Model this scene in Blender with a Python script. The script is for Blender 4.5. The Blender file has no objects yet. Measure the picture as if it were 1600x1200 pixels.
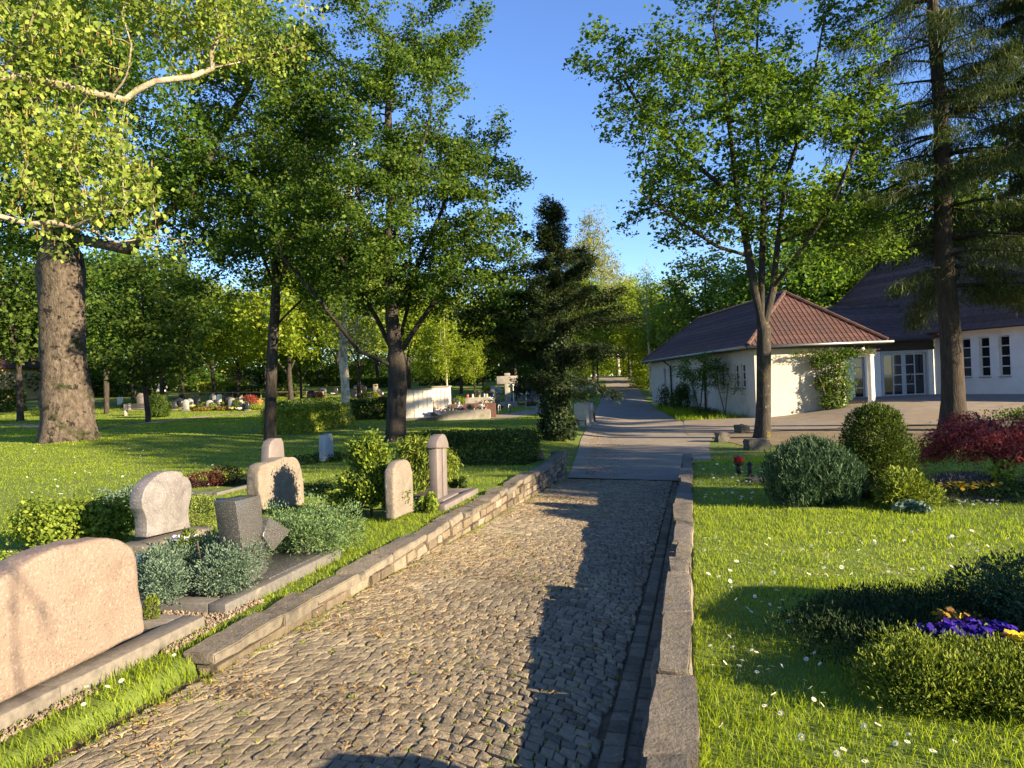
import bpy, bmesh, math, random
import numpy as np
from mathutils import Vector, Matrix, noise
scene = bpy.context.scene
COL = scene.collection
R = math.radians
rng = np.random.default_rng(7)
random.seed(7)

# ------------------------------------------------------------------ camera model
F_PX, ROLL, EYE, CX, CY = 1109.0, R(2.3), 1.6, 800.0, 601.0
cr, sr = math.cos(ROLL), math.sin(ROLL)
def ray(px, py):
    X = (px - CX) / F_PX; Y = (CY - py) / F_PX
    return (X * cr + Y * sr, 1.0, -X * sr + Y * cr)
def P(px, py, d):
    u, _, v = ray(px, py)
    return np.array((u * d, d, EYE + v * d))
def gp(px, py, z=0.0):
    u, _, v = ray(px, py)
    d = (z - EYE) / v
    return np.array((u * d, d, z))

# ------------------------------------------------------------------ terrain
PA = R(14.3); SD, CD = math.sin(PA), math.cos(PA)
def to_ps(x, y): return x * CD - y * SD, x * SD + y * CD
def to_xy(p, s): return p * CD + s * SD, -p * SD + s * CD
def sm(a, b, x):
    t = np.clip((np.asarray(x, float) - a) / (b - a), 0, 1)
    return t * t * (3 - 2 * t)
PL, PR = -2.67, -0.25            # path edges in p
def sk(s): return -.02 + .019 * (np.clip(s, -2, 15) - 15)     # the left edge opens a little towards the viewer
def ramp_z(s): return -0.07 - 0.031 * (np.minimum(s, 15.4) - 3.4)
def H(x, y):
    x = np.asarray(x, float); y = np.asarray(y, float)
    p, s = to_ps(x, y)
    rise = 2.6 * sm(48, 115, y)
    pe = p - sk(s)
    hl = -0.16 * sm(13, 20, y) + 0.34 * sm(-4, -16, x) * sm(12, 28, y) + rise
    hc = ramp_z(s) - .035 * np.clip(p - PL, 0, 2.6) * (1 - sm(14.9, 17, s)) * sm(2.0, 6.5, s) + rise
    hr = -0.42 * sm(12.5, 19, s) + 0.52 * sm(11.5, 17.5, x) * sm(25, 33, y) + rise
    w = 3.0 * sm(15.1, 18.5, s)
    wl = 1 - sm(-2.86 - w, -2.74, pe)
    wr = sm(-0.20, -0.10 + 1.2 * w, p)
    wc = np.clip(1 - wl - wr, 0, 1)
    return hl * wl + hr * wr + hc * wc
def Hf(x, y): return float(H(x, y))
def gh(px, py):
    """ground point seen at a photo pixel"""
    u, _, v = ray(px, py); lo = 1.5; d = lo
    while d < 200:
        if EYE + v * d <= Hf(u * d, d): break
        d += max(0.05, d * 0.01)
    a, b = d - max(0.05, d * 0.012), d
    for _ in range(20):
        m = (a + b) / 2
        if EYE + v * m <= Hf(u * m, m): b = m
        else: a = m
    return np.array((u * b, b, Hf(u * b, b)))
def gd(px, d):
    x = (px - CX) / F_PX * d
    return np.array((x, d, Hf(x, d)))
def on_p(px, py, p0):
    """photo pixel -> (s, z) on the vertical plane p = p0"""
    u, _, v = ray(px, py)
    d = p0 / (u * CD - SD)
    return (u * d * SD + d * CD, EYE + v * d)

# ------------------------------------------------------------------ objects
def link(o, parent=None):
    COL.objects.link(o)
    if parent is not None: o.parent = parent
    return o
def tag(o, label=None, cat=None, group=None, kind=None):
    if label: o['label'] = label
    if cat: o['category'] = cat
    if group: o['group'] = group
    if kind: o['kind'] = kind
    return o
def thing(name, label, cat, loc=(0, 0, 0), rz=0.0, group=None):
    o = bpy.data.objects.new(name, None)
    o.empty_display_size = 0.2
    o.location = tuple(float(v) for v in loc); o.rotation_euler = (0, 0, rz)
    link(o); tag(o, label, cat, group)
    return o
def copy_tree(o, parent=None):
    c = o.copy(); link(c, parent)
    for ch in list(o.children): copy_tree(ch, c)
    return c
def mesh(name, V, Fc, mat=None, parent=None, rnd=None, smooth=False, angle=None, mi=None):
    me = bpy.data.meshes.new(name)
    V = np.asarray(V, dtype=np.float32)
    if isinstance(Fc, np.ndarray):
        m, k = Fc.shape
        me.vertices.add(len(V)); me.vertices.foreach_set('co', V.ravel())
        me.loops.add(m * k); me.loops.foreach_set('vertex_index', Fc.astype(np.int32).ravel())
        me.polygons.add(m)
        me.polygons.foreach_set('loop_start', np.arange(0, m * k, k, dtype=np.int32))
        me.update(calc_edges=True)
    else:
        me.from_pydata([tuple(map(float, v)) for v in V], [], [list(map(int, f)) for f in Fc]); me.update()
    if rnd is not None:
        at = me.attributes.new('rnd', 'FLOAT', 'POINT')
        at.data.foreach_set('value', np.asarray(rnd, dtype=np.float32))
    mats = mat if isinstance(mat, (list, tuple)) else [mat]
    for m_ in mats:
        if m_ is not None: me.materials.append(m_)
    if mi is not None: me.polygons.foreach_set('material_index', np.asarray(mi, dtype=np.int32))
    if smooth or angle:
        me.polygons.foreach_set('use_smooth', np.ones(len(me.polygons), dtype=bool))
        if angle: me.set_sharp_from_angle(angle=R(angle))
    return link(bpy.data.objects.new(name, me), parent)

class MB:
    """collects shapes for ONE mesh object"""
    def __init__(s): s.V = []; s.F = []; s.r = []; s.n = 0; s.m = []
    def add(s, V, Fc, r=None, m=0):
        V = np.asarray(V, float).reshape(-1, 3)
        s.V.append(V); s.F += [[i + s.n for i in f] for f in Fc]; s.m += [m] * len(Fc)
        s.r.append(np.full(len(V), random.random() if r is None else r)); s.n += len(V)
        return s
    def box(s, x0, x1, y0, y1, z0, z1, r=None, m=0, jit=0.0):
        V = np.array([(x, y, z) for z in (z0, z1) for y in (y0, y1) for x in (x0, x1)], float)
        if jit: V += (np.random.default_rng(int(abs(x0 * 977 + z0 * 331 + y0 * 71) * 1000) % 2**31).random((8, 3)) - .5) * 2 * jit
        return s.add(V, [(0, 2, 3, 1), (4, 5, 7, 6), (0, 1, 5, 4), (2, 6, 7, 3), (0, 4, 6, 2), (1, 3, 7, 5)], r, m)
    def obox(s, c, ux, uy, uz, hx, hy, hz, r=None, m=0):
        c, ux, uy, uz = map(np.asarray, (c, ux, uy, uz))
        V = [c + ux * hx * a + uy * hy * b + uz * hz * e for e in (-1, 1) for b in (-1, 1) for a in (-1, 1)]
        return s.add(V, [(0, 2, 3, 1), (4, 5, 7, 6), (0, 1, 5, 4), (2, 6, 7, 3), (0, 4, 6, 2), (1, 3, 7, 5)], r, m)
    def tube(s, pts, rad, n=8, r=None, m=0, caps=True):
        pts = np.asarray(pts, float); k = len(pts)
        rad = np.full(k, rad) if np.isscalar(rad) else np.asarray(rad, float)
        T = np.gradient(pts, axis=0); T /= np.linalg.norm(T, axis=1)[:, None] + 1e-9
        ref = np.array((0.31, 0.93, 0.17)) if abs(T[0] @ np.array((0.31, 0.93, 0.17))) < .9 else np.array((1., 0, 0))
        A = np.cross(T, ref); A /= np.linalg.norm(A, axis=1)[:, None] + 1e-9
        B = np.cross(T, A)
        a = np.arange(n) * 2 * math.pi / n
        V = pts[:, None] + rad[:, None, None] * (A[:, None] * np.cos(a)[None, :, None] + B[:, None] * np.sin(a)[None, :, None])
        Fc = [(i * n + j, i * n + (j + 1) % n, (i + 1) * n + (j + 1) % n, (i + 1) * n + j) for i in range(k - 1) for j in range(n)]
        if caps: Fc += [tuple(range(n))[::-1], tuple((k - 1) * n + j for j in range(n))]
        return s.add(V.reshape(-1, 3), Fc, r, m)
    def lathe(s, prof, c=(0, 0, 0), n=16, r=None, m=0):
        a = np.arange(n) * 2 * math.pi / n; V = []
        for (q, z) in prof: V += [(c[0] + q * math.cos(t), c[1] + q * math.sin(t), c[2] + z) for t in a]
        k = len(prof)
        Fc = [(i * n + j, i * n + (j + 1) % n, (i + 1) * n + (j + 1) % n, (i + 1) * n + j) for i in range(k - 1) for j in range(n)]
        Fc += [tuple(range(n))[::-1], tuple((k - 1) * n + j for j in range(n))]
        return s.add(V, Fc, r, m)
    def build(s, name, mat, parent=None, smooth=False, angle=None, off=None):
        V = np.concatenate(s.V)
        if off is not None: V = V - np.asarray(off)
        return mesh(name, V, s.F, mat, parent, np.concatenate(s.r), smooth, angle, s.m)

def slab(name, outline, t, mat, parent, bevel=0.012, seg=2, y0=0.0, rough=0.0, cuts=0, angle=50):
    """prism of an (x,z) outline, front at y0, back at y0+t, edges rounded"""
    bm = bmesh.new()
    f = bm.faces.new([bm.verts.new((x, y0, z)) for x, z in outline])
    g = bmesh.ops.extrude_face_region(bm, geom=[f])
    for v in [e for e in g['geom'] if isinstance(e, bmesh.types.BMVert)]: v.co.y += t
    bmesh.ops.recalc_face_normals(bm, faces=bm.faces[:])
    bmesh.ops.bevel(bm, geom=bm.edges[:], offset=bevel, segments=seg, affect='EDGES', profile=.5, clamp_overlap=True)
    if cuts:
        bmesh.ops.triangulate(bm, faces=bm.faces[:])
        for _ in range(cuts):
            L = [e for e in bm.edges if e.calc_length() > 0.05]
            bmesh.ops.subdivide_edges(bm, edges=L, cuts=1)
            bmesh.ops.triangulate(bm, faces=[q for q in bm.faces if len(q.verts) > 3])
        bm.normal_update()
        for v in bm.verts:
            v.co += v.normal * (noise.fractal(v.co * 5 + Vector((3.1, t * 40, 1)), 1, 2, 4) * rough)
    me = bpy.data.meshes.new(name); bm.to_mesh(me); bm.free()
    me.polygons.foreach_set('use_smooth', np.ones(len(me.polygons), dtype=bool))
    if angle: me.set_sharp_from_angle(angle=R(angle))
    me.materials.append(mat)
    return link(bpy.data.objects.new(name, me), parent)

# ------------------------------------------------------------------ materials
def new_mat(name):
    m = bpy.data.materials.new(name); m.use_nodes = True
    nt = m.node_tree; nt.nodes.clear()
    out = nt.nodes.new('ShaderNodeOutputMaterial')
    return m, nt, out
def N(nt, typ, **kw):
    n = nt.nodes.new(typ)
    for k, v in kw.items():
        if k in n.inputs.keys() if isinstance(k, str) else False: n.inputs[k].default_value = v
        else: setattr(n, k, v)
    return n
def ramp(nt, fac, stops, interp='LINEAR'):
    n = nt.nodes.new('ShaderNodeValToRGB'); cr_ = n.color_ramp; cr_.interpolation = interp
    while len(cr_.elements) < len(stops): cr_.elements.new(0.5)
    for e, (p_, c) in zip(cr_.elements, stops): e.position = p_; e.color = (*c, 1)
    nt.links.new(fac, n.inputs[0]); return n.outputs[0]
def coords(nt, stretch=(1, 1, 1), coord='Object'):
    tc = nt.nodes.new('ShaderNodeTexCoord'); mp = nt.nodes.new('ShaderNodeMapping')
    mp.inputs['Scale'].default_value = stretch
    nt.links.new(tc.outputs[coord], mp.inputs[0]); return mp.outputs[0]
def noise_t(nt, vec, scale, detail=6, rough=.6, dist=0.0):
    n = nt.nodes.new('ShaderNodeTexNoise'); n.inputs['Scale'].default_value = scale
    n.inputs['Detail'].default_value = detail; n.inputs['Roughness'].default_value = rough
    n.inputs['Distortion'].default_value = dist
    nt.links.new(vec, n.inputs['Vector']); return n.outputs[0]
def mixc(nt, fac, a, b):
    n = nt.nodes.new('ShaderNodeMix'); n.data_type = 'RGBA'
    for s_, v in ((n.inputs[0], fac), (n.inputs[6], a), (n.inputs[7], b)):
        if hasattr(v, 'is_output') or hasattr(v, 'links'): nt.links.new(v, s_)
        else: s_.default_value = v if not isinstance(v, tuple) else (*v, 1)
    return n.outputs[2]
def mathn(nt, op, a, b=0.5, clamp=True):
    n = nt.nodes.new('ShaderNodeMath'); n.operation = op; n.use_clamp = clamp
    for s_, v in ((n.inputs[0], a), (n.inputs[1], b)):
        if hasattr(v, 'links'): nt.links.new(v, s_)
        else: s_.default_value = v
    return n.outputs[0]
def attr(nt, name='rnd'):
    n = nt.nodes.new('ShaderNodeAttribute'); n.attribute_name = name; return n.outputs['Fac']
def surf(name, stops, scale=6, detail=8, rough=.8, bump=.0, bscale=None, stretch=(1, 1, 1), use_attr=0.0, spec=.3,
         over=None, metallic=0.0, bdist=.02, coord='Object', nrough=.6):
    """noise coloured surface; over = (colour, scale, threshold lo, hi) a patchy second layer (moss, lichen, stains)"""
    m, nt, out = new_mat(name)
    vec = coords(nt, stretch, coord)
    f = noise_t(nt, vec, scale, detail, nrough)
    if use_attr:
        a = attr(nt); f2 = mathn(nt, 'MULTIPLY', f, 1 - use_attr); a2 = mathn(nt, 'MULTIPLY', a, use_attr)
        f = mathn(nt, 'ADD', f2, a2)
    c = ramp(nt, f, stops)
    for ov in ([over] if isinstance(over, tuple) else (over or [])):
        col, sc, lo, hi = ov
        q = noise_t(nt, coords(nt, (1, 1, 1), coord), sc, 8, .65)
        c = mixc(nt, ramp(nt, q, [(lo, (0, 0, 0)), (hi, (1, 1, 1))]), c, col)
    b = nt.nodes.new('ShaderNodeBsdfPrincipled')
    nt.links.new(c, b.inputs['Base Color'])
    b.inputs['Roughness'].default_value = rough; b.inputs['Specular IOR Level'].default_value = spec
    b.inputs['Metallic'].default_value = metallic
    if bump:
        bn = nt.nodes.new('ShaderNodeBump'); bn.inputs['Strength'].default_value = bump; bn.inputs['Distance'].default_value = bdist
        nt.links.new(noise_t(nt, vec, bscale or scale * 4, 8, .65), bn.inputs['Height'])
        nt.links.new(bn.outputs[0], b.inputs['Normal'])
    nt.links.new(b.outputs[0], out.inputs[0])
    return m
def granite(name, base, specks, scale=220, rough=.45, bump=.1, swirl=None):
    """base = two soft colours, specks = [(threshold, colour)...] on fine grain"""
    m, nt, out = new_mat(name)
    vec = coords(nt)
    big = noise_t(nt, vec, 3.5, 5, .6, .4 if swirl is None else swirl)
    c = ramp(nt, big, [(.3, base[0]), (.7, base[1])])
    g = noise_t(nt, vec, scale, 3, .7)
    for lo, hi, col in specks:
        c = mixc(nt, ramp(nt, g, [(lo, (0, 0, 0)), (hi, (1, 1, 1))]), c, col)
        g = noise_t(nt, coords(nt, (1.3, .9, 1.1)), scale * .7, 3, .7)
    b = nt.nodes.new('ShaderNodeBsdfPrincipled'); nt.links.new(c, b.inputs['Base Color'])
    b.inputs['Roughness'].default_value = rough
    bn = nt.nodes.new('ShaderNodeBump'); bn.inputs['Strength'].default_value = bump; bn.inputs['Distance'].default_value = .02
    h = mathn(nt, 'ADD', noise_t(nt, vec, 60, 6, .7), noise_t(nt, vec, 7, 3, .5), False)
    nt.links.new(h, bn.inputs['Height']); nt.links.new(bn.outputs[0], b.inputs['Normal'])
    nt.links.new(b.outputs[0], out.inputs[0])
    return m
def leaf(name, stops, trans=.4, tint=(1.0, 1.0, .55), rough=.55, patch=.35, pscale=.6):
    """thin leaf: reflects and lets light through; hue varies leaf by leaf and softly by twig"""
    m, nt, out = new_mat(name)
    a = attr(nt); q = noise_t(nt, coords(nt), pscale, 3, .5)
    f = mathn(nt, 'ADD', mathn(nt, 'MULTIPLY', a, 1 - patch), mathn(nt, 'MULTIPLY', q, patch))
    c = ramp(nt, f, stops)
    b = nt.nodes.new('ShaderNodeBsdfPrincipled'); nt.links.new(c, b.inputs['Base Color'])
    b.inputs['Roughness'].default_value = rough; b.inputs['Specular IOR Level'].default_value = .14
    t = nt.nodes.new('ShaderNodeBsdfTranslucent')
    mm = nt.nodes.new('ShaderNodeMix'); mm.data_type = 'RGBA'; mm.blend_type = 'MULTIPLY'; mm.inputs[0].default_value = 1
    nt.links.new(c, mm.inputs[6]); mm.inputs[7].default_value = (*tint, 1)
    g = nt.nodes.new('ShaderNodeMix'); g.data_type = 'RGBA'; g.blend_type = 'MULTIPLY'; g.inputs[0].default_value = 1
    nt.links.new(mm.outputs[2], g.inputs[6]); g.inputs[7].default_value = (1.6, 1.6, 1.6, 1)
    nt.links.new(g.outputs[2], t.inputs[0])
    x = nt.nodes.new('ShaderNodeMixShader'); x.inputs[0].default_value = trans
    nt.links.new(b.outputs[0], x.inputs[1]); nt.links.new(t.outputs[0], x.inputs[2])
    nt.links.new(x.outputs[0], out.inputs[0])
    return m
def plain(name, col, rough=.5, metallic=0.0, spec=.5, trans=0.0):
    m, nt, out = new_mat(name)
    b = nt.nodes.new('ShaderNodeBsdfPrincipled')
    vec = coords(nt); q = noise_t(nt, vec, 9, 5, .6)
    d = tuple(v * .82 for v in col)
    nt.links.new(ramp(nt, q, [(.3, d), (.7, col)]), b.inputs['Base Color'])
    b.inputs['Roughness'].default_value = rough; b.inputs['Metallic'].default_value = metallic
    b.inputs['Specular IOR Level'].default_value = spec; b.inputs['Transmission Weight'].default_value = trans
    nt.links.new(b.outputs[0], out.inputs[0]); return m

# ------------------------------------------------------------------ leaves
def unit(v): return v / (np.linalg.norm(v, axis=-1, keepdims=True) + 1e-9)
def cards(Pt, Nn, size, aspect=.7, axis=None, fold=.12, g=None):
    """one kite shaped leaf per point -> V (4n,3), F (n,4)"""
    g = g or rng
    n = len(Pt); Nn = unit(Nn)
    ax = g.normal(size=(n, 3)) if axis is None else axis
    ax = unit(ax - Nn * (ax * Nn).sum(1, keepdims=True))
    b = np.cross(Nn, ax)
    s = (np.full(n, size) if np.isscalar(size) else size)[:, None]
    V = np.stack([Pt - ax * s * .5, Pt - b * s * aspect * .5 + Nn * s * fold + ax * s * .05,
                  Pt + ax * s * .5, Pt + b * s * aspect * .5 + Nn * s * fold + ax * s * .05], 1).reshape(-1, 3)
    return V, np.arange(4 * n).reshape(n, 4)
def leaf_mesh(name, Pt, Nn, size, aspect, mat, parent, axis=None, fold=.12, off=(0, 0, 0), g=None):
    g = g or rng
    V, Fc = cards(Pt - np.asarray(off), Nn, size, aspect, axis, fold, g)
    return mesh(name, V, Fc, mat, parent, np.repeat(g.random(len(Pt)), 4))
def fbm(Pt, scale, seed=0):
    """cheap smooth 3-D noise, vectorised, about -1..1"""
    q = np.random.default_rng(1000 + seed); out = np.zeros(len(Pt)); amp = 1.0
    for k in range(4):
        W = q.normal(size=(5, 3)) * scale * (1.8 ** k); ph = q.random(5) * 6.28
        out += amp * np.sin(Pt @ W.T + ph).mean(1) * 1.6; amp *= .6
    return out / 1.6

# ------------------------------------------------------------------ trees
def cloud(ells, n, g, gap=-.15, gscale=.9, shell=.45, seed=0):
    """attraction points inside a union of ellipsoids (cx,cy,cz,rx,ry,rz), denser towards the outside, with gaps"""
    vol = np.array([e[3] * e[4] * e[5] for e in ells]) ** .8; vol /= vol.sum()
    pick = g.choice(len(ells), size=n * 4, p=vol)
    E = np.array(ells)[pick]
    d = unit(g.normal(size=(n * 4, 3))); r = (shell + (1 - shell) * g.random(n * 4)) ** .6
    r *= 1 + .18 * fbm(d * 2 + pick[:, None], 1.2, seed)
    A = E[:, :3] + d * E[:, 3:] * r[:, None]
    A = A[fbm(A, gscale, seed + 5) > gap]
    return A[:n]
def colonize(stems, A, step, infl, kill, iters, g, trop=(0, 0, .05), maxn=6000):
    pos = []; par = []
    for st in stems:
        st = np.asarray(st, float)
        if pos:
            q = np.asarray(pos); j = int(np.argmin(((q - st[0]) ** 2).sum(1))); last = j
        else:
            pos.append(st[0]); par.append(-1); last = 0
        for a, b in zip(st[:-1], st[1:]):
            k = max(1, int(np.linalg.norm(b - a) / step))
            for i in range(1, k + 1):
                pos.append(a + (b - a) * i / k); par.append(last); last = len(pos) - 1
    pos = np.array(pos); par = list(par); kids = np.zeros(60000, int)
    for p_ in par[1:]: kids[p_] += 1
    def near(A, Q):
        d = np.linalg.norm(A[:, None] - Q[None], axis=2); i = d.argmin(1); return d[np.arange(len(A)), i], i
    ND, NI = near(A, pos); trop = np.array(trop)
    for it in range(iters):
        m = ND < infl
        if not m.any() or len(pos) > maxn: break
        dirs = unit(A[m] - pos[NI[m]]); idx = NI[m]
        acc = np.zeros((len(pos), 3)); np.add.at(acc, idx, dirs)
        u = np.unique(idx); u = u[kids[u] < 3]
        if len(u) == 0: break
        d = unit(unit(acc[u]) + trop + g.normal(size=(len(u), 3)) * .22)
        new = pos[u] + d * step
        base = len(pos); pos = np.vstack([pos, new]); par += list(u); kids[u] += 1
        nd, ni = near(A, new); c = nd < ND
        ND[c] = nd[c]; NI[c] = ni[c] + base
        keep = ND > kill
        # an attractor whose nearest node can no longer branch is dropped
        keep &= ~((kids[NI] >= 3) & (ND < infl * .6))
        A, ND, NI = A[keep], ND[keep], NI[keep]
        if len(A) == 0: break
    return pos, np.array(par)
def radii(pos, par, Rb, tip=.008):
    n = len(pos); kids = np.bincount(par[par >= 0], minlength=n); tips = max(2, int((kids == 0).sum()))
    e = max(1.6, math.log(tips) / math.log(Rb / tip)); q = np.zeros(n)
    for i in range(n - 1, -1, -1):
        if kids[i] == 0: q[i] = tip ** e
        if par[i] >= 0: q[par[i]] += q[i]
    return q ** (1 / e)
def branch_mesh(name, pos, par, rad, mat, parent, off, flare=.5, fh=.5, lump=.06, thick=10, minr=.0):
    n = len(pos); ch = [[] for _ in range(n)]
    for i in range(1, n):
        if par[i] >= 0: ch[par[i]].append(i)
    for c in ch: c.sort(key=lambda i: -rad[i])
    z0 = pos[0, 2]; rr = rad.copy()
    rr *= 1 + flare * np.exp(-np.maximum(pos[:, 2] - z0, 0) / fh) * (rad > rad[0] * .5)
    rr *= 1 + lump * fbm(pos, 1.7, 3)
    VV = []; FF = []; base = 0; st = [(0, -1)]
    while st:
        i, p_ = st.pop(); chain = [] if p_ < 0 else [p_]; rads = [] if p_ < 0 else [rr[i]]
        while True:
            chain.append(i); rads.append(rr[i])
            for c in ch[i][1:]: st.append((c, i))
            if not ch[i]: break
            i = ch[i][0]
        if len(chain) < 2 or max(rads) < minr: continue
        pts = pos[chain]; ra = np.array(rads); rm = ra.max()
        k = thick if rm > .12 else 7 if rm > .05 else 5 if rm > .02 else 3
        T = np.gradient(pts, axis=0); T = unit(T)
        ref = np.array((.31, .93, .17)) if abs(T[0] @ np.array((.31, .93, .17))) < .85 else np.array((1., .1, 0))
        Aa = unit(np.cross(T, ref)); B = np.cross(T, Aa)
        a = np.arange(k) * 2 * math.pi / k
        lum = np.ones((len(pts), k))
        if rm > .12:
            lum = 1 + .07 * np.sin(a[None] * 3 + pts[:, 2:3] * .7 + pts[:, :1]) + .05 * np.sin(a[None] * 5 - pts[:, 2:3] * 2.3)
            lum += flare * .25 * np.sin(a[None] * 4 + 1) * np.exp(-np.maximum(pts[:, 2:3] - z0, 0) / fh)
        V = pts[:, None] + (ra[:, None] * lum)[:, :, None] * (Aa[:, None] * np.cos(a)[None, :, None] + B[:, None] * np.sin(a)[None, :, None])
        VV.append(V.reshape(-1, 3))
        i_ = np.arange(len(pts) - 1)[:, None] * k; j = np.arange(k)[None]; j2 = (j + 1) % k
        FF.append(np.stack([i_ + j, i_ + j2, i_ + k + j2, i_ + k + j], -1).reshape(-1, 4) + base)
        base += len(pts) * k
    V = np.concatenate(VV) - np.asarray(off)
    return mesh(name, V, np.concatenate(FF), mat, parent, np.full(len(V), .5), smooth=True)
def tree(name, label, cat, base, stems, ells, Rb, bark, lmat, n_att=900, step=.35, infl=3.0, kill=.5, leaves=20000, lsize=.1,
         aspect=.75, spread=.3, up=.6, gap=-.15, gscale=.9, seed=1, trop=(0, 0, .05), flare=.5, fh=.4, tip=.008, maxr=.035,
         hang=0.0, lobed=False, clump=5, group=None, shell=.45, iters=90, droop=0.0, zmin=None, minr=0.0, lump=.06):
    g = np.random.default_rng(seed); base = np.asarray(base, float)
    A = cloud(ells, n_att, g, gap, gscale, shell, seed) + base
    S = [np.asarray(s_, float) + base for s_ in stems]
    pos, par = colonize(S, A, step, infl, kill, iters, g, trop)
    rad = radii(pos, par, Rb, tip)
    t = thing(name, label, cat, base, 0, group)
    branch_mesh('trunk', pos, par, rad, bark, t, base, flare, fh, lump, minr=minr)
    cand = np.where(rad < maxr)[0]
    if zmin is not None: cand = cand[pos[cand, 2] > base[2] + zmin]
    w = 1 / (rad[cand] + .01); nc = leaves // clump; leaves = nc * clump; pick = g.choice(cand, size=nc, p=w / w.sum())
    Pt = pos[pick] + g.normal(size=(nc, 3)) * spread * np.array((1, 1, .7))
    if hang: Pt[:, 2] -= g.random(nc) ** 1.5 * hang
    Pt = np.repeat(Pt, clump, 0) + g.normal(size=(leaves, 3)) * lsize * np.array((1.05, 1.05, .6))
    nn = g.normal(size=(leaves, 3)) + np.array((0, 0, up * 1.6))
    ax = None
    if hang or droop: ax = g.normal(size=(leaves, 3)) * .5 + np.array((0, 0, -1.))
    sz = lsize * (.5 + .9 * g.random(leaves) ** 1.3)
    if lobed:      # three pointed leaves: side lobes fan out from the leaf base
        nn = unit(nn); a0 = g.normal(size=(leaves, 3)); a0 = unit(a0 - nn * (a0 * nn).sum(1, keepdims=True)); b0 = np.cross(nn, a0)
        PP_, NN_, AA_, SS_ = [], [], [], []
        for th, k_ in ((-1.0, .75), (0, 1.0), (1.0, .75)):
            d_ = a0 * math.cos(th) + b0 * math.sin(th); PP_.append(Pt + d_ * (sz * .42 * k_)[:, None]); NN_.append(nn + g.normal(size=nn.shape) * .12); AA_.append(d_); SS_.append(sz * k_)
        Pt, nn, ax, sz = np.concatenate(PP_), np.concatenate(NN_), np.concatenate(AA_), np.concatenate(SS_)
    leaf_mesh('crown', Pt, nn, sz, aspect, lmat, t, ax, .15, base, g)
    return t

# ------------------------------------------------------------------ shrubs
def shrub_pts(lobes, n, g, thick=.35, bump=.22, seed=0, zfloor=.01, shoots=.05):
    a = np.array([(l[3] * l[4] + l[4] * l[5] + l[3] * l[5]) for l in lobes]); a = a / a.sum()
    pick = g.choice(len(lobes), size=n, p=a); L = np.array(lobes)[pick]
    d = unit(g.normal(size=(n, 3)))
    r = 1 - thick * g.random(n) ** 1.3
    r *= 1 + bump * fbm(d * 1.6 + pick[:, None] * 1.7, 2.2, seed)
    if shoots:     # stray shoots that stand out of the outline
        k = int(n * shoots); q = unit(g.normal(size=(46, 3)) + np.array((0, 0, .35))); j = g.integers(0, 46, k)
        d[:k] = unit(q[j] + g.normal(size=(k, 3)) * .05); r[:k] = .95 + .30 * g.random(k) * (.4 + .6 * (j % 7) / 6)
    Pt = L[:, :3] + d * L[:, 3:] * r[:, None]
    ok = Pt[:, 2] > zfloor
    return Pt[ok], unit(d / L[:, 3:])[ok], r[ok]
def shrub(name, label, cat, base, lobes, n, lsize, aspect, mat, stem_mat=None, rz=0.0, group=None, seed=1, out=1.0, up=.3, along=False,
          thick=.35, bump=.22, part='foliage', stems=5, rnd_n=.7, fold=.12):
    g = np.random.default_rng(seed)
    Pt, D, r = shrub_pts(lobes, n, g, thick, bump, seed, .01, .05 if bump > .1 else 0)
    t = thing(name, label, cat, base, rz, group); k = len(Pt)
    if along:      # sprays that grow along the outward direction
        ax = D * out + np.array((0, 0, up)) + g.normal(size=(k, 3)) * .45
        nn = np.cross(ax, g.normal(size=(k, 3)))
    else:
        ax = None; nn = D * out + np.array((0, 0, up)) + g.normal(size=(k, 3)) * rnd_n
    leaf_mesh(part, Pt, nn, lsize * (.6 + .8 * g.random(k)), aspect, mat, t, ax, fold, (0, 0, 0), g)
    if stem_mat is not None and stems:
        m = MB()
        for i in range(stems):
            l = lobes[i % len(lobes)]; c = np.array(l[:3])
            b = np.array((c[0] * .35 + g.normal() * .03, c[1] * .35 + g.normal() * .03, -.02))
            e = c + g.normal(size=3) * np.array(l[3:]) * .4
            mid = (b + e) / 2 + g.normal(size=3) * .05 * np.linalg.norm(e - b)
            h = np.linalg.norm(e - b)
            m.tube([b, mid, e], [max(.006, h * .028), max(.005, h * .02), .004], 5)
        m.build('stem', stem_mat, t, smooth=True)
    return t
# ------------------------------------------------------------------ camera, light, render
cam = bpy.data.cameras.new('camera'); co = bpy.data.objects.new('camera', cam); COL.objects.link(co)
cam.sensor_width = 36; cam.lens = 36 * F_PX / 1600; cam.clip_start = .05; cam.clip_end = 2000
cam.shift_y = (CY - 600) / 1600
Mx = Matrix(((cr, sr, 0, 0), (0, 0, -1, 0), (-sr, cr, 0, EYE), (0, 0, 0, 1)))
co.matrix_world = Mx
scene.camera = co
SUN_EL, SUN_AZ = 17.0, 120.0          # azimuth clockwise from +Y
w = bpy.data.worlds.new('World'); scene.world = w; w.use_nodes = True
nt = w.node_tree; nt.nodes.clear()
sky = nt.nodes.new('ShaderNodeTexSky'); sky.sky_type = 'NISHITA'; sky.sun_disc = False
sky.sun_elevation = R(SUN_EL); sky.sun_rotation = R(SUN_AZ); sky.altitude = 450; sky.air_density = 1.0; sky.dust_density = .0; sky.ozone_density = 3.6
bg = nt.nodes.new('ShaderNodeBackground'); bg.inputs[1].default_value = .085
wo = nt.nodes.new('ShaderNodeOutputWorld'); hs = nt.nodes.new('ShaderNodeHueSaturation'); hs.inputs['Hue'].default_value = .512; hs.inputs['Saturation'].default_value = 1.08; nt.links.new(sky.outputs[0], hs.inputs['Color']); nt.links.new(hs.outputs[0], bg.inputs[0]); nt.links.new(bg.outputs[0], wo.inputs[0])
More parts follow.
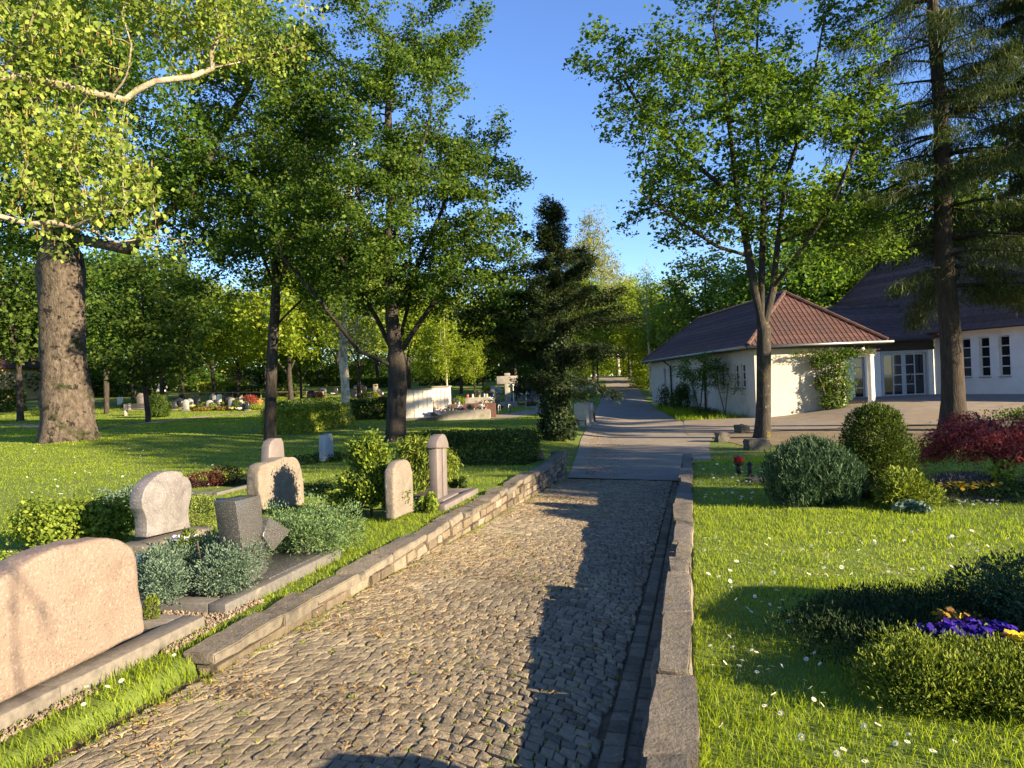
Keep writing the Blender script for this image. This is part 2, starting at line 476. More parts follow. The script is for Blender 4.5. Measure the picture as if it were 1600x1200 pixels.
sl = bpy.data.lights.new('sun', 'SUN'); sl.energy = 5.0; sl.angle = R(.53); sl.color = (1.0, .82, .56)
so = bpy.data.objects.new('sun', sl); COL.objects.link(so)
Ls = Vector((math.sin(R(SUN_AZ)) * math.cos(R(SUN_EL)), math.cos(R(SUN_AZ)) * math.cos(R(SUN_EL)), math.sin(R(SUN_EL))))
so.rotation_euler = Ls.to_track_quat('Z', 'Y').to_euler(); so.location = Ls * 60
scene.view_settings.view_transform = 'Standard'; scene.view_settings.look = 'None'
scene.view_settings.exposure = 1.95; scene.view_settings.gamma = 1
scene.render.engine = 'CYCLES'
cy = scene.cycles; cy.use_denoising = True; cy.max_bounces = 7; cy.diffuse_bounces = 3; cy.transmission_bounces = 5
cy.transparent_max_bounces = 4; cy.glossy_bounces = 3; cy.sample_clamp_indirect = 6; cy.caustics_reflective = False; cy.caustics_refractive = False

# ------------------------------------------------------------------ materials
MT = {}
MT['soil'] = surf('soil', [(.3, (.045, .032, .02)), (.7, (.10, .072, .045))], 9, 9, .95, .6, 40)
MT['turf'] = surf('turf', [(.3, (.075, .11, .014)), (.55, (.13, .175, .022)), (.75, (.18, .18, .04))], 2.2, 10, .95, .8, 50, over=((.12, .09, .05), 1.1, .62, .72))
MT['asphalt'] = surf('asphalt', [(.3, (.21, .18, .14)), (.7, (.29, .245, .19))], 3, 10, .95, .3, 240, spec=.06, over=[((.24, .17, .08), .9, .56, .72), ((.20, .178, .145), .35, .5, .6)], bdist=.008)
MT['plaza'] = surf('plaza', [(.3, (.19, .16, .125)), (.7, (.27, .225, .175))], 2, 10, .95, .3, 200, spec=.06, over=[((.24, .175, .105), .7, .52, .70)], bdist=.008)
MT['sand'] = surf('sand', [(.3, (.26, .19, .12)), (.7, (.36, .27, .18))], 4, 10, .95, .4, 90)
MT['cobble'] = surf('cobble', [(.22, (.12, .098, .070)), (.45, (.20, .166, .115)), (.62, (.275, .225, .15)), (.8, (.36, .285, .18))], 34, 10, .85, 1.0, 60, spec=.15, use_attr=.5, bdist=.02,
                    over=[((.20, .13, .055), 2.2, .60, .74), ((.05, .06, .02), 5, .66, .74)])
MT['joint'] = surf('joint', [(.3, (.06, .045, .025)), (.6, (.13, .095, .05)), (.8, (.08, .09, .025))], 14, 9, .95, .7, 60)
MT['capstone'] = surf('capstone', [(.25, (.075, .064, .05)), (.5, (.15, .128, .096)), (.75, (.225, .19, .145))], 14, 10, .9, 1.0, 45, use_attr=.25, bdist=.015,
                      over=[((.06, .056, .045), 4, .56, .66), ((.16, .11, .03), 7, .60, .68), ((.30, .28, .23), 18, .66, .72)])
MT['masonry'] = surf('masonry', [(.2, (.085, .065, .045)), (.45, (.16, .125, .085)), (.7, (.26, .21, .15)), (.9, (.36, .31, .24))], 11, 10, .9, 1.0, 45, use_attr=.45, bdist=.03,
                     over=[((.22, .15, .03), 6, .60, .68), ((.42, .38, .31), 13, .66, .70), ((.06, .05, .035), 5, .60, .72)])
MT['mortar'] = surf('mortar', [(.3, (.07, .055, .035)), (.7, (.15, .12, .08))], 12, 8, .95, .8, 50)
MT['rock'] = surf('rock', [(.3, (.06, .053, .044)), (.7, (.135, .115, .09))], 8, 10, .9, 1.0, 20, over=((.10, .10, .03), 6, .55, .7), bdist=.03)
MT['bark_linden'] = surf('bark_linden', [(.28, (.030, .022, .016)), (.45, (.075, .057, .042)), (.62, (.125, .10, .075)), (.8, (.17, .14, .105))], 9, 12, .95, 1.0, 16, (1, 1, .5), bdist=.10,
                         over=[((.035, .038, .012), 1.6, .55, .62), ((.012, .010, .008), 3.2, .57, .61), ((.16, .13, .10), 2.4, .62, .68)])
MT['bark_dark'] = surf('bark_dark', [(.3, (.018, .014, .011)), (.55, (.042, .034, .026)), (.75, (.085, .07, .054))], 9, 10, .95, 1.0, 18, (1, 1, .3), bdist=.05, over=((.16, .17, .15), 5, .66, .71))
MT['bark_maple'] = surf('bark_maple', [(.3, (.018, .015, .012)), (.6, (.044, .037, .028)), (.8, (.08, .067, .052))], 9, 10, .95, 1.0, 20, (1, 1, .3), bdist=.04,
                        over=[((.11, .09, .02), 2.5, .56, .65), ((.16, .15, .12), 7, .62, .68)])
MT['bark_spruce'] = surf('bark_spruce', [(.3, (.022, .016, .012)), (.6, (.052, .039, .029)), (.8, (.09, .07, .052))], 14, 10, .95, 1.0, 26, (1, 1, .22), bdist=.05)
MT['bark_birch'] = surf('bark_birch', [(.28, (.05, .042, .035)), (.40, (.30, .26, .20)), (.6, (.58, .52, .42))], 4, 9, .85, .7, 14, (1.6, 1.6, .8), over=((.07, .055, .04), 3.5, .60, .66))
MT['bark_twig'] = surf('bark_twig', [(.3, (.13, .10, .065)), (.55, (.30, .25, .18)), (.75, (.46, .40, .30))], 14, 9, .9, .8, 40, over=((.16, .16, .06), 8, .6, .68))
MT['stem'] = surf('stem', [(.3, (.045, .032, .02)), (.7, (.11, .08, .055))], 20, 6, .9, .4, 50)
G1, G2, G3 = (.030, .062, .012), (.075, .135, .020), (.16, .23, .03)
MT['l_linden'] = leaf('leaf_linden', [(.2, (.032, .078, .013)), (.5, (.072, .140, .021)), (.85, (.15, .215, .034))], .5)
MT['l_acer'] = leaf('leaf_acer', [(.2, (.032, .070, .013)), (.5, (.068, .122, .020)), (.85, (.15, .205, .034))], .48)
MT['l_maple'] = leaf('leaf_maple', [(.2, (.045, .095, .016)), (.5, (.085, .15, .022)), (.85, (.15, .22, .035))], .48)
MT['l_birch'] = leaf('leaf_birch', [(.2, (.11, .16, .025)), (.5, (.19, .25, .04)), (.9, (.30, .34, .07))], .38)
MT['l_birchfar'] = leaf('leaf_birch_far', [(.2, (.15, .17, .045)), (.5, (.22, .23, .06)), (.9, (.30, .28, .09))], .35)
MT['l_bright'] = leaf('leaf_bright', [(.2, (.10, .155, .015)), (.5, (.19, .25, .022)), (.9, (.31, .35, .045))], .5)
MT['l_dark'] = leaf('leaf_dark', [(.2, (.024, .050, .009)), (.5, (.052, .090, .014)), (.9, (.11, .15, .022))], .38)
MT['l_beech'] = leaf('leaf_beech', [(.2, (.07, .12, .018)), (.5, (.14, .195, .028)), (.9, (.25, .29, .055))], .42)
MT['l_yew'] = leaf('leaf_yew', [(.2, (.010, .020, .007)), (.5, (.021, .037, .011)), (.9, (.046, .058, .016))], .14)
MT['l_spruce'] = leaf('leaf_spruce', [(.15, (.016, .030, .009)), (.5, (.034, .055, .014)), (.85, (.070, .088, .022)), (.97, (.10, .075, .03))], .2)
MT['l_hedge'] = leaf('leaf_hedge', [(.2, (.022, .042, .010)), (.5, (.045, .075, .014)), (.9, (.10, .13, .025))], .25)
MT['l_hedge_sunpaint'] = leaf('leaf_hedge_sunpaint', [(.2, (.11, .15, .018)), (.5, (.21, .26, .03)), (.9, (.33, .37, .05))], .35)  # brighter copy of the hedge leaf: sunlight is put into the fresh green
MT['l_juniper'] = leaf('leaf_juniper', [(.2, (.050, .085, .055)), (.5, (.105, .16, .105)), (.9, (.20, .26, .17))], .15, (.9, 1, .8))
MT['l_juniper_g'] = leaf('leaf_juniper_green', [(.2, (.055, .105, .040)), (.5, (.12, .19, .075)), (.9, (.22, .29, .11))], .18, (.9, 1, .7))
MT['l_bluegreen'] = leaf('leaf_bluegreen', [(.2, (.022, .045, .022)), (.5, (.045, .085, .038)), (.9, (.085, .13, .055))], .12, (.9, 1, .8))
MT['l_thuja'] = leaf('leaf_thuja', [(.2, (.020, .040, .008)), (.5, (.050, .078, .012)), (.9, (.11, .14, .02))], .18)
MT['l_yellowyew'] = leaf('leaf_yellow_yew', [(.2, (.060, .095, .012)), (.5, (.13, .17, .020)), (.9, (.24, .27, .035))], .22)
MT['l_hinoki'] = leaf('leaf_hinoki', [(.2, (.030, .060, .010)), (.5, (.085, .13, .014)), (.9, (.25, .29, .03))], .25)
MT['l_rose'] = leaf('leaf_rose', [(.2, (.080, .125, .015)), (.5, (.16, .22, .025)), (.9, (.29, .33, .05))], .35)
MT['l_globe'] = leaf('leaf_globe', [(.2, (.10, .14, .025)), (.5, (.18, .22, .045)), (.9, (.28, .32, .08))], .25)
MT['l_red'] = leaf('leaf_red', [(.2, (.16, .034, .030)), (.5, (.32, .072, .062)), (.9, (.50, .21, .165))], .5, (1, .55, .5))
MT['l_ground'] = leaf('leaf_ground', [(.2, (.020, .035, .010)), (.5, (.045, .065, .014)), (.9, (.09, .11, .03))], .2)
MT['l_darkred'] = leaf('leaf_darkred', [(.2, (.035, .012, .012)), (.5, (.075, .02, .02)), (.9, (.13, .04, .03))], .2, (1, .6, .5))
MT['grass'] = leaf('grass_blade', [(.08, (.085, .14, .012)), (.45, (.215, .285, .018)), (.80, (.33, .39, .030)), (.97, (.30, .27, .09))], .50, (1, 1, .5), .5, .45, .5)
MT['grass_dry'] = leaf('grass_blade_dry', [(.1, (.07, .10, .02)), (.5, (.16, .17, .04)), (.9, (.30, .24, .10))], .35)

# ------------------------------------------------------------------ ground
def grid_mesh(name, X, Y, Z, mat, kind='structure'):
    a, b = X.shape
    V = np.stack([X, Y, Z], -1).reshape(-1, 3)
    i = np.arange(a - 1)[:, None] * b + np.arange(b - 1)[None]
    o = mesh(name, V, np.stack([i, i + 1, i + b + 1, i + b], -1).reshape(-1, 4), mat, smooth=True)
    tag(o, kind=kind); return o
pl = np.unique(np.concatenate([-np.geomspace(3.2, 260, 46), np.linspace(-3.05, -2.62, 10), np.linspace(-2.5, -.3, 8), np.linspace(-.25, .05, 8), np.geomspace(.12, 260, 52), [-3.1, .08]]))
slv = np.unique(np.concatenate([-np.geomspace(.5, 60, 10), np.linspace(-.3, 15.0, 36), np.linspace(15.05, 22, 16), np.geomspace(22.5, 420, 44)]))
PP, SS = np.meshgrid(pl, slv)
PP = PP + sk(SS) * (PP < -2.55); XX, YY = to_xy(PP, SS); ZZ = H(XX, YY)
inr = (PP > -2.8 + sk(SS)) & (PP < -.12) & (SS < 15.15)
ZZ = ZZ - .05 * inr - .004 * (1 - inr)
grid_mesh('ground', XX, YY, ZZ, MT['turf'])

# cobbled path: base sheet + every sett, one surface
mb = MB(); cob = np.random.default_rng(3)
def pt(p, s, dz=0.0):
    x, y = to_xy(p, s); return (x, y, float(ramp_z(s)) - .035 * max(0, p - PL) * float(sm(2.0, 6.5, s)) + dz)
sv = np.linspace(-1, 14.85, 60)
for a, b in zip(sv[:-1], sv[1:]):
    mb.add([pt(-2.82 + sk(a), a, -.022), pt(-.1, a, -.022), pt(-.1, b, -.022), pt(-2.82 + sk(b), b, -.022)], [(0, 1, 2, 3)], .3, 1)
def sett(c0, c1, c2, c3, h, r):
    q = np.array([c0, c1, c2, c3]); m = q.mean(0)
    top = m + (q - m) * .84 + cob.normal(size=(4, 2)) * .0030
    bot = m + (q - m) * .96
    dz = cob.normal(size=4) * .0022 + h
    V = [pt(b_[0], b_[1], -.03) for b_ in bot] + [pt(b_[0], b_[1], h - .009) for b_ in (m + (q - m) * .93)] + [pt(t_[0], t_[1], z_) for t_, z_ in zip(top, dz)] + [pt(m[0], m[1], h + .004 + abs(cob.normal()) * .002)]
    Fc = [(i, (i + 1) % 4, 4 + (i + 1) % 4, 4 + i) for i in range(4)] + [(4 + i, 4 + (i + 1) % 4, 8 + (i + 1) % 4, 8 + i) for i in range(4)] + [(8 + i, 8 + (i + 1) % 4, 12) for i in range(4)]
    mb.add(V, Fc, r, 0)
A0, A1 = PL + .02, -.48
def arc(p):      # rows run in one wide segmental arch across the ramp
    u = (p - A0) / (A1 - A0); return .42 * (1 - (2 * u - 1) ** 2)
SF = lambda c: float(fbm(np.array([[c[:, 0].mean(), c[:, 1].mean(), 0.]]), .9, 12)[0])
row = -1.3
while row < 14.9:
    d = .070 + cob.random() * .014; p = A0 + sk(row) + (cob.random() - .5) * .05
    while p < A1 - .03:
        wd = .062 + cob.random() * .030; q = min(p + wd, A1)
        c = [(p, row + arc(p)), (q, row + arc(q)), (q, row + d + arc(q)), (p, row + d + arc(p))]
        cs = np.array(c) + cob.normal(size=(4, 2)) * .004
        if -.6 < cs[:, 1].mean() < 14.78: sett(*cs, .0 + cob.normal() * .0022 + .006 * SF(cs), float(np.clip(.5 + cob.normal() * .2 + .25 * SF(cs), 0, 1)))
        p = q
    row += d
for k in range(2):
    p0 = A1 + .005 + k * .113; s_ = -.6
    while s_ < 14.75:
        l = .11 + cob.random() * .06
        sett((p0, s_), (p0 + .11, s_), (p0 + .11, s_ + l), (p0, s_ + l), -.008 - .006 * k, float(cob.random() * .6)); s_ += l
o = mb.build('cobbled_path', [MT['cobble'], MT['joint']]); tag(o, kind='structure')

# road, forecourt, sand path
def lerp_rows(rows, n, m, dz):
    rows = np.array(rows, float); t = np.linspace(0, len(rows) - 1, n); i = np.minimum(t.astype(int), len(rows) - 2); f = (t - i)[:, None]
    q = rows[i] * (1 - f) + rows[i + 1] * f; u = np.linspace(0, 1, m)[None]
    X = q[:, :1] * (1 - u) + q[:, 2:3] * u; Y = q[:, 1:2] * (1 - u) + q[:, 3:4] * u
    return X, Y, H(X, Y) + dz
rl = to_xy(PL - .02, 14.85); rrt = to_xy(PR, 14.85)
RX, RY, RZ = lerp_rows([(rl[0], rl[1], rrt[0], rrt[1]), (1.25, 16.2, 4.6, 16.6), (1.75, 20, 5.6, 20.5), (2.3, 24.4, 7.0, 24.9), (3.2, 30.5, 7.6, 31), (4.3, 38.5, 8.5, 39), (7.5, 60, 11.2, 60), (10.3, 78, 13.8, 78), (12.0, 92, 16.0, 94), (8, 104, 10, 110), (0, 110, 0, 116)], 90, 10, .012)
grid_mesh('road', RX, RY, RZ, MT['asphalt'])
pr = []
for y in np.concatenate([np.linspace(0, 1, 26)]):
    yy = 24.9 + y * 17
    xl = 6.0 + (yy - 24.9) * .236 if yy < 33.9 else 11.6
    pr.append((xl, 25.0 + (yy - 25) if yy > 26 else 24.9, 46, yy + .9))
PX_, PY_, PZ_ = lerp_rows(pr, 60, 40, .020)
grid_mesh('forecourt', PX_, PY_, PZ_, MT['plaza'])
EXC = []      # keep-out discs (x, y, r)
def path_strip(name, pix, wid, mat):
    pts = np.array([gh(*q)[:2] for q in pix]); T = unit(np.gradient(pts, axis=0)); Nn = np.stack([-T[:, 1], T[:, 0]], 1)
    rows = [(a[0] - n_[0] * wid, a[1] - n_[1] * wid, a[0] + n_[0] * wid, a[1] + n_[1] * wid) for a, n_ in zip(pts, Nn)]
    EXC.extend((a[0], a[1], wid * .95) for a in np.concatenate([pts[:-1] * (1 - f) + pts[1:] * f for f in np.linspace(0, 1, 14)]))
    X, Y, Z = lerp_rows(rows, 50, 6, .015); grid_mesh(name, X, Y, Z, mat)
path_strip('sand_path', [(-160, 668), (30, 664), (150, 671), (250, 659), (330, 650), (420, 645), (520, 641)], .75, MT['sand'])
path_strip('gravel_path', [(764, 654), (800, 649), (850, 641), (890, 637)], 1.3, MT['asphalt'])

# ------------------------------------------------------------------ path walls
def wall_frame(p, s, z=0): x, y = to_xy(p + (sk(s) if p < -2 else 0), s); return np.array((x, y, z))
UP = np.array((0, 0, 1.)); US = np.array((SD, CD, 0)); UPp = np.array((CD, -SD, 0))
def retaining(name, label, p0, p1, face, segs, lens):
    """p0..p1 thickness, face = p of the side towards the path; segs = [(s0, s1, top z, cap p0, cap p1)]"""
    g = np.random.default_rng(int(abs(p0) * 100))
    t = thing(name, label, 'stone wall', wall_frame((p0 + p1) / 2, segs[0][0]), 0); off = np.array(t.location)
    body = MB(); sgn = 1 if face == p1 else -1
    for (s0, s1, zt, c0, c1) in segs:
        body.obox(wall_frame((p0 + p1) / 2 - sgn * .03, (s0 + s1) / 2, zt - .07 - .35), UPp, US, UP, (p1 - p0) / 2 - .035, (s1 - s0) / 2 - .01, .35 - .004, .2, 1)
        s = s0
        while s < s1 - .05:
            L = min(lens[0] + g.random() * lens[1], s1 - s)
            if s1 - s - L < .25: L = s1 - s
            th = .065 + g.random() * .02
            cb = MB(); a0 = c0 + g.normal() * .018; a1 = c1 + abs(g.normal()) * .015 - .008
            zc = zt + g.normal() * .009
            bm = bmesh.new(); bmesh.ops.create_cube(bm, size=1)
            ln = L - .010 - g.random() * .02
            for v in bm.verts:
                q = wall_frame((a0 + a1) / 2 + v.co.x * (a1 - a0), s + L / 2 + v.co.y * ln, zc - th / 2 + v.co.z * th)
                v.co = Vector(q - off) + Vector(g.normal(size=3) * .010)
            bmesh.ops.subdivide_edges(bm, edges=bm.edges[:], cuts=5, use_grid_fill=True)
            for v in bm.verts: v.co += Vector((noise.noise(v.co * 9), noise.noise(v.co * 9 + Vector((5, 1, 2))), noise.noise(v.co * 7 + Vector((1, 9, 2))))) * .012
            bmesh.ops.bevel(bm, geom=[e for e in bm.edges if e.calc_face_angle(0) > .9], offset=.008, segments=2, affect='EDGES')
            me = bpy.data.meshes.new('capstone'); bm.to_mesh(me); bm.free(); me.materials.append(MT['capstone'])
            at = me.attributes.new('rnd', 'FLOAT', 'POINT'); at.data.foreach_set('value', np.full(len(me.vertices), g.random(), dtype=np.float32))
            me.polygons.foreach_set('use_smooth', np.ones(len(me.polygons), dtype=bool)); me.set_sharp_from_angle(angle=R(40))
            link(bpy.data.objects.new('capstone', me), t)
            s += L
        # coursed face stones
        z = zt - .075
        zmin = ramp_z(s1) - .12 if sgn else 0
        while z > zmin:
            hgt = .075 + g.random() * .05; s = s0 - g.random() * .2
            while s < s1:
                L = .12 + g.random() * .30; a = max(s, s0); b = min(s + L, s1); s += L
                if b - a < .03 or z < ramp_z(b if b < 15 else 15) - .14: continue
                d = .02 + g.random() * .03
                hh = hgt / 2 - .005
                c = wall_frame(face - sgn * (.05 - d * .5), (a + b) / 2, z - hgt / 2)
                V = []
                for e in (-1, 1):
                    for f in (-1, 1):
                        for k in (-1, 1):
                            sc = .86 if f * sgn > 0 else 1.0
                            V.append(c + UPp * .05 * f + US * ((b - a) / 2 - .005) * k * sc + UP * hh * e * sc + g.normal(size=3) * .006)
                body.add(V, [(0, 2, 3, 1), (4, 5, 7, 6), (0, 1, 5, 4), (2, 6, 7, 3), (0, 4, 6, 2), (1, 3, 7, 5)], float(np.clip(.5 + g.normal() * .3, 0, 1)), 0)
            z -= hgt
    body.build('masonry', [MT['masonry'], MT['mortar']], t, off=off)
    return t
retaining('garden_wall', 'low rough stone wall with flat capstones, growing taller along the left side of the cobbled path', -2.885, PL, PL,
          [(3.72, 13.9, 0.028, -2.885, PL + .015), (13.9, 14.95, .10, -2.91, PL + .02)], (.38, .5))
retaining('garden_wall', 'low stone wall with broad grey capstones between the cobbled path and the daisy lawn', PR, -.07, PR,
          [(-.8, 5.92, .135, PR + .008, -.068), (5.92, 14.8, 0.06, PR - .012, -.068)], (.75, .5))

# ------------------------------------------------------------------ grass
EXR = []      # keep-out rects in (p, s): p0,p1,s0,s1
def grass_obj(name, label, mask, mat, bands, hscale=1.0, seed=1, wide=1.0, ang=52):
    g = np.random.default_rng(seed); Vs = []; rs = []; Fs = []; base = 0
    for (r0, r1, dens, bw, bh) in bands:
        n = int(dens * math.radians(2 * ang) / 2 * (r1 * r1 - r0 * r0))
        r = np.sqrt(g.random(n) * (r1 * r1 - r0 * r0) + r0 * r0); a = (g.random(n) * 2 - 1) * math.radians(ang)
        x = r * np.sin(a); y = r * np.cos(a); p, s = to_ps(x, y)
        ok = mask(x, y, p, s)
        x, y = x[ok], y[ok]; p, s = p[ok], s[ok]
        k = np.ones(len(x), bool)
        for (cx, cy_, cr_) in EXC: k &= (x - cx) ** 2 + (y - cy_) ** 2 > cr_ * cr_
        for (a0, a1, b0, b1) in EXR: k &= ~((p > a0) & (p < a1) & (s > b0) & (s < b1))
        x, y = x[k], y[k]; n = len(x)
        if n == 0: continue
        B = np.stack([x, y, H(x, y) - .008], 1)
        h = bh * hscale * (.45 + g.random(n) ** 1.5 * .9) * (1 + .35 * fbm(B, .9, 4) + .25 * fbm(B, 4.5, 6))
        h = np.maximum(h, .012)
        az = g.random(n) * 6.283; fx = np.stack([np.cos(az), np.sin(az), np.zeros(n)], 1)
        az2 = az + 1.57 + g.normal(size=n) * .6; lean = np.stack([np.cos(az2), np.sin(az2), np.zeros(n)], 1)
        ln = (h * (.25 + .55 * g.random(n)))[:, None]; wv = (bw * wide * (.6 + .8 * g.random(n)))[:, None] * .5
        hz = h[:, None] * np.array((0, 0, 1.))
        if r1 <= 9:
            V = np.stack([B - fx * wv, B + fx * wv, B - fx * wv * .8 + lean * ln * .35 + hz * .6, B + fx * wv * .8 + lean * ln * .35 + hz * .6, B + lean * ln + hz * .96], 1)
            q = np.arange(n)[:, None] * 5
            Fs.append(np.concatenate([q + np.array([[0, 1, 3]]), q + np.array([[0, 3, 2]]), q + np.array([[2, 3, 4]])]) + base); c = 5
        else:
            V = np.stack([B - fx * wv, B + fx * wv, B + lean * ln + hz], 1)
            q = np.arange(n)[:, None] * 3; Fs.append(q + np.array([[0, 1, 2]]) + base); c = 3
        Vs.append(V.reshape(-1, 3)); base += n * c; rs.append(np.repeat(np.clip(g.random(n) * .9 + .15 * fbm(B, 2.2, 9), 0, 1), c))
    o = mesh(name, np.concatenate(Vs), np.concatenate(Fs), mat, None, np.concatenate(rs)); tag(o, label, kind='stuff'); return o
# ------------------------------------------------------------------ gravestones left of the path
RZG = math.atan2(CD, SD)                 # local x runs along the path, local y away from it
MT['gr_pink'] = granite('granite_pink', ((.155, .112, .085), (.205, .152, .118)), [(.56, .66, (.11, .08, .063)), (.56, .66, (.29, .23, .185)), (.64, .72, (.11, .09, .078))], 62, .55, .45)
MT['gr_lilac'] = granite('granite_lilac', ((.10, .09, .088), (.205, .188, .18)), [(.58, .66, (.34, .315, .30)), (.60, .68, (.12, .108, .108))], 60, .5, .15, 2.2)
MT['gr_dark'] = granite('granite_dark', ((.046, .045, .044), (.060, .058, .056)), [(.56, .62, (.018, .018, .018)), (.56, .64, (.20, .19, .18))], 170, .2, .02)
MT['gr_sand'] = granite('sandstone', ((.13, .108, .082), (.215, .175, .135)), [(.56, .66, (.095, .08, .062)), (.58, .68, (.28, .24, .19))], 45, .9, .5, 1.2)
MT['gr_grey'] = granite('granite_grey', ((.20, .19, .18), (.27, .26, .245)), [(.58, .66, (.12, .12, .12)), (.60, .68, (.36, .35, .33))], 180, .6, .2)
MT['gr_blue'] = granite('stone_bluegrey', ((.24, .24, .245), (.33, .33, .33)), [(.58, .66, (.16, .17, .18)), (.62, .70, (.45, .44, .42))], 110, .7, .3)
MT['gr_rose'] = granite('stone_rose', ((.115, .096, .09), (.175, .145, .135)), [(.58, .66, (.085, .07, .065)), (.62, .70, (.23, .195, .18))], 140, .6, .2)
MT['gr_black'] = granite('granite_black', ((.02, .02, .02), (.03, .03, .03)), [(.62, .7, (.07, .07, .07))], 200, .2, .03)
MT['kerb'] = surf('kerb_stone', [(.3, (.10, .088, .073)), (.7, (.185, .16, .13))], 22, 8, .85, .35, 110, over=((.06, .056, .042), 3, .52, .70), bdist=.01)
MT['kerb_dark'] = surf('kerb_dark', [(.3, (.08, .074, .068)), (.7, (.14, .13, .115))], 30, 8, .6, .25, 120, over=((.2, .17, .13), 4, .6, .75), bdist=.008)

def pbase(px, py, z=.1): q = gp(px, py, z); return to_ps(q[0], q[1])
def stone(label, outline, p0, t, mat, zb, bevel=.012, seg=2, rough=0., cuts=0, name='gravestone', cat='gravestone', angle=50, group='gravestones by the left wall'):
    o = [on_p(px, py, p0) for px, py in outline]; s0 = sum(q[0] for q in o) / len(o)
    x, y = to_xy(p0, s0)
    T_ = thing(name, label, cat, (x, y, zb), RZG, group)
    slab('headstone', [(a - s0, b - zb) for a, b in o], t, mat, T_, bevel, seg, 0, rough, cuts, angle)
    return T_, s0
def plinth(T_, x0, x1, y0, y1, z0, z1, mat, name='plinth', bev=.008):
    slab(name, [(x0, z0), (x1, z0), (x1, z1), (x0, z1)], y1 - y0, mat, T_, bev, 2, y0)

# big pink boulder stone
p_pink = pbase(229, 988, .12)[0]
ZB = .10
ol = [(-70, 1140), (-64, 1010), (-45, 945), (0, 905), (28, 890), (60, 868), (92, 855), (112, 851), (150, 842), (175, 837), (195, 842), (209, 855), (215, 872), (217, 890), (219, 912), (221, 930), (226, 960), (229, 988)]
T1, s_pink = stone('large pink granite boulder gravestone with a sloping wavy top beside the front kerb', ol, p_pink, .20, MT['gr_pink'], ZB, .035, 4, .012, 3, angle=None)

# kerb frames
def kerb(label, p_front, s0, s1, depth, wdt, hgt, mat, sides=(1, 1), back=True):
    x, y = to_xy(p_front, s0); t = thing('grave_kerb', label, 'grave kerb', (x, y, 0), RZG, 'grave kerbs')
    def bar(a, b, c, d): slab('kerb_stone', [(a, -.05), (b, -.05), (b, hgt), (a, hgt)], d - c, mat, t, .006, 2, c)
    L = s1 - s0; h = L / 2
    bar(0, h - .002, 0, wdt); bar(h + .002, L, 0, wdt)
    if sides[0]: bar(0, wdt, wdt + .003, depth)
    if sides[1]: bar(L - wdt, L, wdt + .003, depth)
    if back: bar(wdt + .003, L - wdt - .003, depth - wdt, depth)
    EXR.append((p_front - depth, p_front + .01, s0, s1)); return t
pk = p_pink + .10
kerb('pale stone kerb around the grave of the pink granite boulder', pk, 1.9, on_p(320, 962, pk)[0], 1.05, .17, .09, MT['kerb'])
# soil / gravel sheets inside graves
def patch_sheet(name, label, p0, p1, s0, s1, z, mat, jit=.05, n=26, kind='structure'):
    u = np.linspace(p0, p1, n); v = np.linspace(s0, s1, n); U, Vv = np.meshgrid(u, v)
    Z = z + .012 * fbm(np.stack([U.ravel(), Vv.ravel(), U.ravel() * 0], 1), 9, 3).reshape(U.shape)
    X, Y = to_xy(U, Vv); o = grid_mesh(name, X, Y, Z, mat, kind)
    return o
patch_sheet('grave_soil', '', pk - 1.0, pk - .17, 2.1, on_p(320, 962, pk)[0] - .17, .05, MT['soil'])
MT['gravel'] = surf('gravel', [(.3, (.15, .11, .07)), (.5, (.26, .20, .135)), (.75, (.36, .29, .20))], 45, 6, .9, 1.0, 70, use_attr=.5, bdist=.03)
# beige gravel between the graves
def gravel(p0, p1, s0, s1, n, seed):
    g_ = np.random.default_rng(seed); p = p0 + (p1 - p0) * g_.random(n); s = s0 + (s1 - s0) * g_.random(n)
    k = fbm(np.stack([p, s, p * 0], 1), 2.5, 6) > -.45; p, s = p[k], s[k]
    x, y = to_xy(p, s); m = MB(); B = np.array([(1, 0, 0), (-1, 0, 0), (0, 1, 0), (0, -1, 0), (0, 0, 1), (0, 0, -1.)]); Fo = [(0, 2, 4), (2, 1, 4), (1, 3, 4), (3, 0, 4), (2, 0, 5), (1, 2, 5), (3, 1, 5), (0, 3, 5)]
    for a, b in zip(x, y):
        r_ = .006 + g_.random() * .010
        m.add(B * r_ * (.6 + g_.random((1, 3)) * .8) + g_.normal(size=(6, 3)) * r_ * .15 + (a, b, Hf(a, b) + .012 + r_ * .2), Fo)
    return m.build('gravel', MT['gravel'])
gm = tag(gravel(pk - .62, pk + .05, on_p(320, 962, pk)[0] + .01, on_p(320, 962, pk)[0] + .62, 2300, 3), 'beige gravel strip between two graves', kind='stuff')
gm = tag(gravel(pk + .01, pk + .09, 2.4, on_p(320, 962, pk)[0], 800, 4), 'beige gravel along the front kerb of the pink stone', kind='stuff')
EXR.append((pk - .6, pk + .08, on_p(320, 962, pk)[0], on_p(320, 962, pk)[0] + .55))

# scroll shaped lilac stone on its plinth
p_sc = pbase(258, 838, .14)[0]
ol = [(229.7, 840), (230.6, 825), (229.7, 812), (227, 803), (223, 795), (222, 784), (224, 770.6), (227.5, 762), (232.5, 755.6), (244, 744), (251, 740), (259, 737), (270, 735.4), (281, 737), (286, 739), (286.8, 744), (293.5, 746), (298, 753), (300, 761), (299.6, 774), (296, 791), (295, 804), (297, 819), (299, 824)]
T2, s_sc = stone('scroll shaped pale lilac marble gravestone with a notched round top on a low plinth', ol, p_sc, .16, MT['gr_lilac'], .13, .010, 2)
plinth(T2, -.50, .50, -.14, .26, -.16, -.002, MT['kerb'])
EXR.append((p_sc - .4, p_sc + .15, s_sc - .6, s_sc + .6))

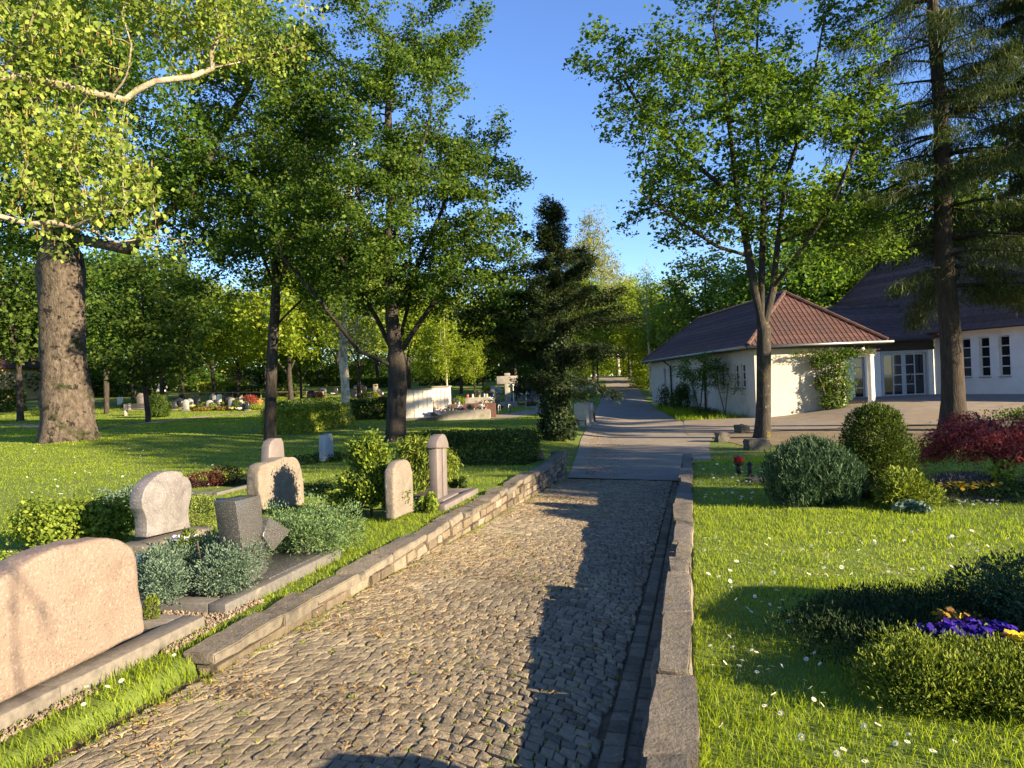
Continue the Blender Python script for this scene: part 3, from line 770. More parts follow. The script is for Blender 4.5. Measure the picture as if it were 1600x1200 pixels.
# leaning dark granite block with the tilted cube on its slab
p_dk = pbase(417, 890, .13)[0]
o4 = [on_p(px, py, p_dk) for px, py in [(386, 915), (368, 783), (407, 773.5), (418, 893)]]
s0 = o4[3][0]; x, y = to_xy(p_dk, s0)
T3 = thing('gravestone', 'leaning dark speckled granite block gravestone with a small tilted cube beside it', 'gravestone', (x, y, .10), RZG, 'gravestones by the left wall')
slab('headstone', [(a - s0, b - .10) for a, b in o4], .2, MT['gr_dark'], T3, .006, 2)
o5 = [on_p(px, py, p_dk + .02) for px, py in [(425, 862), (419.5, 808), (453, 829), (434, 868)]]
o5 = [on_p(px, py, p_dk + .02) for px, py in [(425, 862), (409, 838), (419.5, 808), (453, 829)]]
slab('tilted_block', [(a - s0, b - .10) for a, b in o5], .2, MT['gr_dark'], T3, .005, 2, -.03)
o6 = [on_p(px, py, p_dk + .02) for px, py in [(426, 862), (434, 866), (452, 831), (440, 845)]]
plinth(T3, -.12, .75, -.10, .42, -.06, -.005, MT['gr_dark'], 'base_slab')
kd0, kd1 = on_p(352, 938, p_dk + .17)[0], on_p(533, 853, p_dk + .17)[0]
kerb('dark grey granite kerb around the leaning block and the two junipers', p_dk + .17, kd0, kd1, 1.15, .15, .085, MT['kerb_dark'])
patch_sheet('grave_soil', '', p_dk - .95, p_dk + .04, kd0 + .14, kd1 - .14, .06, MT['soil'])

# rough sandstone slab, arched grey stone behind it, small blue grey stone
p_a = pbase(440, 792, .05)[0]
ol = [(412.5, 797), (405, 770), (404.5, 745), (405.6, 734), (409, 727), (418, 724), (428, 721.5), (434, 718.5), (440, 715.5), (447, 713.5), (459, 713), (464, 715.5), (467, 721), (472, 737), (475, 762), (476.5, 790)]
stone('rough hewn broad sandstone gravestone with a stepped wavy top behind the green juniper', ol, p_a, .20, MT['gr_sand'], .03, .022, 3, .014, 2, angle=None)
q = gd(432, 12.4); p_b = to_ps(q[0], q[1])[0]
ol = [(419, 752), (420, 725), (421, 697), (424.5, 689), (431, 684.7), (440, 684.5), (443, 691), (444, 702), (445.5, 722), (447, 748)]
stone('smooth grey gravestone with a softly arched top standing behind the rough sandstone', ol, p_b, .16, MT['gr_rose'], .0, .012, 2)
p_c = pbase(513, 718, -.02)[0]
ol = [(508, 721), (507.5, 681), (519, 677), (520.5, 684), (522, 713)]
stone('small narrow blue grey gravestone with a slanted top alone in the shady grass', ol, p_c, .16, MT['gr_blue'], -.05, .012, 2, .006, 1)
# round topped stone, mushroom shaped pillar stone
p_d = pbase(634, 806, .02)[0]
ol = [(617, 812), (615.5, 770), (615.3, 736), (619, 725.5), (625, 719.8), (632, 717.5), (638.5, 719.5), (642.3, 725.5), (645, 737.5), (646, 770), (648, 799)]
stone('round topped sandstone gravestone half behind the gold tipped cypress', ol, p_d, .13, MT['gr_sand'], .0, .030, 4, .008, 2, angle=None)
p_e = pbase(694, 778, .05)[0]
cap = [(681, 700), (681.3, 694), (682, 689.5), (686, 681.5), (691, 678), (694, 679.5), (696.5, 684), (699, 692), (699.7, 700)]
sh = [(684.5, 782), (682.5, 701), (690.2, 701), (691.5, 778)]; sh2 = [(693.5, 777), (692.2, 701), (697.8, 701), (699.5, 773)]
oc = [on_p(a, b, p_e) for a, b in cap]; s0 = oc[4][0]; x, y = to_xy(p_e, s0); zb = .03
T4 = thing('gravestone', 'slender rose grey gravestone with a half round cap and a split shaft', 'gravestone', (x, y, zb), RZG, 'gravestones by the left wall')
slab('cap', [(a - s0, b - zb) for a, b in oc], .15, MT['gr_rose'], T4, .008, 2, -.015)
for q_ in (sh, sh2): slab('shaft', [(a - s0, b - zb) for a, b in [on_p(c, d, p_e) for c, d in q_]], .12, MT['gr_rose'], T4, .006, 2, 0)
plinth(T4, -.32, .32, -.10, .20, -.06, .045, MT['gr_rose'])
kerb('rosy stone kerb of the grave under the slender gravestone', p_e + .26, s0 - .72, s0 + .75, .8, .11, .07, MT['gr_rose'], back=False)
patch_sheet('grave_soil', '', p_e - .6, p_e + .14, s0 - .6, s0 + .6, .03, MT['soil'])

# ------------------------------------------------------------------ planting left of the path
def at(px, py, z=0.0): return gp(px, py, z)
def lump(n, R_, Z, g_seed, h0=.5, flat=.5, rs=.45):
    g_ = np.random.default_rng(g_seed); L = []
    for i in range(n):
        a = i * 2.4 + g_.random(); r_ = R_ * (.2 + .55 * math.sqrt((i + .5) / n))
        s_ = R_ * rs * (.8 + .5 * g_.random())
        L.append((r_ * math.cos(a), r_ * math.sin(a), Z * (h0 + (g_.random() - .5) * .4), s_, s_, Z * flat * (.8 + .4 * g_.random())))
    return L
EXC += [(*at(310, 915)[:2], .30), (*at(482, 850)[:2], .3), (*at(110, 850)[:2], .45), (*at(580, 805)[:2], .35)]
shrub('juniper', 'blue green spreading juniper in front of the leaning granite block', 'juniper', at(312, 925, .05), lump(15, .54, .36, 3, .52, .5, .30), 32000, .022, .34, MT['l_juniper'], MT['stem'], along=True, seed=2, up=.3, thick=.55, bump=.5)
shrub('juniper', 'light green spreading juniper right of the tilted granite cube', 'juniper', at(480, 862, .05), lump(15, .52, .40, 5, .52, .5, .30), 28000, .024, .34, MT['l_juniper_g'], MT['stem'], along=True, seed=3, up=.5, thick=.55, bump=.5)
bx, by = at(110, 858)[:2]
q0, q1 = at(45, 862), at(192, 842); ln = np.linalg.norm((q1 - q0)[:2]); az = math.atan2(q1[1] - q0[1], q1[0] - q0[0])
L = [(x_ * ln - ln / 2, (random.random() - .5) * .2, .24 + random.random() * .1, .22, .24, .20 + random.random() * .10) for x_ in np.linspace(0, 1, 9)]
shrub('rose_bush', 'row of bright yellow green rose bushes behind the pink boulder stone', 'rose bushes', (q0 + q1) / 2, L, 7500, .042, .75, MT['l_rose'], MT['stem'], rz=az, seed=4, stems=9, bump=.4, thick=.6)
shrub('ground_cover', 'low leafy plants at the foot of the rose bushes', 'plants', at(60, 880), [(-.3, 0, .04, .3, .12, .09), (.15, .05, .05, .35, .13, .1)], 1400, .035, .7, MT['l_rose'], None, seed=5)
shrub('juniper', 'small grey blue juniper on the lawn left of the scroll shaped stone', 'juniper', at(186, 792), lump(6, .30, .27, 8, .5, .5), 3200, .034, .45, MT['l_juniper'], MT['stem'], along=True, seed=6)
shrub('box_ball', 'round yellow green clipped shrub between the scroll stone and the granite block', 'clipped shrub', at(316, 832), [(0, 0, .22, .20, .20, .24)], 3800, .02, .6, MT['l_globe'], MT['stem'], seed=7, bump=.06, along=True, up=.2)
shrub('cypress', 'dark green feathery dwarf cypress left of the leaning granite block', 'dwarf conifer', at(322, 872), lump(6, .24, .28, 11, .5, .5), 3000, .035, .35, MT['l_hinoki'], MT['stem'], along=True, seed=8)
shrub('pine_sprig', 'tiny upright conifer at the right edge of the pink boulder stone', 'small conifer', at(238, 975, .05), [(0, 0, .09, .05, .05, .11)], 700, .03, .2, MT['l_yellowyew'], MT['stem'], along=True, seed=9, up=.8)
def flowers(name, label, cat, base, w_, d_, h_, cols, n, fs=.022, seed=1, rz=0, leafn=900, group=None):
    g_ = np.random.default_rng(seed)
    t = shrub(name, label, cat, base, [(0, 0, h_ * .45, w_, d_, h_ * .55)], leafn, .028, .6, MT['l_ground'], None, rz=rz, group=group, seed=seed, part='leaves')
    for k, c in enumerate(cols):
        key = 'fl_%d_%d_%d' % tuple(int(v * 100) for v in c)
        if key not in MT: MT[key] = leaf('petal_' + str(len(MT)), [(.2, tuple(v * .75 for v in c)), (.8, c)], .25, (1, 1, 1))
        m_ = n // len(cols); a = g_.random(m_) * 6.28; r_ = np.sqrt(g_.random(m_))
        sp = (k - (len(cols) - 1) / 2) * .45 * w_ if len(cols) > 1 else 0
        P0 = np.stack([r_ * np.cos(a) * w_ * (.7 if len(cols) > 1 else .95) + sp, r_ * np.sin(a) * d_ * .9, h_ * (.75 + .35 * g_.random(m_))], 1)
        P1 = np.repeat(P0, 5, 0); th = np.tile(np.arange(5) * 1.2566, m_) + np.repeat(g_.random(m_) * 6, 5)
        tilt = np.repeat(g_.normal(size=(m_, 3)) * .35 + np.array((.25, -.25, .8)), 5, 0)
        ax = np.stack([np.cos(th), np.sin(th), g_.normal(size=len(th)) * .15], 1)
        ax = ax - unit(tilt) * (ax * unit(tilt)).sum(1, keepdims=True)
        leaf_mesh('blossoms', P1 + unit(ax) * fs * .45, tilt, fs, .95, MT[key], t, ax, .1, (0, 0, 0), g_)
    return t
flowers('pansies', 'white and violet pansies between the pink boulder and the blue juniper', 'flowers', at(236, 893, .03), .16, .13, .14, [(.75, .75, .78), (.22, .06, .20)], 90, .03, 3)
flowers('pansies', 'pale violet and white pansies in front of the scroll stone plinth', 'flowers', at(300, 858, .03), .22, .10, .13, [(.55, .52, .70), (.75, .74, .76)], 60, .026, 4)
flowers('pansies', 'violet and white flowers in the shade right of the box ball', 'flowers', at(352, 795, .0), .22, .14, .12, [(.30, .28, .45), (.6, .6, .7)], 60, .028, 5)
flowers('pansies', 'white flowers low under the gold tipped cypress', 'flowers', at(535, 806, .0), .22, .12, .10, [(.6, .62, .7)], 40, .026, 6)
flowers('flower_bed', 'patch of yellow primroses on the grave behind the granite block', 'flowers', gh(370, 757), .36, .22, .16, [(.60, .45, .03), (.50, .42, .08)], 110, .035, 7)
shrub('heather', 'dark red heather on the grave left of the yellow primroses', 'heather', gh(328, 760), [(-.12, 0, .12, .36, .22, .15), (.25, .1, .15, .3, .22, .2)], 2600, .04, .4, MT['l_darkred'], MT['stem'], seed=10, along=True)
q = gh(365, 764); pq, sq = to_ps(q[0], q[1]); kerb('low dark kerb in front of the red heather and yellow primroses', pq + .2, sq - .7, sq + .9, .9, .09, .05, MT['kerb_dark'], back=False)
shrub('ground_cover', 'low dark groundcover around the small blue grey stone', 'plants', gh(495, 722), lump(6, .75, .22, 4, .4, .4), 2600, .05, .6, MT['l_hedge'], None, seed=31)
shrub('ground_cover', 'dark groundcover behind the green juniper at the foot of the sandstone', 'plants', gh(488, 770), lump(4, .4, .16, 4, .4, .4), 1300, .04, .6, MT['l_hedge'], None, seed=32)
# hinoki cypress with gold tips: fans on short limbs
def fan_conifer(name, label, cat, base, limbs, mat, n_per, lsize, seed, group=None, fan=.13, trunkr=.02):
    g_ = np.random.default_rng(seed); t = thing(name, label, cat, base, 0, group); m = MB(); Pp = []; Nn = []; Ax = []
    for (a, z0, L_, rise) in limbs:
        d = np.array((math.cos(a), math.sin(a), 0.)); s = np.array((0, 0, z0)); e = s + d * L_ + np.array((0, 0, rise))
        mid = (s + e) / 2 + np.array((0, 0, -.1 * L_)); m.tube([s, mid, e], [trunkr * .5, trunkr * .38, .004], 5)
        for k in range(n_per):
            f = .35 + .65 * g_.random() ** .7; c = s * (1 - f) + e * f + g_.normal(size=3) * fan * (.5 + .5 * f)
            Pp.append(c); ax = d * .7 + np.array((0, 0, .7)) + g_.normal(size=3) * .5; Ax.append(ax)
            Nn.append(np.cross(d, (0, 0, 1)) + g_.normal(size=3) * .6)
    zt = max(l[1] for l in limbs); m.tube([(0, 0, -.05), (.01, .01, zt * .5), (0, 0, zt)], [trunkr, trunkr * .8, .006], 7)
    leaf_mesh('foliage', np.array(Pp), np.array(Nn), lsize * (.6 + .8 * g_.random(len(Pp))), .55, mat, t, np.array(Ax), .1, (0, 0, 0), g_)
    m.build('trunk', MT['stem'], t, smooth=True); return t
g_ = np.random.default_rng(12)
lb = [(a * 2.4 + g_.random() * .5, .08 + .80 * (a / 26), .44 * (1 - .68 * a / 26) * (.65 + .6 * g_.random()), .04 + .12 * g_.random()) for a in range(26)] + [(0, .84, .06, .16), (2.5, .78, .1, .14)]
lb += [(3.35, .10, .52, .16), (5.9, .20, .50, .06)]
fan_conifer('cypress', 'gold tipped dark green dwarf cypress left of the round topped stone', 'dwarf conifer', at(580, 806), lb, MT['l_hinoki'], 340, .045, 13, fan=.062)
q = at(660, 782)
L = [(0, 0, .44, .42, .34, .36), (-.2, .0, .62, .26, .24, .22), (.26, 0, .34, .28, .26, .26), (.1, -.1, .6, .24, .22, .2)]
shrub('cypress', 'drooping yellow green thread cypress between the round topped and the slender stone', 'dwarf conifer', gd(660, 11.2), L, 9500, .085, .16, MT['l_yellowyew'], MT['stem'], along=True, up=-.75, out=.7, seed=14, bump=.3)
shrub('perennial', 'bright green leafy clump at the foot of the round topped stone', 'plant', at(668, 800), lump(4, .17, .2, 3), 700, .05, .6, MT['l_rose'], None, seed=15)
shrub('perennial', 'small dark green plant beside the slender gravestone', 'plant', at(716, 765), lump(3, .16, .18, 3), 500, .05, .6, MT['l_hedge'], None, seed=16)
def hedge(label, a, b, depth, h_, n, mat, lsize, seed, group='clipped hedges', name='hedge', z=None, bump=.05, stem=True):
    a = np.asarray(a); b = np.asarray(b); ln = np.linalg.norm((b - a)[:2]); az = math.atan2(b[1] - a[1], b[0] - a[0]); c = (a + b) / 2
    c[2] = Hf(c[0], c[1]) if z is None else z
    g_ = np.random.default_rng(seed); t = thing(name, label, 'hedge', c, az, group)
    ar = np.array([ln * h_, ln * h_, ln * depth, depth * h_, depth * h_]); f = g_.choice(5, size=n, p=ar / ar.sum())
    u, v, w_ = (g_.random(n) - .5) * ln, (g_.random(n) - .5) * depth, g_.random(n) * h_
    Nn = np.zeros((n, 3))
    for k, (ax_, sg) in enumerate(((1, -1), (1, 1), (2, 1), (0, -1), (0, 1))):
        m_ = f == k; Nn[m_, ax_] = sg
        if ax_ == 1: v[m_] = sg * depth / 2
        if ax_ == 2: w_[m_] = h_
        if ax_ == 0: u[m_] = sg * ln / 2
    Pt = np.stack([u, v, w_], 1); Pt -= Nn * (g_.random(n) ** 1.5 * .16)[:, None] - Nn * (fbm(Pt, 2.5, seed) * bump)[:, None]
    Pt += g_.normal(size=(n, 3)) * .02; Pt[:, 2] = np.maximum(Pt[:, 2], .02)
    leaf_mesh('foliage', Pt, Nn * .9 + g_.normal(size=(n, 3)) * .7 + np.array((0, 0, .2)), lsize * (.6 + .8 * g_.random(n)), .7, mat, t, None, .12, (0, 0, 0), g_)
    if stem:
        m = MB()
        for i in range(max(4, int(ln * 2))):
            x_ = -ln / 2 + (i + .5) * ln / max(4, int(ln * 2)); y_ = (g_.random() - .5) * depth * .4
            m.tube([(x_, y_, -.05), (x_ + g_.normal() * .06, y_, h_ * .5), (x_ + g_.normal() * .1, y_ + g_.normal() * .06, h_ * .9)], [.018, .012, .005], 5)
            m.tube([(x_, y_, h_ * .25), (x_ + .12, y_ + .1, h_ * .6), (x_ + .2, y_ + .12, h_ * .85)], [.01, .008, .004], 4)
        m.build('stems', MT['stem'], t, smooth=True)
    return t
ha, hb = gd(655, 15.6), gd(827, 14.6)
hedge('long dark clipped hedge behind the slender gravestone ending near the path wall', ha, hb, 1.1, .66, 15000, MT['l_hedge'], .05, 17)
EXC += [(*(ha * (1 - f) + hb * f)[:2], .55) for f in np.linspace(0, 1, 6)]
def rock(label, c, sx, sy, sz, rz, seed, name='boulder', cat='rock', group='rough stone blocks', mat=None, cuts=3):
    bm = bmesh.new(); bmesh.ops.create_cube(bm, size=1)
    bmesh.ops.subdivide_edges(bm, edges=bm.edges[:], cuts=cuts, use_grid_fill=True)
    g_ = random.Random(seed)
    sh_ = Vector((g_.random() * 9, g_.random() * 9, g_.random() * 9))
    for v in bm.verts:
        k = v.co.length; v.co = v.co.lerp(v.co.normalized() * .62, .28)
        v.co += v.co.normalized() * noise.fractal(v.co * 2.3 + sh_, 1, 2, 4) * .16
        v.co = Vector((v.co.x * sx, v.co.y * sy, (v.co.z + .34) * sz))
    me = bpy.data.meshes.new(name); bm.to_mesh(me); bm.free(); me.materials.append(mat or MT['rock'])
    me.polygons.foreach_set('use_smooth', np.ones(len(me.polygons), dtype=bool)); me.set_sharp_from_angle(angle=R(38))
    o = link(bpy.data.objects.new(name, me)); o.location = tuple(c); o.rotation_euler = (0, 0, rz); tag(o, label, cat, group); return o
rock('small squared rough stone at the end of the dark hedge', gd(836, 15.2), .22, .2, .24, .3, 1)
rock('weathered grey rough stone in the grass beside the ivy column', gd(869, 17.6), .36, .28, .36, .7, 2)
for (px, py, a, b, c_, lb_) in [(1128, 690, .42, .36, .34, 'dark squared boulder farthest into the road left of the maple'), (1159, 676, .46, .34, .34, 'sunlit squared boulder beside the maple trunk on the road edge'), (1184, 702, .62, .44, .34, 'broad brown boulder in front of the maple trunk')]:
    q = gh(px, py); rock(lb_, q, a, b, c_, random.random() * 2, px)

# ------------------------------------------------------------------ planting right of the path
q = at(1262, 792)
L = [(0, 0, .38, .52, .48, .40), (-.22, -.05, .32, .36, .38, .36), (.25, -.05, .32, .36, .38, .36), (0, .05, .5, .32, .3, .30)]
tj = shrub('juniper', 'bluish dark green bushy juniper with upright spiky sprays in front of the maple', 'juniper', gd(1262, 8.7), L, 24000, .075, .15, MT['l_bluegreen'], MT['stem'], along=True, out=.45, up=1.0, seed=18, bump=.28)
L = [(0, 0, .45, .44, .42, .55), (0, 0, .80, .36, .34, .38), (.06, 0, .3, .46, .42, .4), (.0, 0, 1.02, .20, .20, .16), (.2, 0, .99, .15, .15, .14)]
shrub('thuja', 'dense dark green dwarf conifer, tall and rounded, touching the spiky juniper', 'dwarf conifer', gd(1362, 8.9), L, 30000, .036, .34, MT['l_thuja'], MT['stem'], along=True, out=.9, up=.4, seed=19, bump=.13)
L = [(0, 0, .2, .30, .26, .24), (.2, -.05, .12, .26, .24, .18), (-.1, -.1, .15, .22, .22, .2)]
shrub('yew', 'low yellow green yew at the right foot of the rounded conifer', 'dwarf conifer', gd(1400, 8.3), L, 4500, .05, .3, MT['l_yellowyew'], MT['stem'], along=True, up=.3, seed=20)
shrub('perennial', 'low silvery leafed plant under the yellow green yew', 'plant', gd(1415, 7.9), lump(4, .2, .11, 3), 500, .05, .7, MT['l_juniper'], None, seed=21)
EXC += [(*gd(1262, 8.7)[:2], .5), (*gd(1362, 8.9)[:2], .45), (*gd(1400, 8.3)[:2], .3)]
# red japanese maple: layered drooping mound
def red_maple(base, seed=23):
    g_ = np.random.default_rng(seed); t = thing('japanese_maple', 'low mounded dark red japanese maple under the spruce', 'small tree', base); m = MB(); Pp = []; Nn = []; Ax = []
    for k in range(46):
        a = g_.random() * 6.283; L_ = .35 + .75 * g_.random() ** .7; d = np.array((math.cos(a), math.sin(a), 0)); zt = .84 - .46 * (L_ / 1.1) ** 1.7 + g_.normal() * .07
        pts = [np.array((0, 0, .02)), np.array((0, 0, .32)) + d * .06, d * L_ * .5 + np.array((0, 0, max(zt + .10, .4))), d * L_ + np.array((0, 0, zt))]
        if k < 26: m.tube(pts, [.03, .022, .012, .004], 5)
        n_ = 480; f = .35 + .65 * g_.random(n_)
        c = pts[2][None] * (1 - f)[:, None] + pts[3][None] * f[:, None] + g_.normal(size=(n_, 3)) * np.array((.11, .11, .035)); c[:, 2] -= g_.random(n_) ** 2 * .17
        Pp.append(c); Nn.append(g_.normal(size=(n_, 3)) * .6 + np.array((0, 0, .8))); Ax.append(d[None] * .6 + g_.normal(size=(n_, 3)) * .5 + np.array((0, 0, -.8)))
    Pp = np.concatenate(Pp); leaf_mesh('crown', Pp, np.concatenate(Nn), .062 * (.5 + .9 * g_.random(len(Pp))), .26, MT['l_red'], t, np.concatenate(Ax), .1, (0, 0, 0), g_)
    m.build('trunk', MT['bark_maple'], t, smooth=True); return t
red_maple(gd(1556, 9.8))
EXC.append((*gd(1556, 9.8)[:2], .4))
patch_sheet('flower_bed_soil', '', *(lambda a: (a[0] - .85, a[0] + 2.6))(to_ps(*gd(1500, 8.5)[:2])), *(lambda a: (a[1] - .15, a[1] + .85))(to_ps(*gd(1500, 8.5)[:2])), .012, MT['soil'])
flowers('flower_bed', 'yellow primroses and dusky violet flowers under the red maple', 'flowers', gd(1512, 8.75), .42, .22, .15, [(.62, .40, .02), (.55, .36, .03)], 80, .03, 25)
shrub('heather', 'dusky violet heather behind the yellow primroses', 'heather', gd(1500, 9.2), [(0, 0, .1, .45, .2, .13)], 1600, .035, .4, (lambda: MT.setdefault('l_violet', leaf('leaf_violet', [(.2, (.05, .04, .06)), (.8, (.13, .10, .15))], .2, (1, 1, 1))))(), None, seed=26, along=True)
shrub('perennial', 'yellowish leafed young shrub below the red maple crown', 'plant', gd(1560, 9.0), [(0, 0, .2, .14, .12, .2)], 320, .05, .7, MT['l_rose'], MT['stem'], seed=27)
shrub('ground_cover', 'dark low groundcover right of the yellow primroses', 'plants', gd(1590, 8.6), lump(6, .5, .16, 3, .4, .4), 2200, .04, .6, MT['l_hedge'], None, seed=28)
# grave bed in the right foreground
bp, bs = to_ps(*at(1300, 1060)[:2])
patch_sheet('grave_soil', '', 1.42, 4.8, 3.25, 4.9, .016, MT['soil'])
EXR.append((1.45, 4.8, 3.35, 4.75))
def spread(pxs, zc, r_, rz_, seed, jit=.05):
    g_ = np.random.default_rng(seed); c = np.mean([at(*q) for q in pxs], 0); L_ = []
    for q in pxs:
        d = at(*q) - c; L_.append((d[0], d[1], zc, r_ * (.8 + .4 * g_.random()), r_ * (.8 + .4 * g_.random()), rz_ * (.8 + .4 * g_.random())))
    return c, L_
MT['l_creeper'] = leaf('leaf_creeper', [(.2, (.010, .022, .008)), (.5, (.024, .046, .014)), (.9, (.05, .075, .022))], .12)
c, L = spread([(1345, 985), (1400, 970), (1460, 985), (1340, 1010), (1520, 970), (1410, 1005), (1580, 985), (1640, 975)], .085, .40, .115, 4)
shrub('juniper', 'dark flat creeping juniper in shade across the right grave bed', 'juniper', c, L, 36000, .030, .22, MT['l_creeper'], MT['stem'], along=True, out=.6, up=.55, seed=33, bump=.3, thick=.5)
c, L = spread([(1420, 1092), (1480, 1105), (1540, 1100), (1600, 1112), (1450, 1075), (1520, 1075), (1580, 1085), (1660, 1110)], .11, .235, .15, 5)
shrub('yew', 'sunlit yellow green creeping yew at the near edge of the right grave bed', 'dwarf conifer', c, L, 36000, .024, .30, MT['l_yellowyew'], MT['stem'], along=True, out=.6, up=.5, seed=34, bump=.32, thick=.5)
shrub('juniper', 'blue grey dense conifer at the far right end of the grave bed', 'juniper', at(1632, 990), lump(8, .45, .36, 4, .5, .5), 12000, .026, .4, MT['l_bluegreen'], MT['stem'], along=True, seed=35)
flowers('pansies', 'deep blue violet pansies between the creeping juniper and the sunlit yew', 'flowers', at(1512, 1028, .06), .27, .10, .16, [(.04, .018, .24), (.06, .024, .32)], 230, .022, 36)
flowers('pansies', 'few orange yellow flowers above the blue violet pansies', 'flowers', at(1488, 1012, .06), .13, .07, .20, [(.42, .28, .02), (.34, .17, .05)], 26, .022, 37, leafn=200)
flowers('pansies', 'yellow pansies at the right end of the blue violet pansies', 'flowers', at(1598, 1040, .06), .09, .07, .16, [(.62, .45, .02)], 26, .026, 38, leafn=200)
shrub('stonecrop', 'bronze tinted upright shrublet over the blue pansies', 'plant', at(1500, 1008, .06), [(0, 0, .12, .13, .08, .08)], 120, .022, .7, (lambda: MT.setdefault('l_bronze', leaf('leaf_bronze', [(.2, (.12, .075, .02)), (.8, (.26, .17, .035))], .3)))(), MT['stem'], seed=39)
# grave lantern, vase with red flowers
q = gh(1172, 744); t = thing('grave_lantern', 'small dark metal grave lantern standing in the lawn beside red flowers', 'lantern', q)
MT['iron'] = plain('dark_iron', (.025, .025, .027), .45, .6)
m = MB(); m.lathe([(.055, 0), (.055, .02), (.035, .03), (.03, .05)], n=12); m.build('base', MT['iron'], t, angle=40)
m = MB(); m.lathe([(.032, .05), (.036, .09), (.036, .15), (.030, .17)], n=12); m.build('body', MT['iron'], t, angle=40)
m = MB(); m.lathe([(.048, .17), (.05, .185), (.03, .21), (.008, .225), (.008, .24)], n=12); m.build('lid', MT['iron'], t, angle=40)
MT['fl_red'] = leaf('petal_red', [(.2, (.22, .01, .02)), (.8, (.42, .02, .03))], .2, (1, .7, .7))
t = thing('flower_vase', 'dark vase with a bunch of red flowers standing in the lawn', 'vase', gh(1155, 741))
m = MB(); m.lathe([(.03, 0), (.045, .04), (.05, .1), (.035, .15), (.042, .17)], n=12); m.build('vase', MT['iron'], t, angle=40)
g_ = np.random.default_rng(2); Pt = unit(g_.normal(size=(200, 3))) * np.array((.09, .09, .06)) * (.6 + .4 * g_.random((200, 1))) + np.array((0, 0, .24))
leaf_mesh('blossoms', Pt, Pt - np.array((0, 0, .2)), .035, .9, MT['fl_red'], t, None, .1, (0, 0, 0), g_)
Pt = unit(g_.normal(size=(120, 3))) * np.array((.08, .08, .05)) + np.array((0, 0, .19)); leaf_mesh('leaves', Pt, Pt, .05, .5, MT['l_hedge'], t, None, .1, (0, 0, 0), g_)
rock('flat pale stone plate with wilted stems beside the grave lantern', gh(1182, 752), .3, .2, .06, .3, 9, 'stone_plate', 'stone', None)
# stones just outside the frame whose shadows fall into the picture
T5 = thing('gravestone', 'plain grey gravestone on the right lawn edge out of the frame', 'gravestone', (5.35, 2.8, 0), R(60), None)
slab('headstone', [(-.56, -.05), (.56, -.05), (.56, 1.20), (.40, 1.34), (-.42, 1.38), (-.56, 1.24)], .16, MT['gr_grey'], T5, .02, 2)
rock('rounded boulder on the lawn just right of the viewer', (1.60, 1.62, 0), .54, .46, .92, .2, 41, 'boulder', 'rock', None)
# ------------------------------------------------------------------ buildings
MT['plaster'] = surf('plaster', [(.3, (.40, .375, .325)), (.7, (.47, .445, .385))], 2.5, 9, .9, .25, 60, over=((.32, .295, .25), .9, .58, .75), bdist=.01)
MT['plaster_w'] = surf('plaster_white', [(.3, (.70, .70, .70)), (.7, (.80, .80, .79))], 2, 9, .9, .2, 60, over=((.58, .57, .55), .8, .62, .8), bdist=.01)
MT['tile'] = surf('roof_tile', [(.2, (.052, .028, .022)), (.5, (.088, .045, .035)), (.8, (.125, .066, .052))], 3, 9, .6, .3, 40, use_attr=.35, bdist=.01, over=((.065, .045, .038), .6, .5, .7))
MT['tile_dark'] = surf('roof_tile_dark', [(.2, (.055, .034, .029)), (.5, (.088, .053, .045)), (.8, (.13, .08, .066))], 3, 9, .75, .3, 40, use_attr=.35, bdist=.01)
MT['timber'] = surf('timber', [(.3, (.035, .030, .027)), (.7, (.07, .06, .052))], 6, 8, .85, .4, 40, (1, 1, 6))
MT['zinc'] = plain('zinc', (.30, .30, .29), .45, .8)
MT['pipe'] = plain('downpipe', (.06, .05, .045), .5, .3)
MT['frame_blue'] = plain('door_frame', (.42, .47, .52), .5)
MT['frame_white'] = plain('window_frame', (.70, .70, .69), .5)
def glass_mat():
    m, nt, out = new_mat('dark_glass'); b = nt.nodes.new('ShaderNodeBsdfPrincipled')
    b.inputs['Base Color'].default_value = (.012, .014, .017, 1); b.inputs['Roughness'].default_value = .04; b.inputs['Specular IOR Level'].default_value = .7
    nt.links.new(b.outputs[0], out.inputs[0]); return m
MT['glass'] = glass_mat()
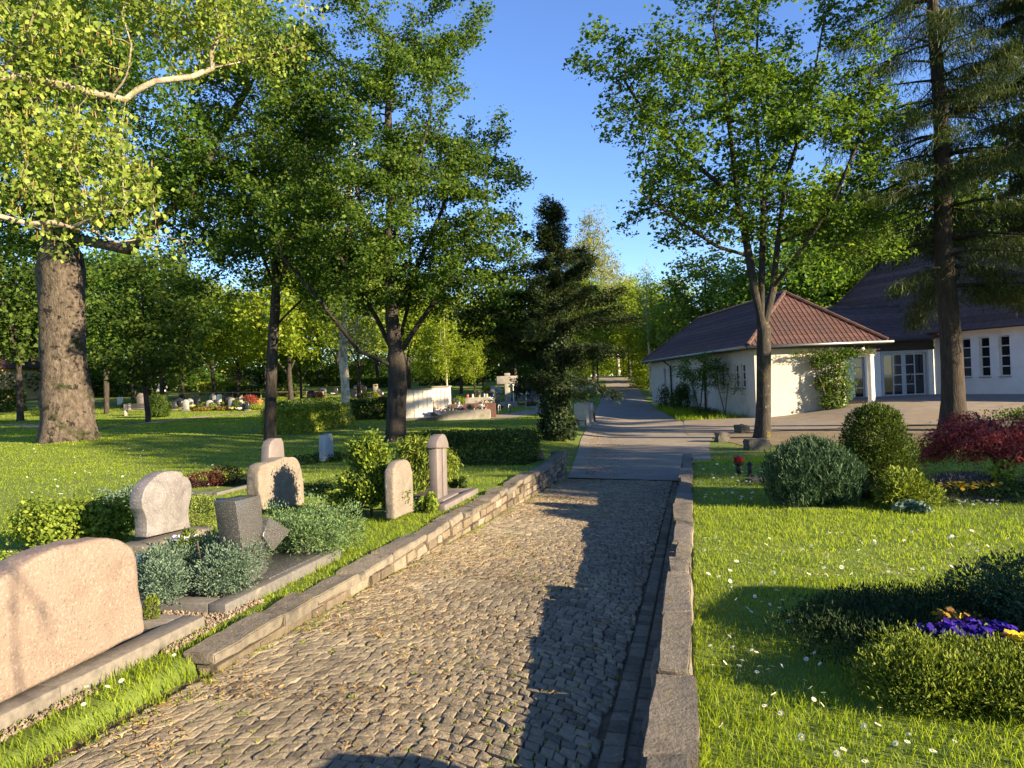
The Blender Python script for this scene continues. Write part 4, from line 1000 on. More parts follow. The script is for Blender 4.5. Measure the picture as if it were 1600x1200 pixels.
def hip_tiles(mbx, O, U, Vv, slope, L, run, lh, rh, pitch=.235, course=.36, amp=.028):
    """tiled roof plane: ribs up the slope, courses stepping; lh / rh = hip inset per metre of run on either side"""
    O, U, Vv = map(np.asarray, (O, U, Vv)); up = np.array((0, 0, 1.)); S = unit(Vv + up * slope); k = math.sqrt(1 + slope * slope); Nm = unit(np.cross(U, S))
    if Nm[2] < 0: Nm = -Nm
    sub = 6; n = int(L / pitch) * sub; us = np.linspace(0, L, n + 1)
    prof = np.array([amp * max(0, math.sin(2 * math.pi * (i % sub) / sub)) ** .8 for i in range(n + 1)])
    vm = np.full(n + 1, run)
    if lh: vm = np.minimum(vm, us / lh)
    if rh: vm = np.minimum(vm, (L - us) / rh)
    vm *= k; rows = int(run * k / course) + 1; g_ = np.random.default_rng(int(L * 100))
    for r_ in range(rows):
        v0, v1 = r_ * course, (r_ + 1) * course + .02
        a = np.minimum(v0, vm); b = np.minimum(v1, vm)
        V = []
        for i in range(n + 1):
            V.append(O + U * us[i] + S * a[i] + Nm * (prof[i] + .022)); V.append(O + U * us[i] + S * b[i] + Nm * (prof[i] * .9 + .002)); V.append(O + U * us[i] + S * a[i] + Nm * -.004)
        Fc = []
        for i in range(n):
            if b[i] - a[i] > .001 or b[i + 1] - a[i + 1] > .001:
                Fc.append((3 * i, 3 * i + 3, 3 * i + 4, 3 * i + 1)); Fc.append((3 * i + 2, 3 * i + 5, 3 * i + 3, 3 * i))
        if Fc: mbx.add(V, Fc, g_.random())
def wall_open(mbx, O, U, Nn, L, z0, z1, th, ops):
    """wall from O along U, thickness th opposite to outward normal Nn; ops = [(u0,u1,z0,z1)]"""
    O, U, Nn = map(np.asarray, (O, U, Nn)); us = sorted({0, L, *[o[0] for o in ops], *[o[1] for o in ops]})
    for a, b in zip(us[:-1], us[1:]):
        seg = [(z0, z1)]
        for o_ in ops:
            if o_[0] <= a + 1e-6 and o_[1] >= b - 1e-6:
                seg = [q for s in seg for q in ((s[0], min(s[1], o_[2])), (max(s[0], o_[3]), s[1])) if q[1] - q[0] > 1e-6]
        for s in seg:
            c = O + U * (a + b) / 2 - Nn * th / 2 + np.array((0, 0, (s[0] + s[1]) / 2))
            mbx.obox(c, U, Nn, np.array((0, 0, 1.)), (b - a) / 2, th / 2, (s[1] - s[0]) / 2, .5)
def window(parent, O, U, Nn, u0, u1, z0, z1, nx, nz, fmat, name='window', fw=.05, depth=.10, sill=True, xs=None, off=(0, 0, 0)):
    O, U, Nn = map(np.asarray, (O, U, Nn)); Z = np.array((0, 0, 1.)); base = O - Nn * depth
    f = MB(); w_ = u1 - u0; h_ = z1 - z0
    def bar(a, b, c, d, dd=.0, t_=.03): f.obox(base + U * (a + b) / 2 + Z * (c + d) / 2 + Nn * dd, U, Nn, Z, (b - a) / 2, t_, (d - c) / 2, .5)
    bar(u0 + .001, u0 + fw, z0 + .001, z1 - .001); bar(u1 - fw, u1 - .001, z0 + .001, z1 - .001); bar(u0 + fw, u1 - fw, z0 + .001, z0 + fw); bar(u0 + fw, u1 - fw, z1 - fw, z1 - .001)
    xs = xs or [i / nx for i in range(1, nx)]
    for x_ in xs: bar(u0 + w_ * x_ - fw * .4, u0 + w_ * x_ + fw * .4, z0 + fw, z1 - fw, -.002, .026)
    for i in range(1, nz): bar(u0 + fw, u1 - fw, z0 + h_ * i / nz - fw * .4, z0 + h_ * i / nz + fw * .4, -.005, .022)
    fo = f.build(name, fmat, parent, off=off)
    p_ = MB(); p_.obox(base + U * (u0 + u1) / 2 + Z * (z0 + z1) / 2 - Nn * .01, U, Nn, Z, w_ / 2 - fw * .5, .008, h_ / 2 - fw * .5, .5); p_.build('pane', MT['glass'], fo, off=off)
    if sill:
        s_ = MB(); s_.obox(O + U * (u0 + u1) / 2 + Z * (z0 - .022) - Nn * (depth / 2 - .035), U, Nn, Z, w_ / 2 + .04, depth / 2 + .03, .02, .5); s_.build('sill', MT['zinc'], fo, off=off)
    return fo
# --- hipped side building by the road (local frame at its front left corner)
WZ = -.45; WB = thing('side_building', 'low white building with a hipped red brown tiled roof beside the road', 'building', (11.3, 33.0, WZ), R(2.75))
Xv, Yv, Zv = np.array((1., 0, 0)), np.array((0, 1., 0)), np.array((0, 0, 1.)); WL, WW, EZ = 19.6, 5.6, 3.38
b = MB(); wall_open(b, (0, 0, 0), Xv, -Yv, 4.3, -.4, EZ, .3, [])
lw = [(1.15, 1.70, 1.45, 2.60), (2.05, 2.60, 1.45, 2.60), (4.15, 4.70, 1.45, 2.60), (5.05, 5.60, 1.45, 2.60), (10.6, 11.1, 1.45, 2.6), (15.6, 16.15, .75, 2.75)]
wall_open(b, (0, .301, 0), Yv, -Xv, WL - .3, -.4, EZ, .3, [(o_[0] - .301, o_[1] - .301, o_[2], o_[3]) for o_ in lw])
wall_open(b, (4.3, .301, 0), Yv, Xv, 6, -.4, EZ, .3, []); wall_open(b, (5.6, 6.31, 0), Yv, Xv, WL - 6.6, -.4, EZ, .3, [])
wall_open(b, (.301, WL, 0), Xv, Yv, 5.0, -.4, EZ, .3, [])
b.build('wall', MT['plaster'], WB)
b = MB(); b.box(-.018, -.002, .02, WL, 2.86, 2.92); b.build('cornice_band', MT['plaster'], WB)
for o_ in lw: window(WB, (0, 0, 0), Yv, -Xv, o_[0], o_[1], o_[2], o_[3], 1, 3, MT['frame_white'], off=(0, 0, 0))
ov = .5; run = (WW + 2 * ov) / 2; sl_ = .83
rf = MB(); O = np.array((-ov, -ov, EZ))
hip_tiles(rf, O, Xv, Yv, sl_, WW + 2 * ov, run, 1, 1)
hip_tiles(rf, O + np.array((0, WL + 2 * ov, 0)), -Yv, Xv, sl_, WL + 2 * ov, run, 1, 1)
hip_tiles(rf, O + np.array((WW + 2 * ov, 0, 0)), Yv, -Xv, sl_, WL + 2 * ov, run, 1, 1)
hip_tiles(rf, O + np.array((WW + 2 * ov, WL + 2 * ov, 0)), -Xv, -Yv, sl_, WW + 2 * ov, run, 1, 1)
ro = rf.build('roof', MT['tile'], WB)
rc = MB(); ax_ = O + np.array((run, run, run * sl_)); ax2 = O + np.array((run, WL + 2 * ov - run, run * sl_)); U_ = np.array((0, 0, .05))
for a, c in ((O, ax_), (O + Xv * 2 * run, ax_), (ax_, ax2), (ax2, O + Yv * (WL + 2 * ov)), (ax2, O + Xv * 2 * run + Yv * (WL + 2 * ov))):
    L_ = np.linalg.norm(c - a); n_ = int(L_ / .38)
    for i in range(n_): rc.tube([a + (c - a) * i / n_ + U_ * .8, a + (c - a) * (i + 1.08) / n_ + U_ * .8], [.12, .105], 8, random.random())
rc.build('ridge_tiles', MT['tile'], ro)
b = MB(); b.box(-ov + .03, WW + ov - .03, -ov + .06, -ov + .10, EZ - .17, EZ - .02); b.box(-ov + .06, WW + ov - .06, -ov + .11, -.001, EZ - .10, EZ - .06); b.box(-ov + .06, -ov + .1, -ov + .101, WL + ov, EZ - .15, EZ - .02); b.box(-ov + .101, -.002, .0, WL + ov, EZ - .10, EZ - .06)
b.box(4.31, 5.75, -.14, .14, 2.72, EZ - .105); b.build('eave_board', MT['timber'], WB)
gt = MB(); gt.tube([(-ov - .02, -ov - .06, EZ - .04), (WW + ov + .25, -ov - .06, EZ - .04)], .065, 8); gt.tube([(-ov - .07, -ov, EZ - .04), (-ov - .07, WL + ov, EZ - .05)], .065, 8); gt.build('gutter', MT['zinc'], WB, smooth=True)
for yy in (13.9, 6.9):
    gt = MB(); gt.tube([(-ov - .07, yy, EZ - .06), (-ov - .07, yy, EZ - .2), (-.09, yy + .15, EZ - .55), (-.09, yy + .15, -.2)], .055, 8); gt.build('downpipe', MT['pipe'], WB, smooth=True)
b = MB(); b.lathe([(.155, -.2), (.155, 2.25), (.19, 2.27), (.19, 2.33), (.13, 2.35), (.13, 2.72)], (5.52, .0, .45), 20); b.build('pillar', MT['plaster_w'], WB, angle=40)
b = MB(); b.lathe([(.03, -.05), (.1, 0), (.12, .08), (.1, .16), (.03, .2)], (5.05, -.2, 2.95), 12); b.build('porch_lamp', MT['frame_white'], WB, smooth=True)
# --- chapel: link with the double door, and the hall with the steep roof
CO = np.array((20.5, 39.5, .1)); CB = thing('chapel', 'white chapel with a steep dark roof, narrow windows and a glazed double door', 'building', CO)
LY = 39.5; b = MB(); Xo = np.array((16.6, LY, 0.)); Ll = 23.5 - 16.6
dr = [(2.45, 3.05, .06, 2.35), (4.05, 6.48, .06, 2.50)]
wall_open(b, Xo, Xv, -Yv, Ll, -.4, 3.35, .35, dr)
e_ = unit(np.array((1.05, -2.8, 0))); m_ = np.array((-e_[1], e_[0], 0)) * 1.0; m_ = np.array((.936, .351, 0)); S_ = np.array((23.56, 39.5, 0)); nO = -m_
ops = [(u - .28, u + .28, 1.02, 3.10) for u in (1.83, 2.85, 3.88, 6.2, 7.25, 8.3)]
wall_open(b, S_, e_, nO, 14, -.5, 3.75, .4, ops); wall_open(b, S_ - e_ * .36, -e_, nO, 9.6, -.5, 3.75, .4, [])
b.build('wall', MT['plaster_w'], CB, off=CO)
for o_ in ops: window(CB, S_, e_, nO, *o_, 1, 4, MT['frame_white'], fw=.07, depth=.14, off=CO)
window(CB, Xo, Xv, -Yv, *dr[0], 1, 4, MT['frame_blue'], 'side_door', .08, .12, False, off=CO)
d0, d1, dz0, dz1 = dr[1]; mid = (d0 + d1) / 2
fb = MB()
for q in ((d0 - .10, d0 - .001, dz0, dz1 + .1), (d1 + .001, d1 + .10, dz0, dz1 + .1), (d0, d1, dz1 + .001, dz1 + .1)): fb.obox(Xo + Xv * (q[0] + q[1]) / 2 + Zv * (q[2] + q[3]) / 2 - Yv * .012, Xv, Yv, Zv, (q[1] - q[0]) / 2, .03, (q[3] - q[2]) / 2)
fb.build('door_frame', MT['frame_blue'], CB, off=CO)
for a, c, big in ((d0, mid, 0), (mid, d1, 1)):
    wd = c - a; xx = [.50] if True else None
    leaf_ = MB(); base = Xo - -Yv * .12
    def bar(u0, u1, z0, z1, t_=.03): leaf_.obox(base + Xv * (u0 + u1) / 2 + Zv * (z0 + z1) / 2, Xv, Yv, Zv, (u1 - u0) / 2, t_, (z1 - z0) / 2)
    bar(a + .004, a + .12, dz0, dz1 - .002); bar(c - .12, c - .004, dz0, dz1 - .002); bar(a + .12, c - .12, dz0, dz0 + .14); bar(a + .12, c - .12, dz1 - .12, dz1 - .002)
    bar(a + wd * .5 - .035, a + wd * .5 + .035, dz0 + .14, dz1 - .12, .027); bar(a + .12, c - .12, (dz0 + dz1) / 2 - .035, (dz0 + dz1) / 2 + .035, .024)
    s0, s1 = (a + wd * .5 + .035, c - .12) if not big else (a + .12, a + wd * .5 - .035)
    for zz in (dz0 + .14 + (dz1 - dz0 - .26) * .25, dz0 + .14 + (dz1 - dz0 - .26) * .75): bar(s0, s1, zz - .025, zz + .025, .021)
    lo = leaf_.build('door', MT['frame_blue'], CB, off=CO)
    pm = MB(); pm.obox(base + Xv * (a + c) / 2 + Zv * (dz0 + dz1) / 2 + Yv * .004, Xv, Yv, Zv, wd / 2 - .08, .006, (dz1 - dz0) / 2 - .08); pm.build('pane', MT['glass'], lo, off=CO)
    if big: pm = MB(); pm.tube([base + Xv * (a + .16) - Yv * .07 + Zv * (1.15 + .22 * math.sin(t_)) + Xv * .16 * math.cos(t_) + Xv * .1 for t_ in np.linspace(-1.6, 1.6, 12)], .015, 6); pm.build('handle', MT['zinc'], lo, off=CO, smooth=True)
b = MB(); b.obox(Xo + Xv * Ll / 2 + Zv * 2.88 + Yv * -.05, Xv, Yv, Zv, Ll / 2 - .01, .045, .26); b.obox(Xo + Xv * Ll / 2 + Zv * 3.28 + Yv * -.22, Xv, Yv, Zv, Ll / 2, .19, .03); b.build('fascia', MT['timber'], CB, off=CO)
rf = MB(); hip_tiles(rf, (14.0, LY - .55, 3.22), Xv, Yv, .60, 9.75, 3.6, 0, 0, .25, .36)
A_ = S_ - e_ * 9.9 - m_ * .45; A_[2] = 3.55; HLn = 24.0
hip_tiles(rf, A_, e_, m_, 1.38, HLn, 3.6, 1, 0, .26, .40)
hip_tiles(rf, A_ + m_ * 7.2, -m_, e_, 1.38, 7.2, 3.6, 1, 1, .26, .40)
ro = rf.build('roof', MT['tile_dark'], CB, off=CO)
b = MB(); b.tube([A_ - e_ * .1 - m_ * .05 + Zv * -.03, A_ + e_ * HLn - m_ * .05 + Zv * -.03], .07, 8); b.tube([(14.2, LY - .62, 3.19), (23.2, LY - .62, 3.19)], .07, 8); b.build('gutter', MT['pipe'], CB, off=CO, smooth=True)
b = MB(); n_ = 40; a, c = A_.copy(), A_ + (e_ + m_ + Zv * 1.38) * 3.6
for i in range(n_): b.tube([a + (c - a) * i / n_, a + (c - a) * (i + 1.1) / n_], [.12, .105], 8)
b.build('hip_tiles', MT['tile_dark'], ro, off=CO); b = MB()
a, c = np.array((14.0, LY - .55 + 3.6, 3.22 + 2.16)), np.array((23.75, LY - .55 + 3.6, 3.22 + 2.16))
for i in range(26): b.tube([a + (c - a) * i / 26, a + (c - a) * (i + 1.1) / 26], [.12, .105], 8)
b.build('ridge_tiles', MT['tile_dark'], ro, off=CO)
b = MB(); b.tube([S_ + nO * .10 + e_ * -.25 + Zv * 3.4, S_ + nO * .10 + e_ * -.25 - Zv * .2], .06, 8); b.build('downpipe', MT['pipe'], CB, off=CO, smooth=True)
tag(mesh('threshold', [(16.7, 37.6, .115), (24.4, 37.6, .115), (23.6, 39.5, .118), (16.7, 39.5, .118)], [(0, 1, 2, 3)], MT['asphalt']), kind='structure')
# climbing shrub on the front wall, planting along the side
WM = Matrix.Translation((11.3, 33.0, WZ)) @ Matrix.Rotation(R(2.75), 4, 'Z')
def wl(x, y, z=0): return np.array(WM @ Vector((x, y, z)))
L = [(0, 0, .5, .75, .35, .55), (-.3, .1, 1.3, .6, .3, .5), (.25, 0, 1.9, .65, .3, .5), (-.2, .1, 2.5, .75, .28, .35), (.5, 0, 1.1, .5, .3, .5), (.7, .05, 2.6, .5, .25, .3), (-.7, .1, 2.2, .35, .2, .25)]
vn = shrub('wisteria', 'bushy green climber with bare twigs on the white front wall under the hipped roof', 'climbing shrub', wl(3.5, -.5, .25), L, 6500, .10, .5, MT['l_acer'], MT['stem'], seed=51, bump=.4, thick=.6, stems=8)
m = MB(); g_ = np.random.default_rng(3)
for k in range(14):
    x_ = -1.9 + g_.random() * 3.2; pts = [np.array((x_ + i * .22, .02 + g_.normal() * .05, 2.72 + g_.normal() * .07)) for i in range(6)]; m.tube(pts, [.02, .018, .016, .014, .01, .006], 5)
m.build('vine_stems', MT['stem'], vn, smooth=True)
Pt = np.stack([-2.0 + g_.random(900) * 3.9, g_.normal(size=900) * .09 - .02, 2.66 + g_.normal(size=900) * .10], 1); leaf_mesh('vine_leaves', Pt, g_.normal(size=(900, 3)), .08, .5, MT['l_linden'], vn, None, .1, (0, 0, 0), g_)
def multi(label, base, h_, spr, n, seed, mat, lsize, cat='small tree', name='small_tree', ns=4, bark='bark_dark'):
    g_ = np.random.default_rng(seed); st = [[(0, 0, -.1), (.02, 0, .25)]]
    for i in range(ns): a = i * 6.283 / ns + g_.random(); st.append([(.02, 0, .2), (.25 * math.cos(a) * spr, .25 * math.sin(a) * spr, h_ * .4), (.4 * math.cos(a) * spr, .4 * math.sin(a) * spr, h_ * .62)])
    return tree(name, label, cat, base, st, [(0, 0, h_ * .72, spr, spr, h_ * .28), (spr * .4, -.3, h_ * .55, spr * .7, spr * .7, h_ * .2)], .07, MT[bark], mat, 260, .16, 2.5, .25, n, lsize, .65, .14, .8, -.3, 1.4, seed, flare=.2, fh=.15, tip=.004, maxr=.018)
multi('thin multi stemmed shrub tree in front of the shaded side wall', wl(-1.35, 4.2), 3.5, 1.35, 5200, 5, MT['l_linden'], .095)
multi('slender young tree nearest the corner of the shaded side wall', wl(-.9, 1.7), 2.6, .8, 500, 6, MT['l_linden'], .08, ns=2)
shrub('evergreen_bush', 'dark dense bush by the downpipe of the shaded side wall', 'bush', wl(-.8, 9.4), [(0, 0, .7, .62, .6, .8), (.1, 0, 1.25, .45, .45, .55)], 4200, .085, .6, MT['l_dark'], MT['stem'], seed=53)
shrub('rose_bush', 'loose rose bush near the far end of the shaded side wall', 'bush', wl(-.75, 13.0), [(0, 0, .6, .7, .8, .6), (0, .3, 1.2, .5, .5, .5)], 1200, .10, .6, MT['l_hedge'], MT['stem'], seed=54, thick=.7)
shrub('perennial', 'low green plants along the foot of the side wall', 'plants', wl(-.9, 6.5), [(0, i * 1.5 - 3, .15, .6, .8, .28) for i in range(5)], 3200, .10, .4, MT['l_hedge'], None, seed=55)
# planter right of the spruce, behind the red maple
q = gd(1580, 20.5); t = thing('planter', 'dark wooden trough planted with green shrubs behind the red maple', 'planter', q, R(4))
b = MB(); b.box(-.75, 1.6, -.3, .3, -.05, .42); b.build('trough', MT['timber'], t)
g_ = np.random.default_rng(4); Pt = g_.normal(size=(1500, 3)) * np.array((.55, .2, .1)) + np.array((.5, 0, .55)); leaf_mesh('plants', Pt, g_.normal(size=(1500, 3)) + np.array((0, 0, .8)), .08, .6, MT['l_dark'], t, None, .1, (0, 0, 0), g_)
# ------------------------------------------------------------------ big trees in view
def px2(px, py, d, base): return P(px, py, d) - base
# 1 old linden on the left
B1 = gh(106, 688); d1 = B1[1]; q = lambda x, y, dd=0: px2(x, y, d1 + dd, B1)
EXC.append((B1[0], B1[1], .9))
st = [[(0, 0, -.3), q(104, 640), q(100, 560), q(98, 480), q(95, 400)], [q(95, 400), q(82, 320), q(66, 230), q(52, 120), q(40, -40)], [q(95, 400), q(108, 320), q(112, 220), q(120, 100), q(130, -60)],
      [q(112, 330), q(170, 350, 1), q(250, 300, 1.5), q(330, 230, 2), q(380, 150, 2)], [q(100, 370), q(200, 390, -1), q(300, 300, -2), q(340, 220, -2)], [q(66, 250), q(-20, 180, -2), q(-120, 60, -3)], [q(70, 300), q(40, 200, 3), q(30, 60, 4)], [q(112, 250), q(180, 120, -2), q(230, 0, -3)]]
s_ = d1 / F_PX
E = [(0, 0, 13.5, 7.5, 6.5, 6), (-5, 0, 11, 5, 5, 5), (6.5, 0, 11.5, 4.8, 5, 5.0), (3, 1, 17, 6, 5, 4.5), (7.0, .5, 8.2, 3.5, 3.5, 1.8), (-4, 2, 17, 5, 5, 4)]
tree('linden', 'huge old linden with a thick gnarled trunk on the left lawn', 'tree', B1, st, E, .76, MT['bark_linden'], MT['l_linden'], 1800, .42, 4.5, .7, 125000, .145, .8, .36, .7, -.12, .5, 1, flare=.85, fh=.9, tip=.018, maxr=.045, lump=.10, minr=.013)
# 2 slim dark leaning tree
B2 = gh(421, 688); d2 = B2[1]; q = lambda x, y, dd=0: px2(x, y, d2 + dd, B2)
st = [[(0, 0, -.2), q(424, 600), q(429, 500), q(431, 440), q(425, 360), q(412, 290), (q(405, 190))], [q(430, 470), q(455, 380, -1), q(470, 300, -1), q(480, 200, -1)], [q(429, 510), q(500, 440, .5), q(560, 400, .5)], [q(425, 380), q(370, 400, -.5), q(320, 370, -1)], [q(430, 450), q(390, 350, 1), (q(370, 250, 1.5))], [q(412, 300), q(450, 220, 1), q(470, 120, 1)]]
E = [(0, 0, 9.0, 3.0, 3, 3.2), (1.8, 0, 6.3, 2.2, 2.2, 1.5), (-2.2, 0, 6.6, 1.8, 2, 1.6), (.5, 0, 12, 3.2, 3, 3)]
tree('hornbeam', 'slim dark trunked tree leaning slightly right between the linden and the wide maple', 'tree', B2, st, E, .30, MT['bark_dark'], MT['l_acer'], 800, .32, 3, .5, 34000, .13, .7, .22, .9, -.05, .8, 2, flare=.35, fh=.5)
EXC.append((B2[0], B2[1], .35))
# 3 wide field maple
B3 = gh(617, 690); d3 = B3[1]; q = lambda x, y, dd=0: px2(x, y, d3 + dd, B3)
st = [[(0, 0, -.2), q(619, 640), q(620, 590), q(618, 545), q(610, 470), q(604, 400), q(612, 300), q(606, 180), q(615, 60)], [q(619, 560), q(645, 520), q(690, 455, -.5), q(735, 400, -.8)], [q(618, 560), q(590, 500, .5), q(555, 440, .8), q(500, 350, 1)], [q(611, 500), q(650, 420, 1), q(690, 330, 1.4), q(720, 230, 1.5)],
      [q(606, 430), q(575, 350, -1), q(545, 260, -1.5)], [q(604, 400), q(640, 300, -1.4), q(670, 190, -2)], [q(620, 575), q(560, 548, -1), q(500, 470, -2), q(440, 400, -2)], [q(618, 555), q(640, 470, 2), (q(640, 360, 3))]]
E = [(-.2, 0, 7.5, 4.6, 4.2, 3.4), (.6, 0, 10.6, 3.6, 3.6, 2.4), (3.0, 0, 5.8, 2.2, 2.6, 2.4), (-3.2, 0, 6.8, 2.3, 2.6, 2.3), (.2, 0, 13.6, 3.0, 2.6, 2.2), (-2.4, 0, 12.2, 1.8, 1.8, 1.5), (2.3, 0, 14.2, 1.8, 1.6, .9), (3.3, 0, 8.8, 1.6, 2, 1.6), (-2.0, 0, 10.5, 2.2, 2.4, 2), (-4.4, 0, 6.4, 1.7, 2.0, 1.5), (4.2, 0, 4.6, 1.3, 1.8, 1.3)]
tree('field_maple', 'wide spreading field maple with a short dark forking trunk behind the dark hedge', 'tree', B3, st, E, .34, MT['bark_dark'], MT['l_acer'], 2200, .28, 3.2, .42, 118000, .105, .85, .17, .8, -.12, .75, 3, flare=.3, fh=.5, tip=.007, maxr=.03)
EXC.append((B3[0], B3[1], .4))
# 5 ivy clad conifer
B5 = gh(870, 688); d5 = B5[1]; q = lambda x, y, dd=0: px2(x, y, d5 + dd, B5)
g_ = np.random.default_rng(6)
ty = thing('yew', 'dark irregular conifer with an ivy clad columnar trunk at the end of the path wall', 'tree', B5)
m = MB(); zz = np.linspace(-.2, 8.0, 22); m.tube([(.13 * z / 8 + .06 * math.sin(z), 0, z) for z in zz], [.24 * (1 - .9 * max(z, 0) / 8.2) for z in zz], 9)
Pp = []; Ax = []; Nn = []
for k in range(115):
    z = 1.6 + 6.2 * (k / 115) ** .95 + g_.normal() * .12; a = k * 2.4 + g_.normal() * .5; d = np.array((math.cos(a), math.sin(a), 0))
    L_ = float(np.interp(z, [1.3, 2.2, 3.2, 4.4, 5.2, 6.2, 7.2, 8], [1.1, 2.1, 2.7, 2.75, 2.2, 1.05, .5, .15])) * (.30 + .85 * g_.random() ** 1.2); ri = .12 + .5 * (z / 8) ** 2 + .15 * g_.normal()
    f = np.linspace(0, 1, 5); pts = np.array((.13 * z / 8, 0, z)) + d * L_ * f[:, None] + np.array((0, 0, 1.)) * (L_ * (ri * f - .12 * f ** 2 * (L_ > 1)))[:, None]
    m.tube(pts, [.028, .02, .014, .009, .004], 4)
    n_ = int(430 * L_ + 90); t_ = .1 + .95 * g_.random(n_) ** .75; i_ = np.minimum((t_ * 4).astype(int), 3); fr = (t_ * 4 - i_)[:, None]
    c = pts[i_] * (1 - fr) + pts[i_ + 1] * fr; c += g_.normal(size=(n_, 3)) * np.array((.15, .15, .10)) * (1.15 - .55 * t_)[:, None]; c[:, 2] -= g_.random(n_) ** 2 * .22
    Pp.append(c); Ax.append(d[None] * .8 + np.array((0, 0, ri - .25)) + g_.normal(size=(n_, 3)) * .45); Nn.append(g_.normal(size=(n_, 3)) * .7 + np.array((0, 0, .7)))
Pp = np.concatenate(Pp); leaf_mesh('crown', Pp, np.concatenate(Nn), .125 * (.5 + .9 * g_.random(len(Pp))), .24, MT['l_yew'], ty, np.concatenate(Ax), .08, (0, 0, 0), g_)
m.build('trunk', MT['bark_dark'], ty, smooth=True)
Pt, D_, r_ = shrub_pts([(-.02, 0, .75, .52, .5, .95), (.0, 0, 1.9, .58, .55, 1.0), (.1, 0, 3.0, .66, .6, .95), (.05, 0, .35, .66, .6, .45)], 13000, g_, .4, .25, 9)
leaf_mesh('ivy', Pt, D_ + g_.normal(size=(len(Pt), 3)) * .6, .095 * (.6 + .8 * g_.random(len(Pt))), .8, MT['l_yew'], ty, None, .12, (0, 0, 0), g_)
EXC.append((B5[0], B5[1], .6))
# 6 maple by the road, four stems
B6 = gh(1192, 684); d6 = B6[1]; q = lambda x, y, dd=0: px2(x, y, d6 + dd, B6)
st = [[(0, 0, -.2), q(1193, 640), q(1194, 570), q(1193, 515), q(1190, 490)], [q(1192, 510), q(1178, 450), q(1170, 400), q(1152, 310), q(1140, 200, -.6), q(1120, 60, -1)], [q(1190, 490), q(1190, 440), q(1193, 330, 1), q(1180, 180, 1.5), q(1185, 0, 2)], [q(1193, 512), q(1208, 450), q(1215, 380), q(1228, 280), q(1262, 170, .5), q(1290, 20, 1)],
      [q(1208, 450), q(1245, 400, -.8), q(1300, 320, -1.5), q(1350, 200, -2), q(1370, 60, -2)], [q(1170, 400), q(1120, 385, -.6), q(1060, 345, -1), q(1000, 300, -1.2)], [q(1152, 310), q(1090, 260, .6), q(1010, 180, 1), q(965, 110, 1)], [q(1193, 330, 1), q(1220, 200, 2.2), q(1235, 60, 3)], [q(1215, 380), q(1290, 350, 1.5), q(1370, 290, 2)]]
E = [(0, 0, 8.6, 3.6, 3.4, 2.5), (-2.0, 0, 10.6, 3.2, 3, 2.2), (2.3, 0, 9.4, 2.4, 3, 3.2), (.5, 0, 13, 4.2, 3.6, 2.4), (-3.0, 0, 7.0, 1.8, 1.6, 1.1), (3.0, 0, 6.2, 1.6, 1.8, 1.2), (-4.0, 0, 12.5, 1.8, 1.6, 1.3), (1.8, 0, 5.6, 2.2, 2, .7)]
tree('maple', 'tall maple with a mossy trunk splitting into four stems in front of the white building', 'tree', B6, st, E, .22, MT['bark_maple'], MT['l_maple'], 1250, .32, 3.2, .5, 40000, .125, .6, .24, 1.0, -.02, .8, 6, flare=.4, fh=.35, tip=.010, maxr=.026, lobed=True, clump=7)
EXC.append((B6[0], B6[1], .45))
# 7 spruce with hanging branches
B7 = gh(1490, 672); d7 = B7[1]
def spruce(name, label, base, Ht, Rb, z0, Lmax, seed, ncards, lean=(0, 0), dens=.5, group=None):
    g_ = np.random.default_rng(seed); t = thing(name, label, 'tree', base, 0, group); m = MB()
    zs = np.linspace(-.3, Ht, 40); m.tube([(lean[0] * z + .05 * math.sin(z * .8), lean[1] * z, z) for z in zs], [Rb * (1 - .93 * max(0, z) / Ht) * (1 + .55 * math.exp(-max(z, 0) / .35)) for z in zs], 16)
    Pp = []; Nn = []; Ax = []; z = z0
    while z < Ht - .3:
        for k in range(g_.integers(3, 6)):
            a = g_.random() * 6.283; L_ = Lmax * (1 - (z - z0) / (Ht - z0)) ** .75 * (.65 + .5 * g_.random()) + .2
            if z < z0 + 2.6 and math.cos(a) < .1: L_ *= .6
            d = np.array((math.cos(a), math.sin(a), 0)); s = np.array((lean[0] * z, lean[1] * z, z)); f = np.linspace(0, 1, 6)
            pts = s + d * L_ * f[:, None] + np.array((0, 0, 1.)) * (L_ * (.10 * f - .55 * f ** 2 + .30 * f ** 3))[:, None] + g_.normal(size=(6, 3)) * .04 * L_ * f[:, None]
            m.tube(pts, [.05 * L_ / Lmax + .012, .035 * L_ / Lmax + .01, .02, .014, .009, .004], 4)
            if d[0] < -.1 and Lmax < 5: L_ *= .85
            n_ = int(ncards * L_ * (.6 if d[0] < -.1 and Lmax < 5 else 1.35)); t_ = .12 + .88 * g_.random(n_) ** .8; i_ = np.minimum((t_ * 5).astype(int), 4); fr = (t_ * 5 - i_)[:, None]
            c = pts[i_] * (1 - fr) + pts[i_ + 1] * fr; side = np.cross(d, (0, 0, 1.)); sw = g_.normal(size=n_) * .30 * (1.1 - t_ * .6) * min(1.3, L_ / 2)
            c = c + side[None] * sw[:, None]; c[:, 2] -= np.abs(sw) * .35 + g_.random(n_) ** 1.6 * .55 * (1 - .4 * t_)
            Pp.append(c); Ax.append(np.array((0, 0, -1.)) + d[None] * .35 + g_.normal(size=(n_, 3)) * .40); Nn.append(g_.normal(size=(n_, 3)) + d[None] * .3)
        z += dens * (.7 + .6 * g_.random())
    Pp = np.concatenate(Pp); leaf_mesh('crown', Pp, np.concatenate(Nn), .25 * (.5 + .9 * g_.random(len(Pp))), .085, MT['l_spruce'], t, np.concatenate(Ax), .06, (0, 0, 0), g_)
    m.build('trunk', MT['bark_spruce'], t, smooth=True); return t
